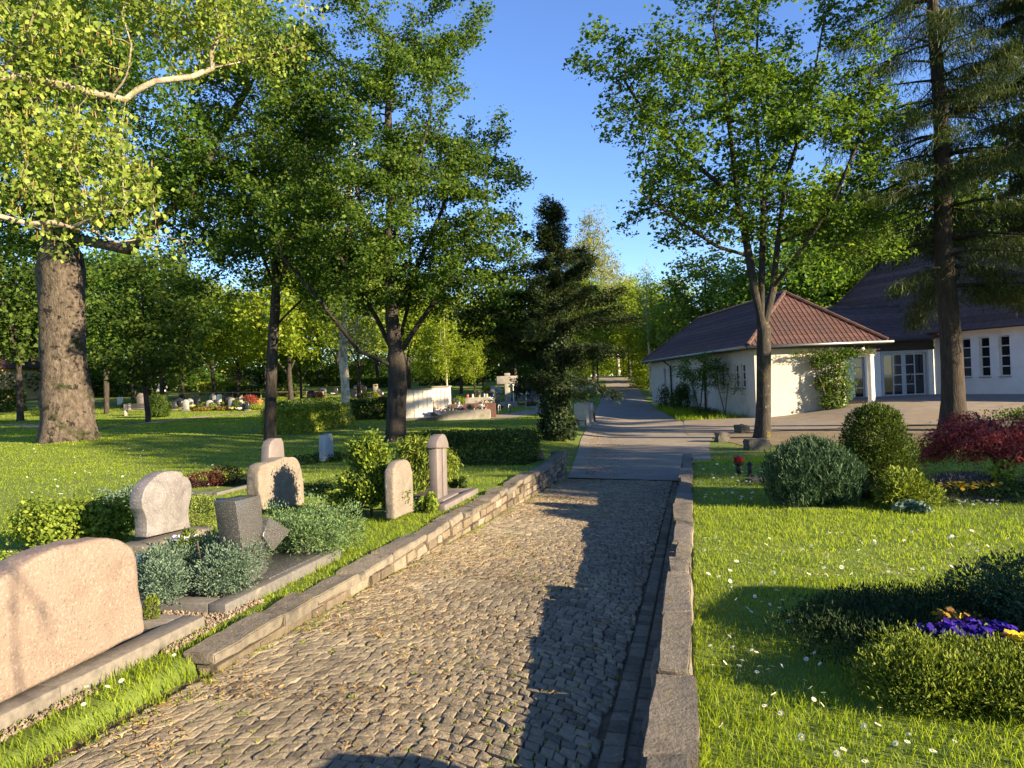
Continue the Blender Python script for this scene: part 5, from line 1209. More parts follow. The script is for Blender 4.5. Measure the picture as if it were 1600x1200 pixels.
spruce('spruce', 'tall spruce with a straight bare lower trunk and drooping branches before the chapel', B7, 24, .35, 4.6, 4.6, 7, 310, (-.006, 0))
EXC.append((B7[0], B7[1], .6))
# birch reaching in from the left, trunk outside the frame
BB = np.array((-6.6, 5.4, 0.)); Bq = lambda x, y, d: P(x, y, d) - BB
g_ = np.random.default_rng(9)
bt = thing('birch', 'birch whose sunlit catkin hung branches reach into the top left corner', 'tree', BB)
up1 = [Bq(-60, 120, 5.6), Bq(0, 118, 5.8), Bq(70, 128, 6.0), Bq(150, 146, 6.2), Bq(196, 156, 6.3), Bq(214, 141, 6.35), Bq(242, 127, 6.4), Bq(300, 120, 6.6), Bq(332, 106, 6.7), Bq(400, 92, 7.0), Bq(470, 70, 7.2)]
lo1 = [Bq(-60, 330, 5.2), Bq(0, 338, 5.4), Bq(45, 350, 5.5), Bq(85, 347, 5.6), Bq(112, 356, 5.7), Bq(150, 362, 5.8), Bq(182, 379, 5.9), Bq(250, 369, 6.0), Bq(300, 378, 6.1)]
st = [[(0, 0, -.2), (.1, 0, 1.5), (.15, .1, 3), (.2, .1, 5.2), (.3, .2, 8)], [(.13, .05, 2.6), Bq(-200, 210, 5.3)] + up1, [(.12, .0, 1.9), Bq(-200, 320, 5.1)] + lo1,
      [Bq(332, 106, 6.7), Bq(330, 80, 6.6), Bq(350, 40, 6.6), Bq(320, 0, 6.5)], [Bq(182, 150, 6.25), Bq(200, 110, 6.2), Bq(205, 70, 6.1), Bq(190, 20, 6.0)], [Bq(0, 118, 5.8), Bq(40, 60, 5.8), Bq(60, 0, 5.7)],
      [Bq(112, 356, 5.7), Bq(160, 330, 5.6), Bq(190, 330, 5.6), Bq(215, 360, 5.7), Bq(232, 383, 5.75)], [Bq(45, 350, 5.5), Bq(95, 374, 5.4), Bq(110, 385, 5.4)], [(.2, .1, 4.5), Bq(-100, -100, 6), Bq(150, -60, 6.2), Bq(300, -90, 6.4), Bq(450, -40, 6.8)]]
def pe(x, y, d, rx, ry, rd): c = Bq(x, y, d); return (*c, rx * d / F_PX, rd, ry * d / F_PX)
E = [pe(120, 255, 5.9, 120, 80, .5), pe(60, 60, 5.9, 120, 70, .5), pe(400, 35, 6.8, 115, 55, .5), pe(20, 180, 5.8, 60, 80, .5), pe(300, 20, 6.5, 120, 50, .6), pe(200, 300, 5.8, 60, 30, .3), pe(130, -60, 6.2, 260, 60, .6), pe(40, 300, 5.6, 70, 40, .3), pe(470, 60, 7.2, 60, 35, .4)]
A = cloud(E, 1500, g_, -.18, 2.2, .2, 3) + BB
pos, par = colonize([np.asarray(s_, float) + BB for s_ in st], A, .09, 1.2, .11, 80, g_, (0, 0, -.02), 9000)
rad = radii(pos, par, .10, .0022)
branch_mesh('trunk', pos, par, rad, MT['bark_twig'], bt, BB, .3, .3, .05)
n0 = int(sum(len(s_) for s_ in st))
cand = np.where((rad < .0075))[0]; pk_ = g_.choice(cand, 15500); Pt = pos[pk_] + g_.normal(size=(15500, 3)) * .065; Pt[:, 2] -= g_.random(15500) ** 2 * .14
leaf_mesh('crown', Pt, g_.normal(size=(15500, 3)) + np.array((.3, -.3, .4)), .046 * (.55 + .8 * g_.random(15500)), .78, MT['l_birch'], bt, g_.normal(size=(15500, 3)) * .5 + np.array((0, 0, -1.)), .12, BB, g_)
MT['catkin'] = leaf('catkin', [(.2, (.20, .11, .035)), (.8, (.34, .20, .07))], .1)
pk_ = g_.choice(cand, 650); Pt = pos[pk_] + g_.normal(size=(650, 3)) * .04; Pt[:, 2] -= .05
Pt = np.repeat(Pt, 2, 0); nn = g_.normal(size=(1300, 3)); nn[:, 2] = 0
tag(leaf_mesh('catkins', Pt, nn, .065, .13, MT['catkin'], bt, np.tile(np.array((0, 0, -1.)), (1300, 1)) + g_.normal(size=(1300, 3)) * .12, .05, BB, g_), kind='stuff')
m = MB()      # bare hanging twig
for pts in ([Bq(126, 358, 5.75), Bq(131, 410, 5.7), Bq(130, 450, 5.7), Bq(134, 490, 5.7), Bq(148, 520, 5.7), Bq(158, 540, 5.7)], [Bq(131, 475, 5.7), Bq(140, 500, 5.68), Bq(146, 525, 5.66)], [Bq(128, 395, 5.72), Bq(160, 410, 5.7), Bq(195, 420, 5.7), Bq(210, 440, 5.7), Bq(206, 455, 5.7)], [Bq(129, 425, 5.7), Bq(120, 432, 5.7), Bq(121, 440, 5.7)], [Bq(134, 490, 5.7), Bq(127, 480, 5.7)], [Bq(185, 417, 5.7), Bq(190, 440, 5.7), Bq(186, 450, 5.7)], [Bq(131, 440, 5.7), Bq(137, 434, 5.7)]):
    m.tube(pts, np.linspace(.009, .004, len(pts)), 5)
m.build('bare_twig', MT['bark_twig'], bt, off=BB, smooth=True)
# ------------------------------------------------------------------ background trees: kinds built once, then copied
def proto_tree(kind, seed):
    if kind == 'round': return dict(st=[[(0, 0, -.3), (.1, 0, 2.2), (0, .1, 5), (.2, 0, 9)], [(.1, 0, 2.4), (1.8, .4, 5), (2.5, .5, 7)], [(.05, 0, 3), (-1.7, -.3, 5.5), (-2.4, 0, 8)], [(0, 0, 4), (.3, -1.6, 7)], [(0, .1, 4), (-.3, 1.6, 7)]], E=[(0, 0, 7.5, 4.2, 4.2, 3.6), (2.2, 0, 6, 2.6, 2.6, 2.4), (-2.4, .5, 6.2, 2.4, 2.6, 2.4), (.3, 0, 10.2, 2.8, 2.8, 1.8)], R=.24)
    if kind == 'tall': return dict(st=[[(0, 0, -.3), (.1, 0, 4), (0, .1, 9), (.1, 0, 14)], [(0, 0, 4.5), (1.6, .3, 8)], [(0, 0, 6), (-1.5, -.3, 10)], [(0, 0, 7), (.3, 1.4, 11)]], E=[(0, 0, 8.5, 2.9, 2.9, 4.5), (.6, 0, 12.5, 2.2, 2.2, 3), (-1.2, 0, 6.5, 2, 2, 2.2), (1.4, 0, 7, 2, 2, 2.2)], R=.24)
    if kind == 'birch': return dict(st=[[(0, 0, -.3), (.15, 0, 4), (0, .1, 9), (.2, 0, 14.5)], [(0, 0, 5.5), (1.3, .2, 9)], [(0, 0, 7), (-1.3, -.2, 11)], [(.05, .1, 8.5), (.3, 1.0, 12)]], E=[(0, 0, 9.5, 2.0, 2.0, 4.2), (.3, 0, 13, 1.3, 1.3, 2.3), (-.9, 0, 8, 1.4, 1.4, 2.0)], R=.20)
    if kind == 'bush': return dict(st=[[(0, 0, -.2), (.1, 0, .6), (.2, 0, 3.5)], [(0, 0, .3), (1.3, .2, 2.2)], [(0, 0, .3), (-1.3, -.2, 2.5)], [(0, 0, .3), (.2, -1.3, 2.2)]], E=[(0, 0, 2.2, 2.8, 2.6, 2.1), (1.6, 0, 1.6, 1.8, 1.8, 1.6), (-1.6, .3, 1.7, 1.9, 1.8, 1.6), (.2, 0, 3.8, 1.7, 1.7, 1.3)], R=.12)
    if kind == 'beech': return dict(st=[[(0, 0, -.3), (.1, 0, 2.5), (0, 0, 6), (.1, .1, 10)], [(0, 0, 2.8), (2.6, .2, 4.8)], [(0, 0, 3.6), (-2.6, .3, 5.6)], [(0, 0, 5), (1.8, -1, 8)], [(0, 0, 5), (-1.6, 1, 8)]], E=[(0, 0, 4.4, 4.6, 4.2, 1.6), (0, 0, 6.8, 4.0, 3.8, 1.8), (0, 0, 9.4, 2.8, 2.8, 1.8)], R=.26)
PROTO = {}
def bgtree(kind, px, d, top, label, lm, seed=0, wid=1.0, rot=None, bark='bark_dark', n=9000, lsize=None, group='trees behind the cemetery', name=None, dy=0):
    key = (kind, lm, bark, seed); base = gd(px, d); base[2] -= .05
    hgt = {'round': 12.0, 'tall': 15.5, 'birch': 15.3, 'beech': 11.2, 'bush': 5.0}[kind]
    want = (EYE + (CY - ((px - CX) / F_PX * math.tan(ROLL)) * F_PX - top) * d / F_PX) - base[2]
    sc = want / hgt; nm = name or {'round': 'broadleaf_tree', 'tall': 'broadleaf_tree', 'birch': 'birch', 'beech': 'beech', 'bush': 'tall_bush'}[kind]
    if key not in PROTO:
        k = proto_tree(kind, seed)
        o = tree(nm, label, 'tree', (0, 0, 0), k['st'], k['E'], k['R'], MT[bark], MT[lm], 420, .5, 4, .8, n, lsize or (.30 if kind != 'birch' else .20), .7 if kind != 'birch' else .4, .42 if kind != 'birch' else .30, .9 if kind == 'beech' else .5, -.12, .8, 40 + seed + len(kind), tip=.012, maxr=.05, hang=1.6 if kind == 'birch' else 0, flare=.3, minr=.016)
        PROTO[key] = o
    else: o = copy_tree(PROTO[key])
    o.name = nm; o.location = tuple(base); o.scale = (sc * wid, sc * wid, sc); o.rotation_euler = (0, 0, rot if rot is not None else random.random() * 6.28); tag(o, label, 'tree', group); return o
# along the road and behind the buildings
bgtree('birch', 928, 92, 318, 'tall weeping birch standing over the dark ivy clad conifer', 'l_birchfar', 2, 1.15, .5, 'bark_dark', 12000, group=None)
bgtree('birch', 968, 108, 385, 'second weeping birch, right of the tallest one', 'l_birchfar', 0, 1.3, 2.5, 'bark_birch', group=None)
bgtree('birch', 1016, 66, 402, 'birch with a bright white trunk beside the road bend', 'l_birch', 1, 1.0, 1.0, 'bark_birch', 4500, group=None)
bgtree('beech', 1108, 60, 392, 'layered pale green beech behind the left end of the hipped roof', 'l_beech', 0, 1.0, .3, group=None)
bgtree('beech', 1050, 82, 430, 'pale green beech behind the white trunked birch', 'l_beech', 0, 1.0, 2.3, group=None)
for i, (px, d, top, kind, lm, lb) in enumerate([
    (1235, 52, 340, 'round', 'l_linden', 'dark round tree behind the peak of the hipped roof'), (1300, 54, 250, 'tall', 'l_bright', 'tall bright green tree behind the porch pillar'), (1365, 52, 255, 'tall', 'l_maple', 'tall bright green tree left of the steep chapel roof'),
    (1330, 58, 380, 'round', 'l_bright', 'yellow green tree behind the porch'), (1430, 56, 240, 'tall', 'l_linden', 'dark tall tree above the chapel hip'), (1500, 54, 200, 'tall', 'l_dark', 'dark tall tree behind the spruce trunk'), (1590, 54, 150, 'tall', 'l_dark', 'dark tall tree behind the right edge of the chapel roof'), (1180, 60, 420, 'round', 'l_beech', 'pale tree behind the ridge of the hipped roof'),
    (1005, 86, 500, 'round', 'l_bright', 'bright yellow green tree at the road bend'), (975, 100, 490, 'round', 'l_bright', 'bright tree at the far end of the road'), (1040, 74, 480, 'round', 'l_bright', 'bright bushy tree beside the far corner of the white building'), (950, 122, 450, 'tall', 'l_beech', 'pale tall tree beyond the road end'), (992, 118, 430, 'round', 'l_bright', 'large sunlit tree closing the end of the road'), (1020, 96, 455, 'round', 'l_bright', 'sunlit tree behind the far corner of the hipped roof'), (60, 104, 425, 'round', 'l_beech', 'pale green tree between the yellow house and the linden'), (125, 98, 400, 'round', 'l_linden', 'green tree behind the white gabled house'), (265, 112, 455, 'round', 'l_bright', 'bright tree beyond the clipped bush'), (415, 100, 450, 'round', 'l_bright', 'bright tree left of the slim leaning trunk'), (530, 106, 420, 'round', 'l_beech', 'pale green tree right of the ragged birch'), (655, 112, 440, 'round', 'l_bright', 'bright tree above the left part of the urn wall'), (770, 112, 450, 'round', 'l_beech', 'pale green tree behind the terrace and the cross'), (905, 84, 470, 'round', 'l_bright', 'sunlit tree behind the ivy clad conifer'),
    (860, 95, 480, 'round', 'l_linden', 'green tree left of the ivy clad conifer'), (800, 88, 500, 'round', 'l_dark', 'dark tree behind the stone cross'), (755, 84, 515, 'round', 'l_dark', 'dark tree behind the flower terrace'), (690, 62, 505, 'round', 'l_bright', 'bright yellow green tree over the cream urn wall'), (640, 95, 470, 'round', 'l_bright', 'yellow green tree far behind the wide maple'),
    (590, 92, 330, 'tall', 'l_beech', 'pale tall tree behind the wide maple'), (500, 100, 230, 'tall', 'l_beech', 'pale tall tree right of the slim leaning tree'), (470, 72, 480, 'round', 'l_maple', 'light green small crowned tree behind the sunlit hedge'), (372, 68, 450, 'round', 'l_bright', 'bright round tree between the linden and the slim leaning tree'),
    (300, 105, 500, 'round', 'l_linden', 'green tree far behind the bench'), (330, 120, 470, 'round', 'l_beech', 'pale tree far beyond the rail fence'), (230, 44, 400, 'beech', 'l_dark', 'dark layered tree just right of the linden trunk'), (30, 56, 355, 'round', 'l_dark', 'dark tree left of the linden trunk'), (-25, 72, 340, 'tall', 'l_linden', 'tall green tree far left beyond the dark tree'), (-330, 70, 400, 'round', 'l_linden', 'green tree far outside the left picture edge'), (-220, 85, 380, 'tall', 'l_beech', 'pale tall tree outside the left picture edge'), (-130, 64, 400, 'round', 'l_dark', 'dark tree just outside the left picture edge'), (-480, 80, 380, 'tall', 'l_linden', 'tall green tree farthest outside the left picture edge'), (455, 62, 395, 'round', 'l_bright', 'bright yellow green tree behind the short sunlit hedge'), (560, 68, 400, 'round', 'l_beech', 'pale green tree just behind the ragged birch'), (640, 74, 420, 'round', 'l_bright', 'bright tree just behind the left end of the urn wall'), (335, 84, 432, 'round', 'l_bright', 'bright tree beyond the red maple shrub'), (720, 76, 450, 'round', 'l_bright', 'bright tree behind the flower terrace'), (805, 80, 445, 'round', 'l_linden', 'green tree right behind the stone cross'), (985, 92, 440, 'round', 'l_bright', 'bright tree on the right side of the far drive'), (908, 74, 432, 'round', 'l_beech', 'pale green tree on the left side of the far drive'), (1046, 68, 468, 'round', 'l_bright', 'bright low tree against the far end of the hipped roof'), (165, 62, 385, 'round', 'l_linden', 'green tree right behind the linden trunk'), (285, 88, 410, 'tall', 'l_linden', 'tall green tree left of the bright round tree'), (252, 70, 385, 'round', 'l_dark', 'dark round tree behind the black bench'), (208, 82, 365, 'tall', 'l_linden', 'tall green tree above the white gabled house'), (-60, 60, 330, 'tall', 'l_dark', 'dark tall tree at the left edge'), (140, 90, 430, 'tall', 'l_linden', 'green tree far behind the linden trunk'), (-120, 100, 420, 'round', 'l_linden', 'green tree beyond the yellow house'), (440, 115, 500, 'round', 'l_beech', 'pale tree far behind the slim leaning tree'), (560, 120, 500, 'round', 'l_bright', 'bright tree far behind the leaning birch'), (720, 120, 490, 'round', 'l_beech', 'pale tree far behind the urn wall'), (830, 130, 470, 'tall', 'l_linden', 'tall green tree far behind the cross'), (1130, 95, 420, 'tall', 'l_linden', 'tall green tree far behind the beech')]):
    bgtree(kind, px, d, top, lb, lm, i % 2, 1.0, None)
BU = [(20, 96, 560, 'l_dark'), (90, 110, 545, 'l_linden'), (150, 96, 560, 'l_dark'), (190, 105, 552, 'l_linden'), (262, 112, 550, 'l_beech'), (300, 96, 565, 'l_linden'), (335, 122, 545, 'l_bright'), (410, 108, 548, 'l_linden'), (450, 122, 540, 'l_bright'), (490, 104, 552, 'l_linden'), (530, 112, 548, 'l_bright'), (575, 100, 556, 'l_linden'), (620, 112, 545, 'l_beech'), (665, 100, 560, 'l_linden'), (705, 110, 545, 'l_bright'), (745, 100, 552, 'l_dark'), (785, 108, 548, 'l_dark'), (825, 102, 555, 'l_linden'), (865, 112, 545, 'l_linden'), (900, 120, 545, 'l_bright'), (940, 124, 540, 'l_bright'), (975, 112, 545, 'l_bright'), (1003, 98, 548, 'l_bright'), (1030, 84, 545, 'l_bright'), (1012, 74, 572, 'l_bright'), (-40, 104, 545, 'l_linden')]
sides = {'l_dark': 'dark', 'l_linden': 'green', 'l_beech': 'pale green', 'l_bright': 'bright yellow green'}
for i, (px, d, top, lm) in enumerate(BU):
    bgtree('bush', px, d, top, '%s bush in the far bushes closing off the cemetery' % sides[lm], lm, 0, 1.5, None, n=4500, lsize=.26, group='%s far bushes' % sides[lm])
# roadside trunks and the birch in the middle distance
BX = gh(541, 658); q = lambda x, y, dd=0: px2(x, y, BX[1] + dd, BX)
tree('birch', 'ragged old birch with a pale flaking trunk behind the sunlit hedge', 'tree', BX, [[(0, 0, -.3), q(539, 600), q(536, 540), q(540, 450), q(545, 340), q(550, 240)], [q(537, 550), q(560, 500), q(590, 470)], [q(536, 545), q(525, 490), q(515, 440)], [q(540, 450), q(570, 380), (q(580, 300))]], [(0, 0, 8, 2.4, 2.4, 3.2), (.3, 0, 13, 2.2, 2.2, 4), (.5, 0, 5.0, 2.2, 2, 1.6)], .46, MT['bark_birch'], MT['l_birchfar'], 300, .4, 4, .7, 5200, .15, .45, .3, .5, -.1, .8, 61, hang=1.2, minr=.014, flare=.45, tip=.016)
for (px, d, top, lb, bk) in [(905, 56, 520, 'leaning dark trunked tree at the road edge behind the grey slabs', 'bark_dark'), (698, 60, 470, 'birch trunk rising behind the right end of the urn wall', 'bark_birch'), (741, 60, 500, 'dark forked trunk behind the flower terrace', 'bark_dark'), (934, 70, 480, 'dark trunked tree on the grass edge at the road bend', 'bark_dark')]:
    bgtree('tall', px, d, top, lb, 'l_bright', 3, .8, None, bk, 4500, group='trees along the road')
far = MB()
g_ = np.random.default_rng(77); n_ = 26000; az = R(-62) + g_.random(n_) * R(124); rr_ = 165 + g_.random(n_) * 40; hh = 1 + g_.random(n_) * (9 + 4 * np.sin(az * 11) + 3 * np.sin(az * 29))
Pt = np.stack([rr_ * np.sin(az), rr_ * np.cos(az), 1.2 + hh], 1); o = leaf_mesh('far_wood', Pt, g_.normal(size=(n_, 3)), 1.3, .8, MT['l_linden'], None, None, .1, (0, 0, 0), g_); tag(o, 'distant wood closing the view beyond the cemetery', kind='stuff')
spruce('spruce', 'second spruce just beyond the right picture edge whose boughs hang before the chapel roof', gd(1715, 22.5), 22, .34, 6.6, 5.2, 17, 400)
# trees to the right, outside the frame, that shade the left lawn
for (x, y, sc_, lb, k) in [(26, 3.5, 1.25, 'tree on the right beyond the picture edge, nearest the lawn', 'round'), (33, -3.5, 1.0, 'tree on the right behind the viewer', 'round')]:
    o = copy_tree(PROTO[('round', 'l_linden', 'bark_dark', 0)] if k == 'round' else PROTO[('tall', 'l_linden', 'bark_dark', 0)]); o.location = (x, y, Hf(x, y)); o.scale = (sc_,) * 3; tag(o, lb, 'tree', 'trees right of the frame')
# ------------------------------------------------------------------ middle distance
MT['urn'] = surf('urn_wall', [(.3, (.58, .50, .38)), (.7, (.70, .62, .50))], 3, 8, .85, .2, 50, over=((.45, .38, .28), 1.5, .6, .78), bdist=.01)
MT['urn_plate'] = surf('urn_plate', [(.3, (.60, .55, .47)), (.7, (.72, .67, .60))], 9, 8, .6, .1, 60, use_attr=.4)
MT['concrete'] = surf('concrete', [(.3, (.20, .18, .15)), (.7, (.32, .29, .24))], 4, 9, .9, .3, 60, over=((.14, .13, .10), 1.5, .55, .75), bdist=.01)
MT['slabstone'] = surf('slab_stone', [(.3, (.33, .30, .24)), (.7, (.45, .41, .34))], 5, 9, .8, .2, 60, bdist=.01)
MT['wood'] = surf('grey_wood', [(.3, (.20, .15, .09)), (.7, (.36, .28, .18))], 6, 8, .85, .3, 40, (1, 1, 5))
MT['wood_red'] = surf('red_wood', [(.3, (.32, .12, .03)), (.7, (.48, .20, .06))], 6, 8, .7, .2, 40, (1, 1, 5))
MT['white_stone'] = surf('white_stone', [(.3, (.62, .60, .56)), (.7, (.74, .72, .68))], 5, 8, .7, .2, 60)
def hpx(px, py, d):   # height of a photo pixel above the eye plane at distance d
    return P(px, py, d)[2]
# hedges of the middle distance
a, b = gh(436, 678), gh(527, 666); hedge('short hedge in painted-on sunlit green between the slim leaning tree and the ragged birch', a, b, 1.6, 1.05, 9000, MT['l_hedge_sunpaint'], .11, 71, bump=.2, stem=False)
EXC += [(*(a * (1 - f) + b * f)[:2], .8) for f in (0, .25, .5, .75, 1)]
a, b = gh(440, 652), gh(545, 646); a[:2] *= 1.05; b[:2] *= 1.05; hedge('green hedge behind the sunlit short hedge', a, b, 1.2, 1.0, 6000, MT['l_hedge'], .12, 72, bump=.12, stem=False)
a, b = gh(552, 656), gh(612, 654); hedge('dark hedge between the ragged birch and the cream urn wall', a, b, 1.4, 1.2, 6000, MT['l_hedge'], .12, 73, bump=.12, stem=False)
for (x0, x1, yb, yt, lm, lb) in [(318, 383, 617, 598, 'l_hedge_sunpaint', 'far sunlit hedge top behind the grey statue'), (362, 470, 621, 604, 'l_hedge', 'far dark hedge right of the grey statue'), (272, 322, 613, 589, 'l_hedge_sunpaint', 'tall sunlit hedge left of the grey statue'), (170, 235, 620, 601, 'l_hedge', 'dark hedge behind the reddish tall gravestone'), (325, 380, 601, 587, 'l_dark', 'dark high hedge below the far grey roof'), (490, 545, 604, 591, 'l_dark', 'dark hedge far behind the ragged birch'), (545, 612, 606, 593, 'l_dark', 'dark hedge far behind the wide maple'), (655, 745, 602, 586, 'l_hedge', 'dark hedge behind the urn wall and terrace'), (-60, 30, 644, 612, 'l_dark', 'dark hedge at the left edge below the yellow house')]:
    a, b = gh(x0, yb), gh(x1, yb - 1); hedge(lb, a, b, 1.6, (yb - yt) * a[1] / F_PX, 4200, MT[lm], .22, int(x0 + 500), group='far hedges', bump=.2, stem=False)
# clipped dark bush beside the bench
B = gh(248, 652); L = [(0, 0, .75, .72, .65, .85), (0, 0, 1.25, .68, .6, .5), (.1, 0, .4, .74, .65, .5)]
shrub('clipped_bush', 'dark squarish clipped bush beside the black bench', 'bush', B, L, 6000, .10, .7, MT['l_dark'], MT['stem'], seed=74, bump=.1)
# bench
q = gh(214, 649); t = thing('park_bench', 'black park bench with stone ends in front of the left grave field', 'bench', q, R(8))
for x_ in (-.85, .85): slab('leg', [(x_ - .06, -.05), (x_ + .06, -.05), (x_ + .06, .44), (x_ - .06, .44)], .45, MT['concrete'], t, .01, 1, -.2)
MT['bench'] = plain('bench_slats', (.03, .027, .025), .6)
m = MB(); [m.box(-1.0, 1.0, y_, y_ + .1, .442, .48) for y_ in (-.2, -.08, .04, .16)]; m.build('seat', MT['bench'], t)
m = MB(); [m.box(-1.0, 1.0, .27 + i * .03, .30 + i * .03, .58 + i * .13, .68 + i * .13) for i in range(3)]; [m.box(x_ - .03, x_ + .03, .28, .34, .48, .96) for x_ in (-.8, .8)]; m.build('backrest', MT['bench'], t)
# far gravestones: (px, foot py, width px, height px, style, material, label)
GS = [(188, 634, 9, 14, 'round', 'white_stone', 'small white round topped gravestone left of the yellow bush'), (199, 642, 11, 11, 'flat', 'gr_grey', 'dark grey low gravestone behind the bench left end'), (217, 638, 8, 11, 'flat', 'gr_black', 'black low gravestone behind the middle of the bench'),
      (221, 640, 13, 26, 'round', 'gr_rose', 'tall reddish gravestone with a rounded top left of the clipped bush'), (229, 644, 7, 19, 'flat', 'gr_sand', 'pale narrow pillar gravestone touching the clipped bush'), (273, 641, 6, 14, 'flat', 'gr_black', 'black upright gravestone right of the clipped bush'),
      (283, 638, 6, 15, 'flat', 'gr_black', 'taller black gravestone under the orange wooden cross'), (291, 642, 9, 18, 'round', 'gr_grey', 'grey gravestone with notched top beside the two black ones'), (310, 634, 8, 13, 'flat', 'gr_rose', 'pale rosy gravestone in the middle of the left grave field'),
      (328, 637, 10, 12, 'round', 'gr_grey', 'low grey gravestone left of the tall white slab'), (338, 637, 7, 12, 'round', 'gr_black', 'dark round topped gravestone left of the tall white slab'), (343, 634, 7, 18, 'flat', 'white_stone', 'tall white slab gravestone in the left grave field'),
      (355, 632, 7, 9, 'round', 'gr_grey', 'small grey gravestone right of the tall white slab'), (362, 634, 8, 14, 'flat', 'gr_sand', 'sandstone gravestone left of the red maple shrub'), (387, 642, 6, 15, 'flat', 'gr_black', 'black upright gravestone below the red maple shrub'),
      (376, 638, 6, 10, 'round', 'gr_black', 'small dark gravestone left of the red maple shrub'), (345, 616, 5, 9, 'flat', 'wood', 'brown stele gravestone beside the grey statue'), (473, 616, 10, 13, 'flat', 'gr_black', 'dark broad gravestone right of the slim leaning tree'), (505, 616, 11, 10, 'round', 'gr_grey', 'grey round topped gravestone before the dark far hedge'),
      (564, 613, 8, 12, 'flat', 'gr_rose', 'rosy gravestone right of the ragged birch'), (587, 614, 8, 14, 'flat', 'gr_sand', 'light sandstone gravestone with a dark plaque left of the wide maple'), (578, 622, 8, 6, 'flat', 'gr_black', 'low black gravestone left of the wide maple trunk'),
      (770, 628, 7, 13, 'round', 'gr_grey', 'grey gravestone left of the stone cross'), (779, 630, 6, 14, 'flat', 'gr_sand', 'narrow sandstone gravestone just left of the stone cross'), (812, 612, 6, 11, 'flat', 'gr_black', 'dark gravestone behind the person'), (824, 618, 5, 12, 'flat', 'gr_black', 'dark gravestone right of the person'), (820, 606, 6, 8, 'flat', 'gr_sand', 'small pale gravestone behind the person'),
      (899, 610, 6, 12, 'flat', 'gr_black', 'black gravestone right of the ivy clad conifer'), (907, 606, 7, 12, 'flat', 'gr_black', 'black gravestone left of the leaning roadside trunk'), (916, 604, 6, 11, 'flat', 'gr_grey', 'dark grey gravestone at the roadside trunk'), (922, 612, 5, 12, 'round', 'white_stone', 'white angel like gravestone near the roadside'), (913, 616, 5, 14, 'flat', 'gr_grey', 'grey stele gravestone in the roadside graves')]
for (px, py, w_, h_, sty, mt, lb) in GS:
    q = gh(px, py); d = q[1]; W_ = w_ * d / F_PX; Hh = h_ * d / F_PX
    t = thing('gravestone', lb, 'gravestone', q, R(random.uniform(-12, 12)), 'gravestones of the far grave field')
    if sty == 'round': o_ = [(-W_ / 2, -.1), (W_ / 2, -.1), (W_ / 2, Hh * .72)] + [(W_ / 2 * math.cos(a), Hh * .72 + Hh * .28 * math.sin(a)) for a in np.linspace(.3, 2.84, 7)] + [(-W_ / 2, Hh * .72)]
    else: o_ = [(-W_ / 2, -.1), (W_ / 2, -.1), (W_ / 2 * .96, Hh), (-W_ / 2 * .96, Hh * .96)]
    slab('headstone', o_, .2, MT[mt], t, .02, 1, -.1)
    slab('plinth', [(-W_ * .65, -.1), (W_ * .65, -.1), (W_ * .65, .12), (-W_ * .65, .12)], .4, MT['kerb'], t, .01, 1, -.2)
# crowded small graves: too small to tell apart inside each cluster
g_ = np.random.default_rng(19)
for (x0, x1, y0, y1, n_, where) in [(762, 848, 612, 634, 26, 'the crowded graves around the stone cross'), (892, 934, 606, 626, 18, 'the crowded graves at the roadside'), (258, 405, 630, 643, 20, 'the left grave field'), (455, 610, 610, 626, 14, 'the graves behind the middle hedges')]:
    for i in range(n_):
        px, py = x0 + g_.random() * (x1 - x0), y0 + g_.random() * (y1 - y0); q = gh(px, py); kk = i % 4
        W_, Hh = .40 + g_.random() * .35, .55 + g_.random() * .55
        if kk < 3:
            mt, nm = [('gr_black', 'dark'), ('gr_grey', 'grey'), ('gr_sand', 'pale brown')][kk]
            t = thing('gravestone', 'small %s gravestone among %s' % (nm, where), 'gravestone', q, R(g_.uniform(-14, 14)), 'small %s gravestones in %s' % (nm, where))
            slab('headstone', [(-W_ / 2, -.1), (W_ / 2, -.1), (W_ / 2, Hh * .8), (W_ * .22, Hh), (-W_ * .25, Hh * .97), (-W_ / 2, Hh * .78)], .16, MT[mt], t, .02, 1, -.08)
            cc = [(.55, .10, .10), (.65, .50, .10), (.62, .60, .58), (.35, .18, .40)][int(g_.integers(4))]
            flowers('grave_flowers', 'small planted flowers before a %s gravestone among %s' % (nm, where), 'flowers', (q[0] + g_.normal() * .3, q[1] - .45, Hf(q[0], q[1] - .45)), .38, .22, .26, [cc], 26, .09, int(px * 7), leafn=160, group='planted grave flowers in %s' % where)
        else: shrub('grave_shrub', 'small leafy shrub among %s' % where, 'shrub', q, [(0, 0, .3, .35, .3, .35)], 500, .10, .6, MT[('l_hedge', 'l_bright', 'l_globe', 'l_dark')[int(g_.integers(4))]], None, seed=int(px * 3), group='small shrubs in %s' % where)
# crosses, statue
def cross(label, px, py, h_px, mat, w_=.09, name='wooden_cross', arm=.5):
    q = gh(px, py); h_ = h_px * q[1] / F_PX; t = thing(name, label, 'cross', q, R(random.uniform(-10, 10)), 'wooden grave crosses'); m = MB()
    m.box(-w_ / 2, w_ / 2, -w_ / 2, w_ / 2, -.1, h_); m.build('post', mat, t); m = MB(); m.box(-arm * h_ / 2, arm * h_ / 2, -w_ / 2 - .012, w_ / 2 + .012, h_ * .68, h_ * .68 + w_); m.build('arm', mat, t)
cross('orange wooden cross standing over the black gravestones', 285, 626, 13, MT['wood_red'], .13); cross('brown wooden cross left of the slim leaning tree', 407, 638, 15, MT['wood_red'], .14); cross('orange wooden cross right of the slim leaning tree', 451, 627, 13, MT['wood_red'], .14)
cross('pale wooden cross left of the red maple shrub', 378, 632, 15, MT['wood'], .13)
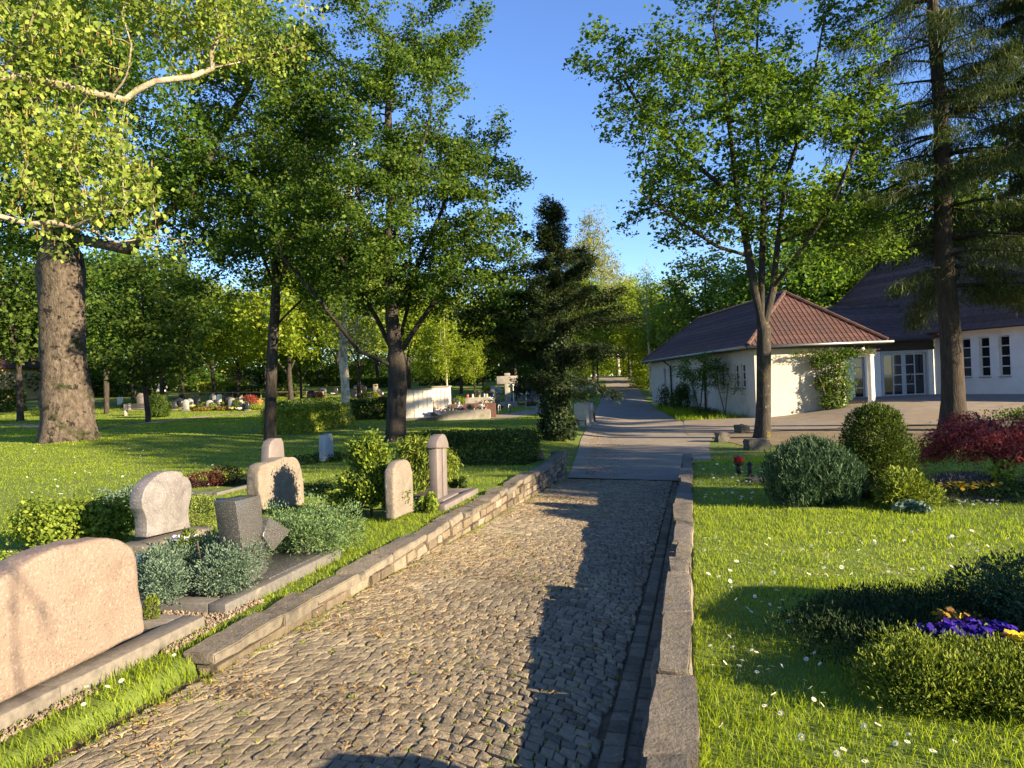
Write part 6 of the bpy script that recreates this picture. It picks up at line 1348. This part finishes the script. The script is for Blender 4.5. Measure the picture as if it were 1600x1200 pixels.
q = gh(332, 616); t = thing('statue', 'small blue grey grave statue before the far sunlit hedge', 'statue', q); m = MB(); m.lathe([(.20, -.1), (.20, .25), (.17, .3), (.20, .5), (.15, .75), (.17, .95), (.06, 1.02), (.09, 1.1), (.09, 1.18), (.03, 1.26)], n=14); m.build('figure', MT['gr_blue'], t, smooth=True)
# low wooden rail fence
fa, fb = gh(262, 622), gh(505, 622); t = thing('rail_fence', 'low wooden rail fence running through the left grave field', 'fence', fa); n_ = 12
m = MB(); m.tube([fa - fa + (0, 0, .62), fb - fa + (0, 0, .62)], .07, 6); m.build('rail', MT['wood'], t)
for i in range(n_): p_ = (fb - fa) * (i / (n_ - 1)); m = MB(); m.box(p_[0] - .06, p_[0] + .06, p_[1] - .06, p_[1] + .06, p_[2] - .1, p_[2] + .70); m.build('post', MT['wood'], t)
# colourful grave planting
FL = [(196, 636, .9, .45, 'l_bright', 'yellow green round bush behind the bench'), (212, 634, .7, .7, 'l_bright', 'bright green bush left of the reddish gravestone'), (300, 641, 1.6, .3, 'l_globe', 'pale grasses in front of the grey gravestones'), (318, 642, 1.8, .3, 'l_bronze', 'brownish planting along the front of the left grave field'), (352, 641, 1.6, .4, 'l_bronze', 'straw coloured planting under the white slab'), (368, 641, .5, .9, 'l_hedge', 'small green cone shrub beside the sandstone gravestone'), (400, 640, 1.3, .35, 'l_rose', 'light green planting left of the slim leaning tree'), (437, 630, 1.0, .6, 'l_bright', 'yellow shrub right of the slim leaning tree'), (560, 618, 1.2, .6, 'l_dark', 'dark shrub at the rosy gravestone'), (572, 612, .8, .35, 'l_globe', 'yellow flowering shrub between two far gravestones'), (718, 640, 1.3, .95, 'l_bright', 'bright green bush right of the urn wall'), (760, 615, 1.1, .9, 'l_bright', 'bright little shrub on the far lawn'), (770, 640, 1.2, .35, 'l_hedge', 'dark low planting before the stone cross'), (790, 632, .8, .4, 'l_globe', 'yellow planting at the foot of the stone cross'), (838, 600, 1.2, .5, 'l_globe', 'orange yellow shrub behind the person'), (900, 618, 1.2, .5, 'l_bronze', 'straw coloured planting right of the ivy clad conifer'), (918, 618, 1.2, .4, 'l_darkred', 'reddish planting at the roadside graves'), (60, 650, 1.5, .8, 'l_dark', 'dark shrub left of the linden')]
for (px, py, w_, h_, lm, lb) in FL:
    shrub('grave_shrub' if h_ > .4 else 'grave_planting', lb, 'shrub', gh(px, py), [(0, 0, h_ * .5, w_ * .5, w_ * .4, h_ * .55), (w_ * .25, 0, h_ * .4, w_ * .35, w_ * .3, h_ * .4)], 1100, .10, .6, MT[lm], None, seed=int(px), group='planting on the far graves')
for (px, py, s_, lb) in [(391, 634, .9, 'red leaved maple shrub behind the black gravestone'), (497, 627, .8, 'low red leaved shrub right of the slim leaning tree')]:
    shrub('japanese_maple', lb, 'small tree', gh(px, py), [(0, 0, .75 * s_, .7 * s_, .6 * s_, .4 * s_), (.3, 0, .5 * s_, .5 * s_, .5 * s_, .35 * s_)], 1500, .10, .4, MT['l_red'], MT['stem'], seed=int(px))
# cream urn wall: three blocks
ud = gh(640, 656)[1]
def ux(px): return (px - CX) / F_PX * ud
t = thing('urn_wall', 'cream urn wall of three stepped blocks with niche plates', 'urn wall', gd(660, ud)); off = np.array(t.location); z0 = off[2]; zt = hpx(665, 604, ud)
for i, (a, b, y_) in enumerate([(626, 645.5, 0), (645.5, 674, -.0), (674, 699, .5)]):
    x0, x1 = ux(a) + .004, ux(b) - .004; m = MB(); m.box(x0, x1, ud + y_, ud + y_ + 1.6, z0 - .1, zt - .1 * (i < 2) - .07); bl = m.build('block', MT['urn'], t, off=off)
    m = MB(); m.box(x0 - .05, x1 + .05, ud + y_ - .06, ud + y_ + 1.66, zt - .1 * (i < 2) - .068, zt - .1 * (i < 2)); m.build('coping', MT['concrete'], bl, off=off)
    if i:
        m = MB(); nx, nz = 4, 3
        for a_ in range(nx):
            for b_ in range(nz):
                w_ = (x1 - x0) / nx; h_ = (zt - .3 - z0) / nz; m.box(x0 + a_ * w_ + .02, x0 + (a_ + 1) * w_ - .02, ud + y_ - .022, ud + y_ - .003, z0 + .12 + b_ * h_ + .02, z0 + .12 + (b_ + 1) * h_ - .02)
        m.build('niche_plates', MT['urn_plate'], bl, off=off)
t = thing('paving_slab', 'grey stone step in front of the urn wall', 'stone step', gd(645, ud - .6)); m = MB(); m.box(-1.3, 1.5, -.5, .55, -.1, .13); m.build('step', MT['concrete'], t)
# stepped flower terrace
td = gh(740, 655)[1]; t = thing('flower_terrace', 'low stepped concrete terrace holding flowers and grave candles', 'terrace', gd(720, td)); off = np.array(t.location); z0 = off[2]
def tx(px): return (px - CX) / F_PX * td
za, zb_, zc = hpx(720, 641, td), hpx(720, 631, td + 1.0), hpx(740, 621, td + 2)
m = MB(); m.box(tx(681), tx(764), td, td + .18, z0 - .2, za); m.box(tx(681), tx(764), td + .181, td + 1.0, z0 - .2, za - .1); m.build('lower_step', MT['concrete'], t, off=off)
m = MB(); m.box(tx(697), tx(772), td + 1.001, td + 1.2, z0 - .2, zb_); m.box(tx(697), tx(772), td + 1.201, td + 2.0, z0 - .2, zb_ - .08); m.build('middle_step', surf('red_board', [(.3, (.07, .035, .028)), (.7, (.12, .06, .05))], 5), t, off=off)
m = MB(); m.box(tx(722), tx(764), td + 2.001, td + 2.5, z0 - .2, zc); m.build('upper_step', MT['concrete'], t, off=off)
cols = [(.7, .68, .62), (.55, .06, .05), (.75, .75, .74), (.65, .35, .08), (.25, .35, .45), (.12, .12, .12)]
cn = ['white', 'red', 'pale', 'orange', 'blue grey', 'dark']
for i, (px, lv) in enumerate([(687, 0), (693, 0), (700, 0), (706, 0), (711, 0), (717, 0), (722, 0), (728, 0), (733, 0), (739, 0), (745, 0), (751, 0), (757, 0), (700, 1), (709, 1), (716, 1), (757, 1), (766, 1), (730, 2), (738, 2), (748, 2), (756, 2), (760, 2)]):
    z_ = (za - .1, zb_ - .08, zc)[lv]; y_ = td + (.55, 1.55, 2.2)[lv]; k = (i * 5 + 1) % 6; x_ = (px - CX) / F_PX * y_
    if i % 3 == 2:
        t = thing('flower_pot', 'pot with %s flowers on the flower terrace' % cn[k], 'flower pot', (x_, y_, z_), 0, 'flower pots on the terrace'); m = MB(); m.lathe([(.06, 0), (.09, .16), (.10, .17), (.08, .17)], n=10); m.build('pot', MT['concrete'], t, angle=40)
        g_ = np.random.default_rng(i); Pt = g_.normal(size=(140, 3)) * np.array((.09, .09, .06)) + np.array((0, 0, .27)); leaf_mesh('blossoms', Pt, g_.normal(size=(140, 3)), .06, .9, leaf('pot_petal_%d' % i, [(.2, tuple(v * .7 for v in cols[k])), (.8, cols[k])], .2, (1, 1, 1)), t, None, .1, (0, 0, 0), g_)
        Pt = g_.normal(size=(120, 3)) * np.array((.09, .09, .05)) + np.array((0, 0, .2)); leaf_mesh('leaves', Pt, g_.normal(size=(120, 3)), .07, .6, MT['l_hedge'], t, None, .1, (0, 0, 0), g_)
    else:
        t = thing('grave_candle', '%s grave candle on the flower terrace' % cn[k], 'candle', (x_, y_, z_), 0, 'grave candles on the terrace'); m = MB(); m.lathe([(.05, 0), (.06, .04), (.06, .15), (.05, .17)], n=10); m.build('glass', plain('candle_%d' % i, cols[k], .35), t, angle=40)
        m = MB(); m.lathe([(.062, .171), (.064, .19), (.03, .215), (.008, .23)], n=10); m.build('lid', MT['zinc'] if i % 2 else MT['iron'], t, angle=40)
for (px, py, c, lb) in [(669, 655, (.7, .68, .66), 'wreath of dark leaves with white bows at the left foot of the terrace'), (678, 652, (.5, .3, .3), 'bunch of mixed flowers leaning at the left end of the terrace')]:
    flowers('flower_arrangement', lb, 'flowers', gd(px, td - .4), .42, .28, .42, [c, (.6, .6, .55)], 50, .10, int(px), leafn=500)
# stone cross
cd = 55.0; q = gd(793, cd); h_ = (hpx(793, 583, cd) - q[2]); t = thing('stone_cross', 'large weathered stone cross rising behind the flower terrace', 'cross', q)
W_ = 9.5 * cd / F_PX; za = hpx(793, 600, cd) - q[2]
slab('shaft', [(-W_ / 2, -.2), (W_ / 2, -.2), (W_ / 2, za), (-W_ / 2, za)], .4, MT['concrete'], t, .03, 2, -.2)
slab('head', [(-W_ / 2 * .95, za + .62), (W_ / 2 * .95, za + .62), (W_ / 2 * .95, h_), (-W_ / 2 * .95, h_)], .4, MT['concrete'], t, .03, 2, -.2)
slab('arm', [(-.83, za + .001), (.83, za + .001), (.83, za + .619), (-.83, za + .619)], .42, MT['concrete'], t, .03, 2, -.21)
slab('base', [(-.75, -.2), (.75, -.2), (.68, .35), (-.68, .35)], 1.0, MT['concrete'], t, .03, 2, -.5)
m = MB(); m.tube([(.42, -.3, -.1), (.42, -.3, za - .2)], .03, 8); m.lathe([(.03, 0), (.09, .04), (.09, .16), (.02, .2)], (.42, -.3, za - .2), 10); m.build('lamp_post', MT['white_stone'], thing('lamp_post', 'thin pale post lamp beside the stone cross', 'lamp', q), smooth=True)
# column, dark stele, railings
q = gh(849, 636); q = gd(849, 47); h_ = hpx(845, 600, 47) - q[2]; t = thing('stone_stele', 'tall pale plain stele left of the ivy clad conifer', 'stele', q); slab('shaft', [(-.32, -.2), (.40, -.2), (.38, h_), (-.38, h_)], .35, MT['slabstone'], t, .02, 2); slab('plinth', [(-.6, -.2), (.7, -.2), (.7, .12), (-.6, .12)], .6, MT['concrete'], t, .02, 2, -.12)
q = gd(829, 52); t = thing('stone_stele', 'dark squat stone block between the person and the pale stele', 'stele', q); h_ = hpx(829, 615, 52) - q[2]; slab('block', [(-.35, -.2), (.35, -.2), (.35, h_), (-.35, h_ * .96)], .4, MT['gr_black'], t, .02, 2); slab('plinth', [(-.5, -.2), (.5, -.2), (.5, .1), (-.5, .1)], .6, MT['concrete'], t, .02, 2, -.1)
q = gd(823.5, 53); t = thing('grave_candle', 'bright white grave candle right of the person', 'candle', q); m = MB(); m.lathe([(.11, .0), (.12, .1), (.12, .6), (.10, .65)], (0, 0, .5), 12); m.build('glass', MT['white_stone'], t, angle=40); m = MB(); m.lathe([(.2, -.1), (.2, .49)], n=12); m.build('pedestal', MT['concrete'], t, angle=40)
rd = gh(778, 648)[1]
for (px0, px1, lb) in [(777, 780, 'low steel rail loop nearest the gravel path'), (793, 796, 'low steel rail loop at the far side of the planting')]:
    a = gd(px0, rd); b = gd(px1, rd + .2); dd = b - a; t = thing('handrail', lb, 'handrail', a, 0, 'steel handrails'); m = MB(); hh = 15 * rd / F_PX
    m.tube([(0, 0, -.1), (0, 0, hh * .9), dd * .15 + (0, 0, hh), dd * .85 + (0, 0, hh), dd + (0, 0, hh * .9), dd + (0, 0, -.1)], .025, 8); m.build('rail', MT['zinc'], t, smooth=True)
    m = MB(); m.tube([(0, 0, hh * .5), dd + (0, 0, hh * .5)], .012, 6); m.build('crossbar', MT['zinc'], t, smooth=True)
# row of five leaning slabs by the road
sd = gh(905, 666); g_ = np.random.default_rng(2)
for i in range(5):
    f = i * .62; d_ = sd[1] + f; px = 895.5 + i * 3.9; x0 = (px - CX) / F_PX * sd[1] + i * .06; z0 = Hf(x0, d_)
    lb = ['nearest sunlit pale stone slab of the row at the road edge', 'second pale stone slab of the row at the road edge', 'third shaded stone slab of the row at the road edge', 'fourth shaded stone slab of the row at the road edge', 'rearmost dark stone slab of the row at the road edge'][i]
    t = thing('stone_slab', lb, 'stone slab', (x0, d_, z0), R(-3), 'row of stone slabs by the road')
    hl, hr = (665 - 629.5) * sd[1] / F_PX, (665 - 634.5) * sd[1] / F_PX; w_ = 19 * sd[1] / F_PX
    slab('slab', [(0, -.1), (w_, -.1), (w_ * .96, hr + .02 * i), (0, hl + .02 * i)], .10, MT['slabstone'] if i < 2 else MT['gr_grey'] if i < 4 else MT['gr_black'], t, .01, 2)
    if i == 0: m = MB(); m.tube([(.16, -.05, -.05), (.16, -.05, .22), (.45, -.05, .20), (.45, -.05, -.05)], .018, 6); m.build('bracket', MT['iron'], t, smooth=True)
    slab('foot', [(-.02, -.1), (w_ + .05, -.1), (w_ + .05, .02), (-.02, .02)], .3, MT['concrete'], t, .01, 1, -.12)
# ------------------------------------------------------------------ person at the graves
def skin_body(name, chain, edges, mat, parent, off, sub=2):
    me = bpy.data.meshes.new(name); me.from_pydata([tuple(c[:3]) for c in chain], edges, []); me.update()
    o = link(bpy.data.objects.new(name, me), parent); me.materials.append(mat)
    s = o.modifiers.new('skin', 'SKIN'); s.use_smooth_shade = True
    for v, c in zip(me.skin_vertices[0].data, chain): v.radius = (c[3], c[4] if len(c) > 4 else c[3])
    me.skin_vertices[0].data[0].use_root = True
    u = o.modifiers.new('sub', 'SUBSURF'); u.levels = sub; u.render_levels = sub; return o
q = gd(808.5, 60); hp = hpx(808, 601, 60) - q[2]; k = hp / 1.66
pn = thing('person', 'person in navy jacket and black trousers bent over a grave, seen from behind', 'person', q, R(8)); 
MT['skin'] = plain('skin', (.55, .36, .27), .6); MT['navy'] = surf('navy_cloth', [(.3, (.012, .016, .04)), (.7, (.025, .032, .075))], 20, 5, .9); MT['trouser'] = surf('dark_cloth', [(.3, (.010, .010, .012)), (.7, (.022, .022, .025))], 20, 5, .9); MT['hair'] = surf('grey_hair', [(.3, (.20, .17, .13)), (.7, (.36, .31, .24))], 30, 5, .8)
def S(L_): return [tuple(v * k for v in c) for c in L_]
bd = S([(0, 0, .90, .13, .10), (0, .03, 1.10, .13, .095), (0, .09, 1.32, .16, .10), (0, .16, 1.45, .06, .06), (0, .20, 1.53, .065, .075), (0, .23, 1.62, .075, .09),
        (.10, .0, .84, .085), (.12, .03, .46, .058), (.13, -.02, .09, .04), (.14, .12, .03, .035), (-.10, .0, .84, .085), (-.14, .02, .46, .058), (-.18, -.04, .09, .04), (-.20, .09, .03, .035),
        (.19, .10, 1.36, .055), (.26, .12, 1.10, .042), (.20, .30, .92, .032), (.18, .36, .88, .03), (-.19, .10, 1.36, .055), (-.27, .10, 1.10, .042), (-.24, .26, .90, .032), (-.22, .32, .86, .03)])
ed = [(0, 1), (1, 2), (2, 3), (3, 4), (4, 5), (0, 6), (6, 7), (7, 8), (8, 9), (0, 10), (10, 11), (11, 12), (12, 13), (2, 14), (14, 15), (15, 16), (16, 17), (2, 18), (18, 19), (19, 20), (20, 21)]
for h_, sg in ((17, 1), (21, -1)):
    c = bd[h_]
    for j, (dx, l) in enumerate([(-.03, .06), (-.012, .078), (.006, .082), (.024, .07)]):
        i0 = len(bd); bd += [(c[0] + dx * k, c[1] + .03 * k, c[2] - .02 * k, .009 * k, .009 * k), (c[0] + dx * 1.2 * k, c[1] + (.03 + l * .5) * k, c[2] - .05 * k, .008 * k, .008 * k), (c[0] + dx * 1.2 * k, c[1] + (.02 + l * .7) * k, c[2] - .09 * k, .007 * k, .007 * k)]; ed += [(h_, i0), (i0, i0 + 1), (i0 + 1, i0 + 2)]
    i0 = len(bd); bd += [(c[0] - .04 * sg * k, c[1] + .01 * k, c[2] - .03 * k, .010 * k, .010 * k), (c[0] - .055 * sg * k, c[1] + .03 * k, c[2] - .06 * k, .008 * k, .008 * k)]; ed += [(h_, i0), (i0, i0 + 1)]
skin_body('body', bd, ed, MT['skin'], pn, None)
jk = S([(0, 0, .80, .165, .13), (0, .03, 1.05, .165, .12), (0, .09, 1.30, .19, .125), (0, .14, 1.41, .10, .09), (.20, .10, 1.37, .078), (.27, .12, 1.10, .062), (.21, .28, .94, .05), (-.20, .10, 1.37, .078), (-.28, .10, 1.10, .062), (-.245, .24, .925, .05)])
skin_body('jacket', jk, [(0, 1), (1, 2), (2, 3), (2, 4), (4, 5), (5, 6), (2, 7), (7, 8), (8, 9)], MT['navy'], pn, None)
tr = S([(0, 0, .90, .145, .12), (.10, 0, .80, .105), (.12, .03, .46, .08), (.13, -.02, .07, .065), (-.10, 0, .80, .105), (-.14, .02, .46, .08), (-.18, -.04, .07, .065)]); skin_body('trousers', tr, [(0, 1), (1, 2), (2, 3), (0, 4), (4, 5), (5, 6)], MT['trouser'], pn, None)
for c in (S([(.13, -.05, .045, .05), (.14, .14, .035, .042)]), S([(-.18, -.07, .045, .05), (-.20, .11, .035, .042)])): skin_body('shoe', c, [(0, 1)], MT['trouser'], pn, None)
skin_body('hair', S([(0, .17, 1.60, .08, .09), (0, .21, 1.67, .088, .095), (0, .25, 1.70, .08, .08)]), [(0, 1), (1, 2)], MT['hair'], pn, None)
# ------------------------------------------------------------------ houses beyond the cemetery
def house(label, px, d, w_, dep, eave, ridge, rz, wall, roof, wins, name='house'):
    q = gd(px, d); t = thing(name, label, 'house', q, R(rz)); m = MB()
    m.box(-w_ / 2, w_ / 2, 0, dep, -.5, eave - .001); m.add([(-w_ / 2, 0, eave), (w_ / 2, 0, eave), (0, 0, ridge - .1), (-w_ / 2, dep, eave), (w_ / 2, dep, eave), (0, dep, ridge - .1)], [(0, 1, 2), (4, 3, 5), (0, 2, 5, 3), (1, 4, 5, 2)]); m.build('wall', wall, t)
    m = MB(); sl = (ridge - eave) / (w_ / 2)
    for sg in (-1, 1):
        a = np.array((sg * (w_ / 2 + .5), -.5, eave - .5 * sl)); b = np.array((0, -.5, ridge)); V = []
        for y_ in (-.5, dep + .5):
            for p_ in (a, b): V += [(p_[0], y_, p_[2] + .0), (p_[0], y_, p_[2] + .18)]
        m.add(V, [(0, 2, 3, 1), (4, 5, 7, 6), (0, 1, 5, 4), (2, 6, 7, 3), (1, 3, 7, 5), (0, 4, 6, 2)])
    ro = m.build('roof', roof, t); m = MB(); m.box(-.35 + w_ * .2, .35 + w_ * .2, dep * .5, dep * .5 + .7, ridge - 1.4, ridge + .7); m.build('chimney', MT['concrete'], ro)
    for (x_, z_) in wins: window(t, (0, 0, 0), (1, 0, 0), (0, -1, 0), x_ - .55, x_ + .55, z_, z_ + 1.3, 2, 1, MT['frame_white'], depth=-.03, sill=False)
MT['yellow_wall'] = surf('yellow_wall', [(.3, (.62, .44, .19)), (.7, (.70, .52, .25))], 2, 7, .9); MT['white_wall'] = surf('white_wall', [(.3, (.66, .64, .60)), (.7, (.76, .74, .70))], 2, 7, .9)
house('yellow gabled house with a dark red roof at the left edge', -62, 92, 11, 9, 4.6, 8.2, -14, MT['yellow_wall'], MT['tile'], [(3.5, 1.2), (1.2, 1.2), (3.2, 3.4), (-2, 1.2)])
house('white gabled house seen behind the linden between the dark branches', 222, 135, 8, 9, 4.2, 7.6, -8, MT['white_wall'], MT['tile_dark'], [(-2, 1.0), (2, 1.0), (0, 4.0)])
house('white house beyond the far hedge left of the bright round tree', 290, 150, 10, 8, 3.8, 6.4, 30, MT['white_wall'], MT['tile_dark'], [(-3, 1.0), (1, 1.0)])
house('cream house with a dark grey roof behind the bright round tree', 368, 128, 9, 8, 2.6, 4.4, 20, MT['yellow_wall'], MT['tile_dark'], [(-3, .8), (2, .8)])
# ------------------------------------------------------------------ lawns (after every bed is known)
NEAR = [(2.3, 4, 4200, .0042, .062), (4, 6, 2600, .005, .060), (6, 9, 1500, .0065, .055), (9, 13, 750, .010, .05), (13, 20, 300, .016, .05), (20, 30, 260, .026, .05), (30, 45, 130, .036, .055), (45, 85, 40, .06, .065)]
def road_mask(x, y):
    ry = RY[:, 0]; lx = np.interp(y, ry, RX[:, 0]); rx = np.interp(y, RY[:, -1], RX[:, -1]); return (x > lx - .05) & (x < rx + .05) & (y > 14)
fore_l = lambda y: np.where(y < 33.9, 6.0 + (y - 24.9) * .236, 11.6)
def m_right(x, y, p, s): return (p > -.055) & (y < 17.9 + .04 * x) & ~road_mask(x, y)
def m_left(x, y, p, s): p = p - sk(s); return ((p < -2.86) | ((s < 3.76) & (p < -2.69))) & ~road_mask(x, y) & (x < 4 + (y - 38) * .15) & ((p < -3.3) | (s > 2.0)) & ~((s > 14.9) & (p > -3.0))
def m_island(x, y, p, s): return (y > 17.4) & (y < 24.9) & (x > 5.2) & ~road_mask(x, y)
def m_bed(x, y, p, s): return (y > 33.5) & (y < 53) & (x > 7.9 + (y - 34) * .13) & (x < 11.25 - (y - 33) * .048)
grass_obj('lawn_grass', 'fine green lawn grass right of the cobbled path', m_right, MT['grass'], NEAR, 1.0, 11)
grass_obj('lawn_grass', 'short green lawn grass around the graves left of the path', m_left, MT['grass'], NEAR, .8, 12)
IX, IY, IZ = lerp_rows([(6.6, 20.2, 24, 20.6), (6.6, 22.6, 25, 23), (6.6, 24.9, 26, 24.9)], 12, 40, .006)
grid_mesh('bare_soil', IX, IY, IZ, surf('bare_soil', [(.3, (.13, .095, .055)), (.6, (.21, .155, .09)), (.8, (.14, .14, .05))], 1.6, 9, .95, .5, 40))
grass_obj('verge_grass', 'thin dry grass on bare soil under the maple and spruce', m_island, MT['grass_dry'], [(17, 30, 40, .022, .045)], .7, 13)
grass_obj('bed_grass', 'tall loose weeds along the shaded side wall', m_bed, MT['grass'], [(33, 56, 90, .04, .32)], 1.0, 14)

# fallen bud scales and dry needles
def litter(name, label, n, pfun, mat, size, seed):
    g = np.random.default_rng(seed); p, s = pfun(g, n)
    x, y = to_xy(p, s); Pt = np.stack([x, y, H(x, y) + .006 + g.random(len(x)) * .004], 1)
    Nn = np.array((0, 0, 1.)) + g.normal(size=(len(x), 3)) * .35
    o = leaf_mesh(name, Pt, Nn, size * (.5 + g.random(len(x))), .22, mat, None, None, .1, (0, 0, 0), g); tag(o, label, kind='stuff')
MT['litter'] = surf('litter', [(.2, (.16, .085, .03)), (.5, (.34, .19, .055)), (.85, (.50, .33, .12))], 12, 4, .9, use_attr=.8)
def lf(g, n):
    s = 1.2 + g.random(n) ** 1.25 * 13.5; p = PL + .02 + sk(s) + np.abs(g.normal(size=n)) * .75 + (g.random(n) < .3) * g.random(n) * 1.5
    k = (p < PR - .04) & (fbm(np.stack([p, s, s * 0], 1), 1.3, 2) > -.25); return p[k], s[k]
litter('leaf_litter', 'orange brown dry bud scales strewn over the cobbles', 20000, lf, MT['litter'], .026, 21)
def lf2(g, n):
    s = 15.2 + g.random(n) * 12; p = -2.3 - (s - 15) * .13 + np.abs(g.normal(size=n)) * .5; return p, s
litter('leaf_litter', 'orange dry litter along the edge of the asphalt road', 2500, lf2, MT['litter'], .06, 22)
def lf3(g, n): return PR + .02 + np.abs(g.normal(size=n)) * .03, g.random(n) * 14
# tufts of grass between the setts
g = np.random.default_rng(31); n = 2600
s_ = 1.0 + g.random(n) * 13.6; p_ = sk(s_) + np.where(g.random(n) < .4, PL + np.abs(g.normal(size=n)) * .08, PL + .05 + g.random(n) * 2.35)
k = (fbm(np.stack([p_, s_, s_ * 0], 1), 1.6, 8) > .18) | (p_ < PL + sk(s_) + .06); s_, p_ = s_[k], p_[k]
x, y = to_xy(p_, s_); B = np.repeat(np.stack([x, y, H(x, y) - .015], 1), 7, 0); B[:, :2] += g.normal(size=(len(B), 2)) * .016
h = .018 + g.random(len(B)) * .03; nn = g.normal(size=(len(B), 3)) * np.array((1, 1, .1)); ax = g.normal(size=(len(B), 3)) * .45 + np.array((0, 0, 1.))
V, Fc = cards(B + np.array((0, 0, .012)), nn, h, .16, ax, .05, g)
tag(mesh('joint_grass', V, Fc, MT['grass'], None, np.repeat(g.random(len(B)), 4)), 'sparse weeds growing between the cobbles', kind='stuff')

# daisies: each flower its own object
def daisy_mesh():
    m = MB(); n = 13
    for i in range(n):
        a = i * 2 * math.pi / n; c, s = math.cos(a), math.sin(a); c2, s2 = math.cos(a + .2), math.sin(a + .2); c3, s3 = math.cos(a - .2), math.sin(a - .2)
        m.add([(c * .003, s * .003, 0), (c3 * .0085, s3 * .0085, .0015), (c * .0125, s * .0125, .001), (c2 * .0085, s2 * .0085, .0015)], [(0, 1, 2, 3)], .5, 0)
    m.lathe([(.0042, 0), (.0038, .0018), (.002, .003)], (0, 0, 0), 8, .5, 1)
    m.tube([(0, 0, -.09), (.004, .002, -.045), (0, 0, -.001)], .0011, 4, .5, 2)
    return m
MT['petal'] = leaf('petal', [(.2, (.72, .72, .70)), (.8, (.82, .82, .80))], .25, (1, 1, 1))
MT['daisy_eye'] = plain('daisy_eye', (.75, .48, .03), .7)
MT['daisy_stem'] = plain('daisy_stem', (.10, .17, .03), .7)
proto = None; dg = np.random.default_rng(5)
DA = []
for (px, py) in [(1375, 1115), (1127, 1140), (1252, 1155), (1209, 1088), (1266, 1078), (1183, 1055), (1200, 1050), (1155, 1045), (1140, 1000), (1160, 1036), (1133, 1040), (1187, 1043), (1208, 1045), (1222, 1046),
                 (1258, 1070), (1287, 1088), (1285, 1107), (1272, 1100), (1260, 1035), (1281, 1040), (1273, 1027), (1110, 1015), (1145, 1018), (1175, 1018), (1182, 1023), (1113, 1045), (1195, 1110), (1220, 1118), (1318, 1178),
                 (1400, 1172), (1418, 1163), (1458, 1178), (1350, 1140), (1372, 1141), (1420, 1150), (1308, 1185), (1492, 1165), (1352, 1195), (1141, 910), (1155, 915), (1150, 941), (1168, 953), (1174, 961), (1203, 949),
                 (1218, 955), (1223, 943), (1232, 978), (1142, 921), (1214, 927), (1270, 957), (1180, 938), (1190, 944), (1245, 910), (1205, 900), (1190, 915)]: DA.append((px, py))
for i in range(70): DA.append((1100 + dg.random() * 480, 830 + dg.random() * 75))
for i in range(45): DA.append((1092 + dg.random() * 110, 728 + dg.random() * 60))
for i in range(16): DA.append((1495 + dg.random() * 70, 788 + dg.random() * 10))
DL = [(131, 1104), (190, 1068), (168, 1075), (135, 1078), (272, 1027), (410, 945), (100, 860)] + [(2 + dg.random() * 60, 850 + dg.random() * 45) for _ in range(18)]
DL += [(30 + dg.random() * 330, 690 + dg.random() * 90) for _ in range(70)] + [(640 + dg.random() * 160, 690 + dg.random() * 60) for _ in range(12)]
for side, LST in (('r', DA), ('l', DL)):
    for (px, py) in LST:
        q = gp(px, py, .05) if py > 800 else gh(px, py); z = Hf(q[0], q[1])
        pp, ss = to_ps(q[0], q[1])
        if side == 'r' and pp < -.03: continue
        if proto is None: proto = daisy_mesh().build('daisy', [MT['petal'], MT['daisy_eye'], MT['daisy_stem']]); o = proto
        else: o = proto.copy(); link(o)
        far = q[1] > 8
        o.location = (q[0], q[1], z + (.058 if not far else .05) + dg.random() * .02)
        o.rotation_euler = (dg.normal() * .35 + .2, dg.normal() * .35 + .25, dg.random() * 6); sc = (1.0 + dg.random() * .35) * (1.0 if q[1] < 5 else 1.25 if q[1] < 9 else 1.6); o.scale = (sc,) * 3
        if side == 'l': tag(o, 'small white daisy dotted in the shady grass left of the cobbled path', 'daisy', 'daisies in the left lawn')
        else: tag(o, 'small white daisy in the bright lawn right of the cobbled path', 'daisy', 'daisies in the right lawn')
